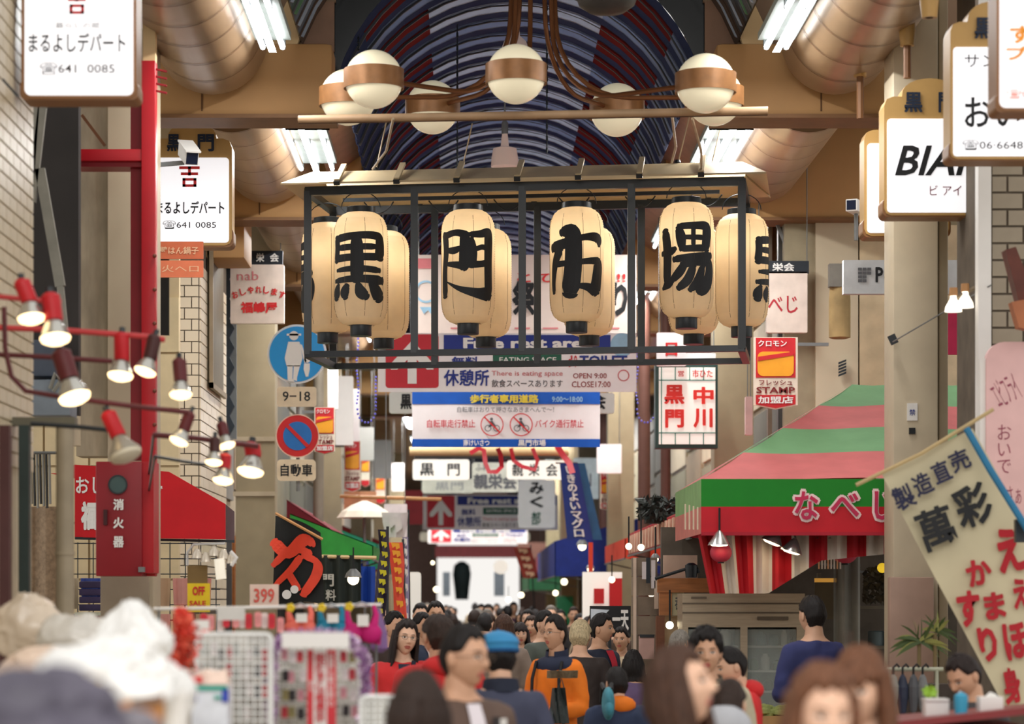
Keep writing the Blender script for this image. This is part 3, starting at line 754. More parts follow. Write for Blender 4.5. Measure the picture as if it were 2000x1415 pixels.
# security camera in front of the crowned sign
o = thing('security_camera', 'white box security camera pointing down in front of the crowned sign', 'camera', P(368,300,18.6))
rot = Matrix.Translation(P(368,300,18.6)) @ Matrix.Rotation(math.radians(18),4,'Z') @ Matrix.Rotation(math.radians(24),4,'X')
MB().box(-.05,-.14,-.05,.05,.14,.05, mat=rot).build('housing', WHITE, o, bevel=.008)
MB().box(-.056,-.17,.05,.056,.15,.062, mat=rot).build('sun_shield', WHITE, o)
MB().box(-.042,-.145,-.042,.042,-.139,.042, mat=rot).build('glass_front', M('lens_blue_black', (24,34,58), .2), o)
MB().bar(P(310,322,18.7), P(360,318,18.7), .03, .03).build('arm', GREYM, o)
o = thing('security_camera', 'small white security camera left of the plain lit sign', 'camera', P(1672,400,19))
rot = Matrix.Translation(P(1672,405,19)) @ Matrix.Rotation(math.radians(-25),4,'Z')
MB().box(-.045,-.12,-.045,.045,.12,.045, mat=rot).build('housing', WHITE, o, bevel=.008)
MB().box(-.035,-.125,-.035,.035,-.12,.035, mat=rot).build('glass_front', M('lens_blue_black'), o)
MB().tube([P(1672,418,19), P(1672,470,19)], .015, 8).build('arm', GREYM, o)

# ---------------------------------------------------------------- road signs on the second left pillar
def disc(b, cx, cy, r, d, t=.012, mi=0, n=48):
    return b.pprism([(cx+r*math.cos(2*PI*k/n), cy+r*math.sin(2*PI*k/n)) for k in range(n)], d, t, mi)
def ring(b, cx, cy, r0, r1, d, mi=0, n=48):
    for k in range(n):
        a, c = 2*PI*k/n, 2*PI*(k+1)/n
        b.quad(*[P(cx+r*math.cos(t), cy+r*math.sin(t), d) for r, t in ((r0,a),(r1,a),(r1,c),(r0,c))], mi)
    return b
SKY = M('sign_cyan', (0,148,222), .4, var=.03)
o = thing('road_sign', 'round blue sign showing an adult and child walking', 'road sign', P(580,750,26.2))
disc(MB(), 580, 692, 58, 26.2).build('disc', WHITE, o); disc(MB(), 580, 692, 54, 26.19, .008).build('blue_face', SKY, o)
b = MB(); d = 26.18
disc(b, 574, 656, 9, d, .004, n=20); b.pprism([(560,652),(588,652),(588,656),(560,656)], d, .004)
b.pprism([(563,668),(585,668),(591,700),(586,716),(560,716),(556,700)], d, .004); b.pprism([(561,714),(572,714),(571,740),(576,746),(562,746)], d, .004); b.pprism([(574,714),(586,714),(580,738),(580,745),(572,742)], d, .004)
b.pprism([(585,672),(590,674),(599,706),(595,710)], d, .004); disc(b, 600, 703, 6, d, .004, n=16); b.pprism([(594,710),(605,710),(605,722),(602,736),(597,736),(593,722)], d, .004)
b.build('pictogram', WHITE, o)
MB().tube([P(582,650,26.26), P(582,960,26.26)], .02, 8).build('mounting_pole', GREYM, o)
o = thing('sign_plate', 'small cream plate with the hours nine to eighteen', 'sign', P(579,795,26.2))
MB().pprism(rounded(541,756,618,795,5), 26.2, .01).build('plate', M('plate_cream', (226,208,178), .5), o); T(o, '9−18', 552, 765, 606, 784, 26.2, BLACK, .01)
o = thing('road_sign', 'round red and blue no-parking sign', 'road sign', P(581,893,26.2))
disc(MB(), 581, 852, 42, 26.2).build('disc', REDP, o); disc(MB(), 581, 852, 28, 26.19, .008).build('blue_face', M('sign_blue', (24,110,190), .4), o)
b = MB(); b.pprism([(558,834),(563,829),(604,870),(599,875)], 26.18, .004); b.build('slash', REDP, o); ring(MB(), 581, 852, 40.5, 42.5, 26.185).build('rim', M('pale_rim', (230,190,170), .5), o)
o = thing('sign_plate', 'small cream plate reading motor cars under the no-parking sign', 'sign', P(579,940,26.2))
MB().pprism(rounded(541,898,617,940,8), 26.2, .01).build('plate', M('plate_cream'), o); T(o, '自動車', 548, 907, 610, 931, 26.2, BLACK, .02)
# ---------------------------------------------------------------- banners hung across the street
VINYL = M('banner_vinyl', (238,232,232), .5, var=.03)
PINKP = M('pink_print', (206,120,124), .6)
GREYP = M('grey_print', (150,150,150), .6)
GREENP = M('dark_green_print', (24,88,66), .6)
RPR = M('arrow_red', (196,40,54), .6, var=.05)
def cord_pair(o, x0, x1, y, d, up=.6):
    for x in (x0, x1):
        p = P(x, y, d); zc = Z0+math.sqrt(R2*R2-(p.x-X0)**2) if abs(p.x-X0) < 1.35 else 6.04
        MB().tube([p, Vector((p.x, p.y, zc))], .005, 4).build('hanging_cord', GREYM, o)
def sheet(o, x0, y0, x1, y1, d, mat, name='cloth', wob=.02, nu=24, nv=6, t=.004, ph=0):
    b = MB(); b.grid(lambda u, v: P(x0+(x1-x0)*u, y1+(y0-y1)*v, d+wob*math.sin(u*9+ph)*(1-v*.5)), nu, nv, thick=0)
    return b.build(name, mat, o, smooth=True)
def rest_banner(x0, y0, x1, y1, d, label, full=True):
    w = x1-x0; h = y1-y0
    X = lambda u: x0+w*u
    Y = lambda v: y0+h*v
    o = thing('hanging_banner', label, 'banner', P((x0+x1)/2, y1, d), 'free rest area banners')
    MB().pbox(x0, y0, x1, y1, d, .01).build('cloth', VINYL, o)
    cord_pair(o, X(.02), X(.98), y0, d)
    e = d-.006
    b = MB(); b.pprism(rounded(X(.03), Y(.02), X(.235), Y(.93), w*.012), e, .003); b.build('red_square', RPR, o)
    b = MB(); e2 = e-.006
    b.pprism([(X(.115),Y(.86)),(X(.115),Y(.45)),(X(.075),Y(.62)),(X(.05),Y(.62)),(X(.05),Y(.52)),(X(.133),Y(.12)),(X(.215),Y(.52)),(X(.215),Y(.62)),(X(.19),Y(.62)),(X(.15),Y(.45)),(X(.15),Y(.86))], e2, .003)
    b.build('white_arrow', WHITE, o)
    MB().pbox(X(.255), Y(.03), X(.985) if not full else X(.9), Y(.29), e, .003).build('blue_bar', NAVY, o)
    if full: disc(MB(), X(.945), Y(.2), h*.2, e, .003).build('round_emblem', M('pale_blue_print', (150,190,214), .6), o)
    T(o, 'Free rest area', X(.33), Y(.08), X(.83), Y(.26), e-.002, WHITE, .045)
    T(o, '無料', X(.285), Y(.4), X(.39), Y(.58), e, NAVY, .02); T(o, '休憩所', X(.255), Y(.62), X(.43), Y(.9), e, NAVY, .02)
    MB().pbox(X(.445), Y(.36), X(.71), Y(.56), e, .003).build('green_bar', GREENP, o)
    T(o, 'EATING SPACE', X(.47), Y(.41), X(.69), Y(.5), e-.002, WHITE, .01)
    T(o, 'There is eating space', X(.44), Y(.64), X(.715), Y(.75), e, PINKP, .005); T(o, '飲食スペースあります', X(.44), Y(.79), X(.715), Y(.92), e, M('dark_grey_print', (90,90,94), .6), .005)
    T(o, 'TOILET', X(.78), Y(.38), X(.965), Y(.56), e, NAVY, .03); T(o, '♂♀', X(.735), Y(.38), X(.77), Y(.58), e, RPR, .02)
    T(o, 'OPEN 9:00', X(.755), Y(.68), X(.885), Y(.77), e, M('red_brown_print', (150,60,60), .6), .005); T(o, 'CLOSE17:00', X(.75), Y(.82), X(.9), Y(.92), e, M('red_brown_print'), .005)
    ring(MB(), X(.95), Y(.72), h*.08, h*.1, e).build('no_smoking_mark', PINKP, o)
    return o
rest_banner(738, 651, 1243, 766, 26.0, 'white banner with red arrow square and blue bar, just below the lantern frame')
rest_banner(826, 967, 1090, 1036, 50.0, 'smaller rest area banner with red arrow farther down the street', False)
rest_banner(836, 1032, 1030, 1062, 68.0, 'smallest and farthest rest area banner with grey arrow square', False)
# large pale event banner behind the lanterns
o = thing('hanging_banner', 'large pale banner with big black characters behind the lanterns', 'banner', P(1028,652,27.5))
MB().pbox(812, 498, 1243, 655, 27.5, .01).build('cloth', M('pale_pink_vinyl', (226,210,200), .5, var=.03), o); cord_pair(o, 818, 1238, 498, 27.5)
e = 27.49
T(o, '祭', 1000, 548, 1048, 618, e, BLACK, .04); T(o, 'り', 1196, 552, 1226, 618, e, BLACK, .04); T(o, '宗', 1090, 560, 1150, 618, e, BLACK, .04); T(o, '発', 900, 560, 960, 618, e, BLACK, .04)
T(o, 'と ひ し ご !!', 1010, 532, 1222, 552, e, REDP, .02)
MB().pbox(815, 505, 850, 525, e, .003).build('corner_mark', PINKP, o)
b = ring(MB(), 832, 570, 18, 22, e); b.build('blue_ring_mark', M('pale_blue_print'), o); MB().pprism([(820,600),(846,600),(842,614),(836,606),(828,614)], e, .003).build('blue_foot_mark', M('pale_blue_print'), o)
for x in (880,940,1005,1060,1120,1180):
    MB().pbox(x, 640, x+30, 643, e, .003).build('print_line', PINKP, o)
# blue and white no-cycling banner
o = thing('hanging_banner', 'blue-edged white banner forbidding bicycles and motorbikes', 'banner', P(988,874,28.5))
sheet(o, 805, 766, 1172, 874, 28.5, VINYL, wob=.012)
def wsheet(o, x0, y0, x1, y1, mat, name):
    b = MB(); b.grid(lambda u, v: P(x0+(x1-x0)*u, y1+(y0-y1)*v, 28.49+.012*math.sin((x0+(x1-x0)*u-805)/367*9)), 24, 1); b.build(name, mat, o, smooth=True)
wsheet(o, 805, 766, 1172, 790, BLUE, 'blue_band'); wsheet(o, 805, 858, 1172, 874, BLUE, 'blue_band'); cord_pair(o, 808, 1169, 768, 28.5)
T(o, '歩行者専用道路', 918, 771, 1052, 788, 28.47, M('yellow_print', (226,206,70), .6), .05); T(o, '9:00〜18:00', 1078, 775, 1138, 786, 28.47, M('pale_blue_print'), .02)
T(o, '自転車はおりて押さなあきまへんで〜！', 893, 795, 1082, 806, 28.47, M('dark_grey_print'), .005)
T(o, '自転車走行禁止', 834, 820, 928, 836, 28.47, RPR, .012); T(o, 'バイク通行禁止', 1045, 820, 1140, 836, 28.47, RPR, .012)
T(o, '南けいさつ', 905, 859, 956, 872, 28.47, WHITE, .03); T(o, '黒門市場', 1012, 859, 1066, 872, 28.47, WHITE, .03)
for cx, motor in ((961,False),(1018,True)):
    ring(MB(), cx, 830, 20.5, 22.5, 28.46).build('prohibition_ring', REDP, o)
    b = MB(); b.pprism([(cx-16,816),(cx-14,814),(cx+16,844),(cx+14,846)], 28.455, .003); b.build('prohibition_slash', REDP, o)
    b = MB(); ring(b, cx-8, 837, 5, 6.5, 28.465, n=16); ring(b, cx+9, 837, 5, 6.5, 28.465, n=16)
    b.pprism([(cx-8,836),(cx-2,826),(cx+5,828),(cx+8,836),(cx+2,832)], 28.465, .003); disc(b, cx-1, 819, 3, 28.465, .003, n=12); b.pprism([(cx-4,823),(cx+1,822),(cx+4,828),(cx-3,830)], 28.465, .003)
    b.build('rider_pictogram', M('dark_grey_print'), o)
# sign boards across the street
def plate(x0, y0, x1, y1, d, texts, label, mat=None, cat='sign', name='sign_board', r=5, th=.08, group=None, hang=.5):
    o = thing(name, label, cat, P((x0+x1)/2, y1, d), group)
    MB().pprism(rounded(x0, y0, x1, y1, r, 3) if r else [(x0,y0),(x1,y0),(x1,y1),(x0,y1)], d, th).build('board', mat or VINYL, o)
    for s, a, b_, c, e_, m, bo in texts: T(o, s, a, b_, c, e_, d, m, bo)
    if hang:
        cord_pair(o, x0+4, x1-4, y0, d+th/2, hang)
    return o
LITW = M('lit_cream_acrylic', (244,240,230), .4, emit=.35, var=.02)
plate(806, 898, 917, 938, 40, [('黒',820,905,848,930,BLACK,.02),('門',874,906,898,930,BLACK,.02)], 'lit white board reading the two-character market name', LITW)
plate(990, 900, 1104, 937, 40.2, [('親',1000,906,1022,931,BLACK,.02),('栄',1032,906,1054,931,BLACK,.02),('会',1066,906,1090,931,BLACK,.02)], 'lit white board with three characters beside the navy streamer', LITW)
plate(760, 766, 806, 808, 31, [('黒',782,770,804,800,BLACK,.04)], 'white board edge peeping out left of the no-cycling banner', WHITE)
plate(1150, 768, 1200, 808, 31.3, [('会',1152,768,1184,800,BLACK,.04)], 'white board edge peeping out right of the no-cycling banner', WHITE)
plate(824, 936, 926, 964, 45, [('黒門',850,942,905,958,GREYP,.01)], 'grey-white board under the lit two-character board', M('grey_board', (198,196,182), .6))
plate(922, 904, 1012, 962, 44, [('親栄会',925,926,1010,956,M('dark_grey_print'),.04),('ふれ',928,906,956,920,M('dark_grey_print'),.01)], 'pale board with bold dark characters behind the red ribbons', M('grey_board'))
plate(1012, 938, 1084, 1032, 47, [('み',1034,942,1062,966,BLACK,.05),('く',1034,970,1062,992,BLACK,.05),('部',1038,1000,1056,1026,GREENP,.02)], 'white vertical shop board with large black kana above the second rest banner', WHITE)
plate(820, 1040, 1035, 1058, 72, [], 'pale strip board under the farthest rest area banner', M('grey_board'))
plate(850, 1066, 1060, 1090, 95, [], 'dark red distant signboard above the bright arcade end', M('dull_red_board', (120,44,50), .6))
plate(1010, 1060, 1080, 1092, 90, [], 'dim brown distant board beside the red distant signboard', M('brown_board', (104,70,60), .6))
# pole that carries boards
o = thing('cross_pole', 'cream pole spanning the street behind the two-character board', 'pole', P(1000,885,38))
MB().tube([P(800,882,38), P(1110,882,38)], .07, 10).build('tube', CREAM, o, smooth=True); MB().pbox(810, 890, 1100, 896, 38.3, .05).build('underside', DARK, o)
o = thing('cross_pole', 'thin ochre pole across the street left of the second rest banner', 'pole', P(740,975,36))
MB().tube([P(664,970,36), P(862,976,36)], .026, 8).build('tube', M('ochre_pole', (204,150,96), .5), o, smooth=True)
# red ribbon loops
def ribbon3(pts, d, w, mat, label, name='ribbon', group=None):
    b = MB(); n = len(pts)
    vs = []
    for i, (x, y) in enumerate(pts):
        a = pts[max(i-1,0)]; c = pts[min(i+1,n-1)]; dx, dy = c[0]-a[0], c[1]-a[1]; l = math.hypot(dx,dy) or 1
        wd = d+.05*math.sin(i*1.3)
        vs += [P(x-dy/l*w/2, y+dx/l*w/2, wd), P(x+dy/l*w/2, y-dx/l*w/2, wd+.03)]
    b.add(vs, [(2*i,2*i+1,2*i+3,2*i+2) for i in range(n-1)])
    return b.build(name, mat, None, smooth=True, label=label, cat='ribbon', group=group)
RIB = M('red_ribbon', (170,30,42), .5)
ribbon3([(918,886),(935,876),(945,880),(948,905),(955,922),(970,922),(980,912),(978,890),(972,876)], 34, 9, RIB, 'red ribbon loop hanging under the no-cycling banner, the left one', group='red ribbons under the no-cycling banner')
ribbon3([(998,876),(1003,900),(1020,912),(1045,918),(1050,900),(1040,876)], 34, 8, RIB, 'red ribbon loop hanging under the no-cycling banner, the middle one', group='red ribbons under the no-cycling banner')
ribbon3([(1088,872),(1100,890),(1112,905),(1118,925)], 34, 12, RIB, 'red ribbon tail right of the three-character board', group='red ribbons under the no-cycling banner')
# navy vertical streamer
o = thing('vertical_streamer', 'navy vertical cloth streamer with white kana hanging right of the boards', 'banner', P(1125,1055,36))
NVC = M('navy_cloth', (34,52,120), .7, var=.1)
def sk(u, v): # v 0 bottom 1 top
    return P(1093+42*(1-v)*.35+u*(36+14*(1-v)), 1055-150*v, 36-.05*math.sin(u*3))
b = MB(); b.grid(sk, 6, 12); b.build('cloth', NVC, o, smooth=True)
b = MB(); b.grid(lambda u, v: sk(1+.38*u, v)+Vector((0,.04,0)), 2, 12); b.build('cloth_side', M('teal_cloth', (40,90,130), .7), o, smooth=True)
T(o, 'いきのよいマグロ', 0,0,0,0,0, WHITE, .03, fn=lambda u, v: sk(.25+.5*u, .04+.92*v)+Vector((0,-.02,0)), vert=True)
MB().tube([P(1085,905,36), P(1128,905,36)], .012, 6).build('rod', BRASS, o)

# shop signs sticking out along both flanks
STY = M('orange_yellow_print', (232,160,40), .5, var=.08)
def stamp_sign(x0, y0, x1, y1, d, label, big=False):
    w = x1-x0; h = y1-y0
    o = thing('stamp_sign', label, 'sign', P((x0+x1)/2, y1, d), 'pennant-bottomed stamp signs')
    MB().pprism([(x0,y0),(x1,y0),(x1,y1-h*.06),((x0+x1)/2,y1),(x0,y1-h*.06)], d, .03).build('board', [M('cream_sign', (226,214,196), .5)], o)
    e = d-.006
    MB().pbox(x0+w*.05, y0+h*.01, x1-w*.05, y0+h*.56, e, .004).build('red_field', M('stamp_red', (196,36,44), .5), o)
    MB().pprism(rounded(x0+w*.09, y0+h*.2, x1-w*.09, y0+h*.54, w*.12, 3), e-.006, .004).build('yellow_field', STY, o)
    b = MB(); b.pprism([(x0+w*.1,y0+h*.27),(x1-w*.1,y0+h*.2),(x1-w*.1,y0+h*.25),(x0+w*.1,y0+h*.33)], e-.012, .003); b.build('red_stripe', M('stamp_red'), o)
    MB().pprism([(x0+w*.05,y1-h*.2),(x1-w*.05,y1-h*.2),(x1-w*.05,y1-h*.07),((x0+x1)/2,y1-h*.015),(x0+w*.05,y1-h*.07)], e, .004).build('red_foot', M('stamp_red'), o)
    if w > 30:
        T(o, 'クロモン', x0+w*.1, y0+h*.04, x1-w*.25, y0+h*.13, e-.002, WHITE, .02)
        T(o, 'フレッシュ', x0+w*.12, y0+h*.59, x1-w*.12, y0+h*.67, e, M('stamp_brown', (120,30,30), .5), .02)
        T(o, 'STAMP', x0+w*.06, y0+h*.69, x1-w*.06, y0+h*.78, e, M('stamp_brown'), .03)
        T(o, '加盟店', x0+w*.1, y1-h*.18, x1-w*.1, y1-h*.08, e-.002, WHITE, .03)
    MB().bar(P(x0 if x0 > 900 else x1, y0+h*.1, d+.02), P(x0-w*.6 if x0 > 1500 or x0 < 900 else x1+w*.7, y0+h*.1, d+.02), .03, .03).build('bracket', GREYM, o)
    return o
stamp_sign(1472, 659, 1558, 800, 23.3, 'orange and red stamp sign above the left end of the big striped awning')
stamp_sign(614, 796, 654, 888, 28.5, 'stamp sign beside the no-parking sign, on the left pillar')
stamp_sign(672, 862, 704, 962, 36.0, 'stamp sign left of the white two-character board')
stamp_sign(705, 884, 722, 952, 44.0, 'narrow stamp sign behind the one left of the boards')
stamp_sign(733, 922, 752, 985, 54.0, 'far stamp sign over the maroon awning')
stamp_sign(1172, 922, 1212, 998, 40.0, 'stamp sign on the right, above the pink striped awning')
for i, (x0,y0,x1,y1,d,t,m,lb) in enumerate((
 (640,715,660,800,33,'',VINYL,'pale narrow sign right of the walking sign'),(655,735,690,870,35,'',WHITE,'white board behind the left stamp sign row'),
 (676,760,702,862,37,'',VINYL,'off-white board under the blue bead garland on the left'),(700,835,730,900,42,'',WHITE,'white board above the narrow stamp sign'),
 (728,860,765,935,48,'',VINYL,'grey-white tall board left of the lit two-character board'),(765,905,790,960,55,'',WHITE,'small far white board left of the red far sign'),
 (672,960,735,1010,37,'',M('peach_board',(226,166,126),.6),'peach coloured board under the left stamp sign'),
 (790,958,826,1025,48,'',M('far_red_board',(150,32,40),.6),'red board touching the left edge of the second rest banner'),
 (750,985,795,1050,34,'',M('lilac_white',(216,206,206),.5),'pale framed banner above the red and orange streamer'),
 (1120,895,1170,975,46,'山',M('grey_blue_board',(180,192,192),.6),'grey-blue board with a dark mark right of the navy streamer'),
 (1166,868,1214,925,38.4,'',VINYL,'white board above the right stamp sign'),
 (1283,650,1340,715,27,'日',VINYL,'white board with small red mark over the lit red-lettered sign'),
 (1340,690,1398,716,27.4,'',VINYL,'white strip board over the lit red-lettered sign'),
 (1456,775,1470,850,26,'',M('pink_white_board',(222,190,186),.5),'pinkish round-edged board behind the stamp sign pole'))):
    tx = [(t, x0+(x1-x0)*.3, y0+(y1-y0)*.3, x0+(x1-x0)*.7, y0+(y1-y0)*.7, REDP if t == '日' else M('dark_grey_print'), .03)] if t else []
    plate(x0, y0, x1, y1, d, tx, lb, m, r=2, name='shop_board', hang=.25)
# generic little marks on the blank boards: pale print lines
# blue bead garlands
def garland(px, y0, y1, d, label, hook_=None):
    b = MB(); pts = []
    w = 18
    for k in range(int((y1-y0)/7)): pts.append((px+math.sin(k*.5)*2, y0+k*7))
    for k in range(10): t = PI*k/9; pts.append((px+w-w*math.cos(t), y1+26*math.sin(t)))
    for k in range(int((y1-y0)/14)): pts.append((px+2*w, y1-k*7))
    for x, y in pts: b.ball(P(x,y,d), .013, 6)
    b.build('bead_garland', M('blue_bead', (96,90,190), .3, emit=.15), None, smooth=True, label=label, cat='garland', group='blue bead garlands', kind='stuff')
garland(698, 648, 800, 27.8, 'blue bead garland hanging under the first lantern'); garland(1244, 690, 800, 29, 'blue bead garland hanging right of the rest area banner')

# lit shop sign in red letters (right)
o = thing('lit_sign', 'lit white sign with four red characters and grid border', 'sign', P(1341,872,27.2))
MB().pbox(1280, 712, 1402, 876, 27.2, .2).build('case', M('dark_green_frame', (40,66,62), .5), o)
MB().pbox(1287, 718, 1397, 868, 27.18, .02).build('lit_face', LITW, o)
b = MB()
for y in (742, 845): b.pbox(1287, y, 1397, y+2, 27.17, .006)
for x in (1318, 1346, 1373): b.pbox(x, 845, x+2, 868, 27.17, .006); b.pbox(x, 718, x+2, 742, 27.17, .006)
b.pbox(1291, 718, 1293, 868, 27.17, .006)
b.build('grid_border', M('teal_line', (60,130,120), .5), o)
for s, x0, y0, x1, y1 in (('黒',1297,752,1337,790),('門',1299,800,1336,836),('中',1354,756,1394,790),('川',1354,798,1392,836)): T(o, s, x0, y0, x1, y1, 27.165, M('bright_red_print', (232,52,44), .5), .045)
T(o, '営', 1324, 724, 1336, 736, 27.165, REDP, .02); T(o, '市ひた', 1352, 722, 1392, 738, 27.165, REDP, .02)
# white sign with red kana (right), navy header boards
o = plate(1497, 531, 1577, 650, 24.0, [('べじ',1500,578,1558,612,M('maroon_red_print',(176,40,52),.5),.012)], 'white square shop sign with red kana behind the end lantern', M('pinkish_white', (222,206,194), .5), r=2, hang=None)
o = plate(1478, 510, 1580, 534, 24.0, [('栄会',1508,514,1552,530,WHITE,.03)], 'dark header board with white characters over the right kana sign', M('navy_black_board', (30,36,44), .5), r=0, hang=.5)
o = plate(437, 490, 552, 517, 26.6, [('親',470,495,486,512,WHITE,.03),('栄',500,495,516,512,WHITE,.03),('会',527,495,545,512,WHITE,.03)], 'dark header board with white characters over the left kana sign', M('navy_black_board'), r=0, hang=.5)
o = plate(450, 517, 555, 632, 26.6, [('福嶋屋',470,590,542,612,REDP,.045),('nab',463,530,505,548,PINKP,.0)], 'grey-white square shop sign with arched red kana on the left pillar', M('pinkish_white'), r=2, hang=None)
for i, c_ in enumerate('おしゃれします'):
    t = (i-3)/3; x = 505+46*t; y = 576-10*(1-t*t)
    T(o, c_, x-6, y-7, x+6, y+7, 26.6, REDP, .03, rot=.35*t)
# dark folded serrated board beside the left pillar
o = thing('zigzag_board', 'tall dark board with a zigzag edge beside the left kana sign', 'board', P(440,860,26.75))
pts = [(432,500),(432,858),(446,862)]
for k in range(9): pts += [(448, 850-k*38), (458, 832-k*38)]
pts += [(448, 500)]
MB().pprism(pts, 26.75, .05).build('board', M('blue_black_board', (52,62,72), .6), o)
MB().pbox(448, 632, 462, 858, 26.85, .03).build('backing', M('blue_grey_board', (128,134,136), .6), o)
MB().pbox(425, 500, 432, 700, 26.8, .05).build('pole', M('dark_brown_steel', (70,56,46), .5), o)
# orange plates on the red post
o = plate(305, 472, 397, 506, 19.0, [('壁はん鍋子',312,482,388,497,M('pale_orange_print',(240,190,150),.6),.02)], 'orange-brown plate under the crowned sign, upper of the two', M('orange_plate', (204,104,66), .5), r=1, hang=None, th=.02)
o = plate(305, 509, 397, 542, 19.0, [('火へロ',316,518,388,532,M('pale_orange_print'),.0)], 'salmon plate under the crowned sign, lower of the two', M('salmon_plate', (222,120,82), .5), r=1, hang=None, th=.02)
# windows, dark slot next to red post
MB().pbox(303, 480, 330, 655, 22.4, .05).build('window_1', M('dark_window', (34,32,30), .2), kind='structure')
o = MB().box(-2.56, 24.6, 3.9, -2.53, 25.9, 6.0).build('window_2', M('olive_shutter', (96,84,60), .5), kind='structure')
MB().box(-2.535, 24.55, 3.85, -2.5, 24.62, 6.0).build('window_frame', M('light_brown_frame', (140,124,100), .5), o); MB().box(-2.535, 24.55, 3.85, -2.5, 25.95, 3.9).build('window_frame', M('light_brown_frame'), o)

# ---------------------------------------------------------------- far awnings and far shop things
def awning(pts_front, d, mat, label, side=None, dside=None, name='awning', group=None):
    o = thing(name, label, 'awning', P(sum(p[0] for p in pts_front)/len(pts_front), max(p[1] for p in pts_front), d), group)
    MB().pprism(pts_front, d, .05).build('front_cloth', mat, o)
    return o
def slope_awning(x_in, x_out, y0, y1, z0, z1, zv, mat, label, valance=None, stripes=None):
    """awning on a flank: outer edge x_in (street side) at height z0, wall edge x_out at z1, valance down to zv, from depth y0 to y1"""
    o = thing('awning', label, 'awning', ((x_in+x_out)/2, (y0+y1)/2, zv))
    v = valance or mat
    MB().grid(lambda u, w_: Vector((x_out+(x_in-x_out)*u, y0+(y1-y0)*w_, z1+(z0-z1)*u)), 1, 1, thick=.01).build('slope_cloth', mat, o)
    MB().add([(x_in,y0,z0),(x_out,y0,z0),(x_out,y0,z1)], ((0,1,2),)).build('gable_cloth', v, o)
    MB().add([(x_in,y0,zv),(x_out,y0,zv),(x_out,y0,z0),(x_in,y0,z0)], ((0,1,2,3),)).build('front_valance', v, o)
    s_ = 1 if x_out > x_in else -1
    MB().box(min(x_in,x_in+.012*s_), y0, zv, max(x_in,x_in+.012*s_), y1, z0).build('street_valance', v, o)
    if stripes:
        n = int((y1-y0)/.45)
        for i in range(n): MB().box(x_in-.02*s_ if s_ > 0 else x_in, y0+.2+i*.45, zv+.02, x_in if s_ > 0 else x_in+.02, y0+.38+i*.45, z0-.02).build('stripe', stripes, o)
    MB().bar((x_in,y0,zv), (x_in,y1,zv), .02, .02).build('rail', GREYM, o)
    for yy in (y0+.1, y1-.1): MB().bar((x_in,yy,zv+.02), (x_out,yy,zv-.3), .02, .02).build('support_arm', GREYM, o)
    return o
AWP = M('faded_red_awning', (198,76,78), .7, var=.08); AWR = M('crimson_awning', (176,28,48), .7, var=.08)
slope_awning(1.78, 3.3, 21.0, 29.5, 2.56, 2.95, 2.32, AWP, 'long faded red awning with cream stripes behind the striped corner awning', AWR, M('cream_stripe', (226,186,160), .7))
slope_awning(1.95, 3.4, 33, 38, 2.6, 2.9, 2.35, M('orange_red_awning', (216,66,40), .7), 'orange-red awning farther along the right side')
slope_awning(1.3, 3.3, 41, 52, 2.75, 3.3, 2.2, M('royal_blue_awning', (26,46,130), .7), 'royal blue awning on the right above the crowd')
slope_awning(-1.62, -2.3, 31.5, 37, 2.60, 3.05, 2.42, M('maroon_awning', (124,26,40), .7), 'maroon awning with white edge on the left', M('maroon_awning'))
slope_awning(-1.12, -2.05, 28.6, 30.9, 2.42, 2.78, 2.26, M('leaf_green_awning', (44,140,52), .7), 'bright green awning on the left above the dark curtain')
slope_awning(-1.62, -2.3, 37.4, 39.6, 2.5, 2.9, 2.3, M('royal_blue_awning'), 'small blue awning peeping between the green and maroon awnings')
slope_awning(-1.5, -2.8, 40, 48, 2.7, 3.2, 2.3, M('sea_green_awning', (30,130,96), .7), 'sea-green awning deeper on the left side')
slope_awning(-1.6, -2.8, 52, 60, 2.9, 3.4, 2.4, M('dull_red_awning', (130,36,44), .7), 'dull red awning deep on the left side')
slope_awning(1.6, 3.3, 58, 66, 2.9, 3.4, 2.5, M('dull_red_awning'), 'dull red awning deep on the right side')
slope_awning(1.5, 3.3, 70, 80, 2.5, 3.0, 2.1, M('dark_green_awning', (30,90,56), .7), 'dark green awning deepest on the right side')
o = thing('parasol', 'white fabric parasol over the maroon awning', 'parasol', P(705,1010,33))
MB().lathe(P(712,1012,33), [(.36,0),(.3,.08),(.18,.16),(.03,.22)], 8).build('canopy', M('cream_fabric', (222,214,196), .7), o); MB().tube([P(712,1012,33), Vector((P(712,1012,33).x,33,0))], .02, 6).build('pole', GREYM, o)

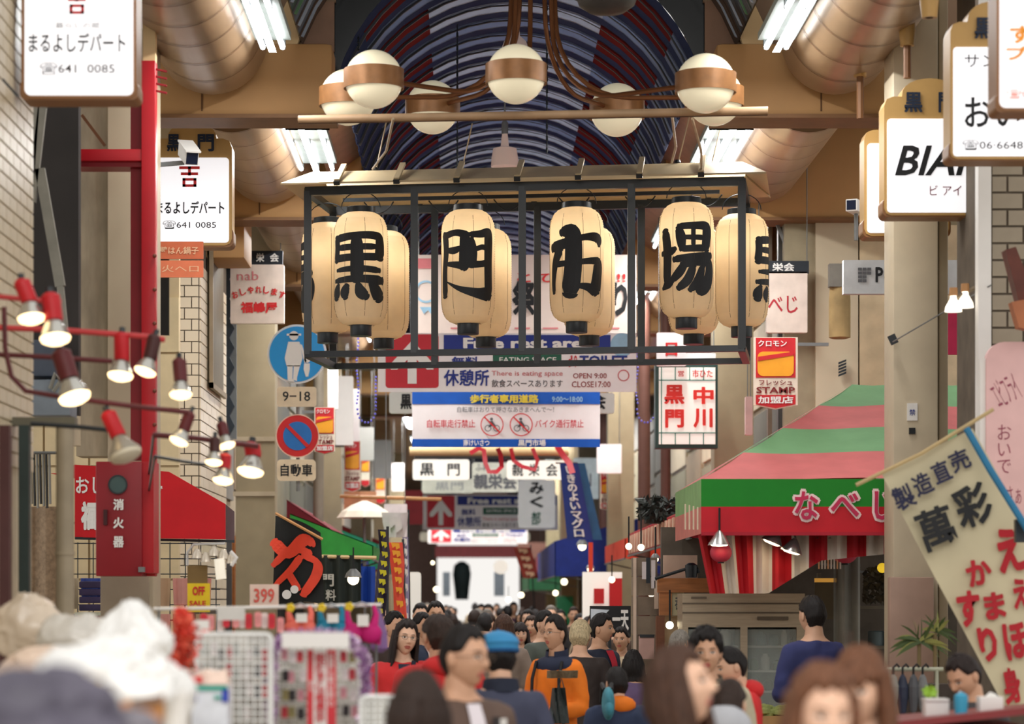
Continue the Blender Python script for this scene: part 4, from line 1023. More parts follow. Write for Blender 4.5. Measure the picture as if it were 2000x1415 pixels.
# hanging streamers and cloths on the left
def nobori(pts, d, base, blobs, bmat, label):
    """pts: (x_left, x_right, y) rows top to bottom"""
    o = thing('vertical_streamer', label, 'banner', P(pts[-1][0], pts[-1][2], d))
    b = MB(); vs = []
    for i, (a, c, y) in enumerate(pts):
        for k in range(5): vs.append(P(a+(c-a)*k/4, y, d+.03*math.sin(k*1.5+i)))
    b.add(vs, [(i*5+k, i*5+k+1, (i+1)*5+k+1, (i+1)*5+k) for i in range(len(pts)-1) for k in range(4)]); b.build('cloth', base, o, smooth=True)
    rnd = random.Random(len(label))
    for i in range(blobs):
        t = (i+.5)/blobs*(len(pts)-1); j = min(len(pts)-2, int(t)); f = t-j
        a = pts[j][0]*(1-f)+pts[j+1][0]*f; c = pts[j][1]*(1-f)+pts[j+1][1]*f; y = pts[j][2]*(1-f)+pts[j+1][2]*f; w = c-a; hh = abs(pts[-1][2]-pts[0][2])/blobs*.36
        b = MB(); b.pprism([(a+w*.2,y-hh),(a+w*.75,y-hh*.8),(a+w*.8,y+hh*.4),(a+w*.55,y+hh),(a+w*.5,y),(a+w*.3,y+hh*.5)], d-.05, .004); b.build('painted_mark', bmat, o)
    MB().tube([P(pts[0][1]+1,pts[0][2]-6,d+.03), Vector((P(pts[-1][1]+3,0,d).x,d+.03,0))], .012, 6).build('pole', BLACKM, o)
    return o
nobori([(738,756,1035),(742,762,1080),(736,760,1120),(733,756,1160),(728,752,1205)], 22.5, M('black_violet_cloth', (58,50,66), .7), 9, M('yellow_cloth_print', (214,204,40), .6), 'black streamer with yellow marks beside the bras')
nobori([(757,786,1060),(762,790,1100),(768,790,1150),(770,796,1220)], 25, M('red_orange_cloth', (226,84,64), .7), 8, STY, 'red streamer with orange marks left of the crowd')
nobori([(786,797,1050),(788,799,1120),(788,800,1220)], 26, M('lilac_cloth', (150,140,170), .7), 7, WHITE, 'thin lilac streamer next to the red streamer')
nobori([(745,797,1002),(748,795,1025),(755,790,1050)], 30, M('lilac_white'), 1, M('lilac_white'), 'blank whitish cloth hanging over the red streamer')
nobori([(1003,1035,1070),(1012,1045,1100),(1022,1052,1130)], 48, M('rust_red_cloth', (176,70,56), .7), 4, M('pale_orange_print'), 'slanting rust red banner above the crowd')
# black cloth with large orange character
o = thing('hanging_cloth', 'black cloth with a huge orange brushed character beside the left pillar', 'banner', P(575,1180,23))
def cf(u, v): return P(538+u*88-6*v+14*u*v, 1008+175*v+u*34*(1-v)-8*math.sin(u*3), 23-.05*math.sin(u*5+v*3))
b = MB(); b.grid(lambda u, v: cf(u, 1-v)+Vector((0,.01,0)), 12, 12); b.build('cloth', M('black_cloth', (32,34,34), .8), o, smooth=True)
strokes_mesh([[(0,.3,.2),(.3,.42,.2),(.62,.22,.2),(.8,.2,.22)],[(0,.55,.12),(.35,.38,.14),(.75,.35,.14)],[(.62,.42,.14),(.9,.45,.16),(.85,.65,.15),(.6,.92,.14)],[(.55,.45,.12),(.35,.62,.12),(.05,.78,.1)],[(.3,.65,.12),(.5,.85,.12)]],
    lambda x, y: cf(x, y)+Vector((0,-.03,0)), asp=1.9, WK=1.25).build('painted_character', M('orange_red_paint', (232,72,46), .6), o)
disc(disc(MB(), 560, 1162, 9, 22.9, .004), 575, 1152, 8, 22.9, .004).build('white_spots', WHITE, o)
MB().tube([P(538,1003,22.95), P(630,1054,22.95)], .014, 6).build('rod', M('ochre_pole'), o)
# dark shop curtain behind the bras, blue drapes, lamp
o = thing('shop_curtain', 'dark green-black shop curtain with a white character behind the bras', 'curtain', P(650,1190,26))
MB().grid(lambda u, v: P(617+u*88, 1188-103*v, 26+.03*math.sin(u*22)), 30, 1).build('cloth', M('green_black_cloth', (44,52,48), .8), o, smooth=True)
T(o, '門', 628, 1122, 652, 1146, 25.94, M('grey_white_print', (200,200,190), .6), .02); T(o, '料', 636, 1152, 656, 1174, 25.94, M('grey_white_print'), .02)
MB().tube([P(615,1087,26), P(735,1090,26)], .02, 6).build('rod', CREAM, o); MB().tube([P(617,1087,26), P(617,1195,26)], .018, 6).build('side_post', CREAM, o)
o = thing('shop_curtain', 'royal blue shop curtain beside the dark green one', 'curtain', P(715,1185,27))
MB().grid(lambda u, v: P(695+u*38, 1185-78*v, 27+.03*math.sin(u*14)), 14, 1).build('cloth', M('royal_blue_cloth', (22,66,160), .7), o, smooth=True)
def spot(px, py, d, r, label, up=.25, em=GLOW, name='shop_lamp', shade=True):
    c = P(px,py,d); o = thing(name, label, 'lamp', c)
    MB().ball(c, r, 16).build('bulb', em, o, smooth=True)
    if shade: MB().lathe(c+Vector((0,0,r*.3)), [(r*1.5,0),(r*1.2,r*.8),(r*.5,r*1.5)], 16, cap=False).build('shade', GREYM, o, smooth=True)
    MB().tube([c+Vector((0,0,r)), c+Vector((0,0,r+up))], .008, 5).build('cord', BLACK, o)
    return o
spot(690, 1132, 24.5, .055, 'round shop lamp shining in front of the blue curtain')
WB = M('warm_small_bulb', (255,240,200), .4, emit=4, var=0)
for k, (px, py, d, r, lb) in enumerate(((852,1152,60,.10,'small far yellow bulb left of the bright arcade end'),(1102,1137,44,.09,'far round bulb above the green box, upper'),(1085,1159,46,.08,'far round bulb above the green box, lower'),(1018,1163,60,.1,'far cool bulb over the crowd centre'),(993,1172,58,.09,'far yellow bulb over the crowd centre'),(1153,1113,37,.07,'bulb under the orange-red awning'),(1137,1068,40,.1,'cool lamp under the navy streamer'),(1228,1068,24,.05,'bulb lighting the long faded awning, farther one'),(1252,1070,23,.05,'bulb lighting the long faded awning, nearer one'),(1280,1093,22,.045,'bulb beside the menu strips under the faded awning'),(1272,1160,23,.05,'bulb beside the stone pillar of the right shops'),(1308,1222,20.5,.052,'white globe lamp on the wooden shop front'),(1195,1133,30,.06,'flat bright lamp inside the red shop'),(845,1100,55,.06,'tiny far bulb above the crowd on the left'))):
    spot(px, py, d, r*.62, lb, em=WB, shade=k in (5,6,9))
# white lit shop front on the right (behind the menu board), menu board, red panels
o = thing('shop_display', 'brightly lit white shop display with red panels on the right', 'display', Vector((P(1165,0,33).x,33,0)))
MB().pbox(1138, 1118, 1215, 1400, 33, .1).build('back_panel', LITW, o); MB().pbox(1160, 1150, 1180, 1180, 32.9, .05).build('red_panel', REDP, o); MB().pbox(1190, 1130, 1215, 1185, 32.8, .05).build('red_panel', REDP, o)
b = MB(); b.pbox(1150, 1060, 1158, 1118, 33, .1); b.build('orange_post', M('orange_red_awning'), o)
o = thing('menu_board', 'black menu board with white characters above the right crowd', 'sign', P(1192,1240,24))
MB().pbox(1152, 1184, 1232, 1245, 24, .04).build('board', BLACK, o); T(o, '一天', 1196, 1192, 1228, 1232, 24, WHITE, .04); MB().pprism([(1154,1190),(1190,1192),(1168,1215),(1154,1230)], 23.99, .004).build('white_patch', M('blue_white_print', (200,210,220), .5), o)
MB().pbox(1188, 1245, 1194, 1420, 24.0, .03).build('leg', BLACKM, o)
o = thing('storage_box', 'green box stacked behind the crowd on the right', 'box', Vector((P(1103,0,60).x,60,0))); MB().pbox(1087, 1165, 1120, 1325, 60, .4).build('box_body', M('green_box', (20,110,70), .5), o, bevel=.02)
o = thing('lit_shop_sign', 'white lit vertical panel on the left behind the red streamer', 'panel', P(805,1215,32)); MB().pprism(rounded(790,1118,822,1230,6), 32, .1).build('panel_face', LITW, o)
o = thing('round_sign', 'pale round lit sign above the far crowd', 'sign', P(980,1125,62)); disc(MB(), 978, 1108, 14, 62, .15).build('lit_face', LITW, o)
o = thing('hanging_figure', 'dark hanging gown-shaped object silhouetted in the bright arcade end', 'ornament', P(902,1170,100))
MB().lathe(P(902,1172,100), [(.25,0),(.3,.5),(.36,1.0),(.3,1.35),(.1,1.5)], 14).build('body', M('dark_teal', (50,70,76), .7), o, smooth=True)
for px, w_, m in ((872,14,'dark_teal'),(975,20,'dark_teal')):
    q = thing('far_banner', 'dark vertical banner silhouetted %s of the bright arcade end' % ('at the left' if px < 900 else 'at the right'), 'banner', P(px,1165,90)); MB().pbox(px-w_/2, 1118, px+w_/2, 1165, 90, .03).build('cloth', M('grey_teal', (90,100,110), .7), q)

b = MB(); rn = random.Random(31)
for k in range(420):
    p = P(1290+max(-40,min(36,rn.gauss(0,26))), 996+max(-22,min(16,rn.gauss(0,12))), 24+max(-.4,min(.4,rn.gauss(0,.3)))); v = Vector((rn.gauss(0,1), rn.gauss(0,1), rn.gauss(0,1))).normalized()*.06; w_ = Vector((rn.gauss(0,1), rn.gauss(0,1), rn.gauss(0,1))).normalized()*.025
    b.add([p-v, p+w_, p+v, p-w_], ((0,1,2,3),))
o = thing('balcony_plant', 'dark leafy plants on top of the long faded red awning', 'plant', P(1290,1020,24)); b.build('foliage', M('dark_balcony_leaf', (38,44,40), .6, var=.4), o, kind='stuff'); MB().pbox(1262, 1008, 1330, 1022, 24, .3).build('planter', M('dark_planter', (60,54,48), .7), o)
for i, (px, d, w_, m) in enumerate(((1258,33,.16,'brown_post'),(1180,46,.2,'brown_post'),(1300,30,.12,'brown_post'),(622,34,.14,'grey_post'),(655,40,.14,'grey_post'))):
    x = P(px,0,d).x; o = thing('facade_pipe', ['brown vertical pipe on the right flank, the one behind the balcony plants','brown vertical pipe on the right flank, farthest','brown vertical pipe beside the lit red-lettered sign','grey vertical pipe right of the second left pillar','grey vertical pipe behind the peach board'][i], 'pipe', (x,d,0)); MB().tube([(x,d,0),(x,d,6)], w_/2, 12).build('tube', M(m, (92,58,48) if 'brown' in m else (120,112,98), .6), o, smooth=True)
ORD = ['first','second','third','fourth','fifth','sixth','seventh','eighth','ninth','tenth','eleventh','twelfth']
# ---------------------------------------------------------------- big striped corner awning (right)
GT = M('toplit_green_canvas', (118,166,118), .75, var=.07, scale=4); PT = M('toplit_pink_canvas', (206,112,112), .75, var=.09, scale=4)  # slope canvas: light from above and behind put into the paler colour
GV = M('green_canvas', (22,130,34), .7, var=.07); RV = M('red_canvas', (196,26,42), .7, var=.07)
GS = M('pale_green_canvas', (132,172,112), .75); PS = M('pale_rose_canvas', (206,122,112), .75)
aw = thing('awning', 'big corner awning in pale green and pink stripes with a green and red valance', 'awning', (2.9, 18.5, 2.28))
A = Vector((1.60,18,2.66)); B_ = Vector((1.60,20.3,2.66)); C_ = Vector((3.108,21,3.58)); XR = 4.25
tt = [0,.25,.5,.75,1.0]
for i in range(4):
    t0, t1 = tt[i], tt[i+1]; a0, a1 = A.lerp(C_, t0), A.lerp(C_, t1); b0, b1 = B_.lerp(C_, t0), B_.lerp(C_, t1)
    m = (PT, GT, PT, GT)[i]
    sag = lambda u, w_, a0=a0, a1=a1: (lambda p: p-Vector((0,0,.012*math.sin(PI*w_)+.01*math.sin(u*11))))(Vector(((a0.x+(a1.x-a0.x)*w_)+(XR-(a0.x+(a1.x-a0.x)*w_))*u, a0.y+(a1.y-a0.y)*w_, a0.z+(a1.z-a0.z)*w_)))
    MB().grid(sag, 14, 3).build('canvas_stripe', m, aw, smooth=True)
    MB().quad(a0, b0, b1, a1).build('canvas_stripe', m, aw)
zg, zr = 2.465, 2.275
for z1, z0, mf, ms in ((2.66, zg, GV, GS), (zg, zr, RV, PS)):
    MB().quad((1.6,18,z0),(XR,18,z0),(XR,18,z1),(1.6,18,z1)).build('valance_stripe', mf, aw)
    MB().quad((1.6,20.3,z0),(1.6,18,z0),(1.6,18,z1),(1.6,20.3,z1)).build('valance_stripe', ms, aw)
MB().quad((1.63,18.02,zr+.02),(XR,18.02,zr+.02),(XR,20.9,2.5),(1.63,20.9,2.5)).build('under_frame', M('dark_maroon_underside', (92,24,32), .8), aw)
MB().bar((1.6,18,zr),(XR,18,zr),.025,.025).build('rail', M('crimson_awning'), aw)
MAG = M('magenta_print', (196,40,84), .6)
for s, x0, y0, x1, y1 in (('な',1550,958,1600,1018),('べ',1620,962,1680,1012),('じ',1706,958,1748,1018)):
    T(aw, s, x0-3, y0-3, x1+3, y1+3, 18.0, M('pinkish_white_print', (246,214,214), .6), .075, gap=.004); T(aw, s, x0+2, y0+2, x1-2, y1-2, 18.0, MAG, .022, gap=.014)
for k in range(4): MB().pbox(1337+k*8, 985+k*2, 1340+k*8, 1035, 17.99, .002).build('faded_mark', M('pale_print_mark', (214,196,170), .7), aw)
# red and white striped curtain
cu = thing('striped_curtain', 'red and white striped cloth hanging under the big awning', 'curtain', (2.4,18.3,1.85))
x = 1362; i = 0; KR = M('kohaku_red', (176,20,34), .75, var=.1); KW = M('kohaku_white', (206,196,184), .75, var=.06)
while x < 1742:
    w_ = (38,34,36,38)[i % 4]
    def bot(q): return 1160 if q < 1500 else 1160-(q-1500)*.62 if q < 1600 else 1096-(q-1600)*.1
    xa, xb = x, min(x+w_, 1744)
    sl = lambda q, v: q+(1-v)*0+ (24*(1-(q-1362)/120)*(1-v) if q < 1482 else 0)
    MB().grid(lambda u, v: P(sl(xa+(xb-xa)*u, v), bot(xa+(xb-xa)*u)+(1040-bot(xa+(xb-xa)*u))*v, 18.32+.03*math.sin((xa+(xb-xa)*u)*.21)), 6, 6).build('cloth_stripe', KR if i % 2 == 0 else KW, cu, smooth=True)
    x += w_; i += 1
def red_lantern(px, py, r, d, label):
    c = P(px, py, d); R_ = r*d/F; o = thing('red_lantern', label, 'lantern', c-Vector((0,0,R_)), 'small red lanterns under the big awning')
    pr_ = []
    for k in range(25):
        t = PI*k/24; rr = max(.02, math.sin(t))*R_*(1+.03*(k % 2)); pr_.append((rr, -math.cos(t)*R_*.92))
    MB().lathe(c, pr_, 24).build('paper_body', M('red_lantern_paper', (176,48,70), .6, emit=.04), o, smooth=True, ang=80)
    MB().lathe(c+Vector((0,0,R_*.86)), [(R_*.35,0),(R_*.35,R_*.14)], 16).build('top_cap', BLACK, o); MB().lathe(c-Vector((0,0,R_*1.0)), [(R_*.3,0),(R_*.3,R_*.14)], 16).build('bottom_cap', BLACK, o)
    MB().tube([c+Vector((0,0,R_)), Vector((c.x,c.y,2.5))], .004, 4).build('cord', BLACK, o)
red_lantern(1408,1080,21,18.15,'red paper lantern at the left end of the striped curtain'); red_lantern(1650,1078,26,18.9,'red paper lantern right of the white tassels'); red_lantern(1703,1060,25,18.7,'red paper lantern nearest the beige pillar')
o = thing('tassel_fringe', 'white and orange hanging tassel strips between the red lanterns', 'fringe', P(1625,1110,18.8))
for k in range(8): MB().pbox(1598+k*6, 1040, 1601+k*6, 1112, 18.8+.01*k, .004).build('strip', WHITE if k % 3 else M('pale_orange_print'), o)
def under_lamp(px, py, d, label, tilt=0):
    c = P(px,py,d); o = thing('clip_lamp', label, 'lamp', c, 'lamps under the big awning'); rot = Matrix.Rotation(tilt,3,'Y')
    MB().lathe(c, [(.012,.09),(.03,.07),(.075,.0),(.08,-.012)], 18, axis=rot, cap=False).build('reflector', CHROME, o, smooth=True)
    MB().lathe(c, [(.001,-.022),(.05,-.018),(.07,-.004)], 18, axis=rot, cap=False).build('bulb', GLOW, o, smooth=True)
    MB().tube([c+rot@Vector((0,0,.09)), c+Vector((0,0,.25))], .008, 5).build('stem', BLACK, o)
under_lamp(1405,1062,17.95,'clip lamp over the left red lantern'); under_lamp(1508,1058,18.1,'clip lamp at the middle of the striped curtain',.4); under_lamp(1546,1076,18.1,'lower clip lamp at the middle of the striped curtain',.3); under_lamp(1606,1050,18.4,'clip lamp beside the tassel strips')

# ---------------------------------------------------------------- right shop: fridge, wood front, interior
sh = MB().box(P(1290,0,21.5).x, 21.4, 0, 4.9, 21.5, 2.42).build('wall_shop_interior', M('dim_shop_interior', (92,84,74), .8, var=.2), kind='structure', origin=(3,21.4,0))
STEEL = M('brushed_steel', (176,160,136), .35, metal=.5, var=.08, stretch=(1,1,12))
fg = thing('display_fridge', 'tall steel display fridge with glass doors below the striped curtain', 'fridge', Vector((P(1450,0,19.8).x,19.8,0)))
MB().pbox(1333, 1160, 1572, 1226, 19.75, .5).build('top_panel', STEEL, fg)
for y in (1178, 1196): MB().pbox(1333, y, 1572, y+3, 19.74, .01).build('groove', M('steel_groove', (110,98,82), .5), fg)
MB().pbox(1350, 1166, 1380, 1170, 19.73, .01).build('name_strip', M('steel_groove'), fg); MB().pbox(1480, 1205, 1540, 1212, 19.72, .03).build('handle', M('steel_groove'), fg)
GLS = M('fridge_interior', (116,134,122), .3, var=.25, scale=7)
MB().pbox(1336, 1226, 1570, 1500, 20.2, .03).build('back_panel', GLS, fg)
for x0, x1 in ((1333,1344),(1446,1460),(1556,1572)): MB().pbox(x0, 1226, x1, 1560, 19.75, .45).build('door_frame', STEEL, fg)
for y in (1262, 1310, 1350, 1395): MB().pbox(1344, y, 1556, y+4, 19.9, .3).build('shelf', M('pale_shelf', (176,180,170), .4), fg)
glass = bpy.data.materials.new('door_glass'); glass.use_nodes = True; nb = glass.node_tree.nodes['Principled BSDF']; nb.inputs['Base Color'].default_value = (.8,.9,.86,1); nb.inputs['Alpha'].default_value = .22; nb.inputs['Roughness'].default_value = .05; MATS['door_glass'] = glass
for x0, x1 in ((1344,1446),(1460,1556)): MB().pbox(x0, 1230, x1, 1500, 19.78, .006).build('glass_door', glass, fg)
rnd = random.Random(8)
for ri, y in enumerate((1262, 1310, 1350, 1395)):
    x = 1350; k_ = 0
    while x < 1545:
        w_ = rnd.randint(12, 24); h_ = rnd.randint(14, 30)
        if not 1438 < x+w_/2 < 1466:
            m = rnd.choice([M('goods_green', (70,104,70), .5), M('goods_white', (204,206,196), .5), M('goods_dark', (60,66,58), .5), M('goods_teal', (84,120,116), .5)])
            p = P(x+w_/2, y, 20.0); r = w_/2*20/F
            q = MB().lathe(p, [(r*.9,0),(r,.01),(r,h_*20/F*.8),(r*.6,h_*20/F),(r*.6,h_*20/F+.01)], 10)
            q.build('grocery_pack', m, None, smooth=True, label='%s food pack in the fridge, %s from the left on the %s shelf' % (m.name.split('_')[1], ORD[k_], ['top','second','third','lowest'][ri]), cat='food pack', group='packs on the fridge shelves')
        x += w_+4; k_ += 1
o = thing('greens_pile', 'pale green vegetables piled in front of the fridge', 'vegetables', P(1500,1415,18.6)); b = MB()
for k in range(60): b.ball(P(1465+rnd.random()*90, 1380+rnd.random()*26, 18.6+rnd.random()*.3), .022+.02*rnd.random(), 6, sc=(1.3,1,.7))
b.build('leafy_heap', M('pale_greens', (166,178,110), .6, var=.3), o, smooth=True, kind='stuff'); MB().pbox(1440, 1400, 1560, 1450, 18.55, .4).build('tray', M('tan_tray', (190,150,100), .6), o)
wf = thing('wooden_shopfront', 'orange wooden shop front frame left of the display fridge', 'shopfront', Vector((P(1325,0,20.8).x,20.8,0)))
MB().pbox(1285, 1130, 1392, 1158, 20.8, .1).build('lintel', WOOD, wf); MB().pbox(1288, 1158, 1312, 1203, 20.82, .08).build('panel', WOOD, wf); MB().pbox(1312, 1158, 1336, 1203, 20.84, .05).build('notice_sheet', M('cream_notice', (196,186,150), .6), wf)
MB().pbox(1282, 1204, 1298, 1500, 20.8, .1).build('post', M('dark_wood', (120,70,44), .5, stretch=(1,1,6)), wf); MB().pbox(1298, 1204, 1335, 1500, 20.95, .05).build('plaster_panel', M('cream_plaster', (216,186,146), .7), wf)
MB().pbox(1296, 1085, 1362, 1130, 20.9, .05).build('transom_panel', M('rosy_cream_panel', (206,176,156), .7), wf)
for y0,y1,n in ((1165,1195,1),): T(wf, '呑', 1318, 1166, 1330, 1192, 20.84, M('dark_grey_print'), .01)
o = thing('wall_lamp', 'black swan-neck wall lamp over the wooden shop front', 'lamp', P(1345,1128,20.6))
MB().tube([P(1280,1131,20.7), P(1340,1112,20.6)], .014, 6).build('arm', BLACKM, o); c = P(1350,1112,20.6)
MB().lathe(c, [(.045,-.07),(.05,-.02),(.05,.03),(.02,.05)], 16).build('head', BLACKM, o, smooth=True); MB().tube([P(1355,1108,20.6), P(1362,1112,20.6), P(1364,1120,20.6)], .015, 6).build('hook', BLACKM, o)
o = thing('stone_pillar', 'grey stone-clad pillar of the right shop row', 'pillar', Vector((P(1262,0,21.6).x,21.6,0)))
for k in range(9): MB().pbox(1236, 1090+k*38, 1284, 1126+k*38, 21.6, .2).build('stone_block', M('warm_grey_stone' if k % 2 else 'warm_grey_stone_2', (140,124,106) if k % 2 else (128,112,96), .7, var=.15), o)
MB().pbox(1237, 1090, 1243, 1300, 21.58, .02).build('light_strip', M('pale_strip', (214,190,170), .5), o)
for k,(x,y0,y1,m) in enumerate(((1266,1090,1140,'navy_black_board'),(1276,1095,1150,'lilac_white'),(1258,1098,1132,'lilac_white'),(1282,1135,1190,'pale_strip'))):
    p = thing('menu_strip', ['dark vertical menu strip on the stone pillar','pale vertical menu strip on the stone pillar, right of the dark one','pale vertical menu strip on the stone pillar, left of the dark one','lower pale strip between stone pillar and wooden front'][k], 'menu', P(x,y1,21.45)); MB().pbox(x-4, y0, x+4, y1, 21.45, .01).build('card', M(m, (220,210,210)), p)
o = thing('framed_notice', 'small framed pinkish notice beside the stone pillar', 'notice', P(1262,1290,21.2)); MB().pbox(1248, 1244, 1278, 1288, 21.2, .02).build('sheet', M('pink_notice', (206,168,158), .6), o); MB().pbox(1250, 1240, 1278, 1246, 21.19, .03).build('clip_bar', BLACKM, o)
# inside the shop right of the fridge
o = thing('shelf_unit', 'dim steel shelf unit inside the shop behind the beige pillar', 'shelf', Vector((P(1700,0,20.6).x,20.6,0)))
for y in (1184, 1262, 1330): MB().pbox(1600, y, 1745, y+6, 20.4, .4).build('shelf', M('grey_shelf', (120,112,96), .5), o)
MB().pbox(1598, 1120, 1604, 1500, 20.4, .1).build('upright', M('grey_shelf'), o); MB().pbox(1736, 1120, 1744, 1500, 20.4, .1).build('upright', M('grey_shelf'), o)
o = thing('hanging_sheet', 'grey translucent sheet hanging beside the man in the shop', 'sheet', P(1650,1310,19.4)); MB().grid(lambda u, v: P(1628+u*52, 1290-190*v+u*-14, 19.4+.03*math.sin(u*12)), 12, 1).build('film', M('grey_film', (132,130,118), .35, var=.15, alpha=.8), o, smooth=True)
MB().pbox(1592, 1130, 1634, 1138, 19.6, .04).build('rail', M('warm_strip', (220,160,70), .5, emit=.4), o)
MB().pbox(1592, 1138, 1630, 1210, 20.2, .04).build('back_board', M('olive_shutter'), o)
o = thing('foliage_ornament', 'dark bushy ornament with a yellow lamp inside the shop', 'plant', P(1705,1180,20.3)); b = MB()
for k in range(150):
    p = P(1688+rnd.random()*50, 1112+rnd.random()*66, 20.1+rnd.random()*.2); a = rnd.random()*6.3; r = .03
    b.add([p+Vector((math.cos(a)*r,0,math.sin(a)*r)), p+Vector((math.cos(a+2)*r,.01,math.sin(a+2)*r)), p+Vector((math.cos(a+4)*r,-.01,math.sin(a+4)*r))], ((0,1,2),))
b.build('foliage', M('dark_foliage', (62,54,36), .7, var=.5, scale=20), o, kind='stuff'); MB().ball(P(1723,1110,20.0), .04, 12).build('yellow_lamp', M('yellow_lamp', (230,190,50), .5, emit=.8), o, smooth=True)
for x, m, lb in ((1652,'pink_metal_tin','pinkish tin standing on the middle shelf inside the shop'),(1712,'blue_grey_tin','blue-grey tin standing on the middle shelf inside the shop')):
    MB().lathe(P(x,1262,20.5), [(.07,0),(.07,.11),(.06,.12)], 14).build('tin', M(m, (170,120,110) if 'pink' in m else (110,128,132), .5), None, smooth=True, label=lb, cat='tin')

# ---------------------------------------------------------------- right upper facade
plate(1648, 508, 1745, 574, 21.6, [('P',1710,522,1725,552,BLACK,.03),('o',1727,532,1745,552,BLACK,.02)], 'grey-white board with serif Latin letters behind the beige pillar', M('grey_white_board', (202,204,206), .5), r=0, th=.1, hang=None)
b = MB()
for i in range(3):
    for j in range(4):
        if i == 2 and j > 1: continue
        b.pbox(1676+i*9, 523+j*7.5, 1683.5+i*9, 529+j*7.5, 21.59, .004)
o = bpy.data.objects['sign_board.013'] if False else None
lg = thing('sign_board', 'continuation of the serif-lettered board right of the beige pillar', 'sign', P(1850,574,21.8))
MB().pbox(1745, 508, 1888, 574, 21.6, .1).build('board', M('grey_white_board'), lg); b.build('square_logo', M('dark_grey_print'), lg, kind='stuff')
o = thing('sign_board', 'navy board end at the right of the grey-white board', 'sign', P(1910,578,21)); MB().pbox(1888, 508, 1938, 578, 21, .3).build('board', M('deep_navy_board', (22,30,62), .5), o)
o = thing('sign_board', 'magenta panel hanging between the beige pillar and the dark post', 'sign', P(1870,693,20.5)); MB().pprism([(1852,592),(1892,592),(1892,693),(1846,693)], 20.5, .04).build('board', M('magenta_board', (186,36,80), .5), o); MB().pbox(1818, 575, 1825, 690, 20.6, .02).build('blue_edge', BLUE, o)
o = thing('rolled_blind', 'weathered grey and tan rolled blind on the beige wall', 'blind', P(1640,662,23.6)); MB().lathe(P(1640,662,23.6), [(.07,0),(.1,.01),(.1,.35),(.09,.5),(.095,.62)], 14).build('roll', M('tan_fabric', (150,126,84), .8, var=.3, scale=4), o, smooth=True)
MB().pbox(1620, 515, 1652, 560, 23.5, .1).build('cover', M('grey_cover', (110,106,98), .7, var=.2), o)
o = thing('wall_vent', 'small dark louvred vent low on the beige wall', 'vent', P(1645,738,24.2))
for k in range(5): MB().pprism([(1638,708+k*6),(1653,702+k*6),(1653,706+k*6),(1638,712+k*6)], 24.15, .03).build('slat', BLACKM, o)
for i, (x, w_) in enumerate(((1500,8),(1520,10),(1545,7),(1572,12))):
    MB().pbox(x, 380, x+w_, 960, 24.6+.1*i, .1).build('trim_pipe', M('dark_grey_pipe' if i % 2 else 'brown_grey_pipe', (66,66,64) if i % 2 else (104,92,76), .5), kind='structure')
o = thing('facade_brace', 'dark diagonal steel brace above the right kana sign', 'brace', P(1540,500,24.4)); MB().bar(P(1535,505,24.4), P(1570,395,24.4), .05, .05).build('bar', BLACKM, o); MB().bar(P(1500,395,24.4), P(1545,505,24.4), .03, .03).build('bar', GREYM, o)
o = thing('twin_lamp', 'pair of white cone lamps on an arm at the right', 'lamp', P(1875,612,16))
MB().tube([P(2005,500,16), P(1935,545,16), P(1868,582,16)], .014, 6).build('arm', M('grey_tan_arm', (130,116,96), .5), o, smooth=True)
for x, y in ((1862,600),(1885,592)):
    c = P(x,y,16); MB().lathe(c, [(.055,-.03),(.05,.0),(.022,.05),(.02,.08)], 16).build('lit_cone', M('warm_white_bulb', (255,246,226), .4, emit=1.6, var=0), o, smooth=True); MB().lathe(c+Vector((0,0,.07)), [(.028,0),(.026,.05)], 10).build('socket', M('tan_socket', (176,130,84), .5), o)
o = thing('guy_wire', 'thin steel wire running from the beige pillar to the tiled wall', 'wire', P(1840,610,16.5)); MB().tube([P(1744,668,17.3), P(1860,600,16.4), P(1936,557,15.8)], .005, 5).build('strand', GREYM, o); MB().bar(P(1740,655,17.4), P(1748,672,17.4), .03, .05).build('clamp', BLACKM, o)
o = thing('wood_bracket', 'weathered red-brown wooden bracket at the right edge', 'bracket', P(1985,640,15)); MB().pprism([(1964,488),(1984,482),(2030,600),(2030,650),(1996,612)], 15, .12).build('beam', M('red_brown_wood', (96,48,36), .6, var=.3), o); MB().pprism([(1976,590),(2030,580),(2030,648),(1990,640)], 14.9, .1).build('block', M('orange_brown_wood', (170,104,68), .6), o)
o = thing('lean_sign', 'pale pink round-cornered sign with brushed script at the right edge', 'sign', P(1985,1010,15.2))
MB().pprism(rounded(1926, 668, 2120, 1030, 36), 15.2, .06).build('board', M('pale_pink_board', (228,186,184), .6, var=.06), o); MB().pbox(1914, 700, 1928, 1015, 15.22, .05).build('white_edge', WHITE, o)
SCR = M('plum_script', (150,70,90), .6)
T(o, 'エビフライ', 1938, 735, 1990, 790, 15.2, SCR, -.005, rot=-.5); T(o, 'おいで', 1948, 830, 1975, 925, 15.2, SCR, -.005, vert=True); T(o, 'さぁ', 1966, 950, 1995, 985, 15.2, SCR, -.005)

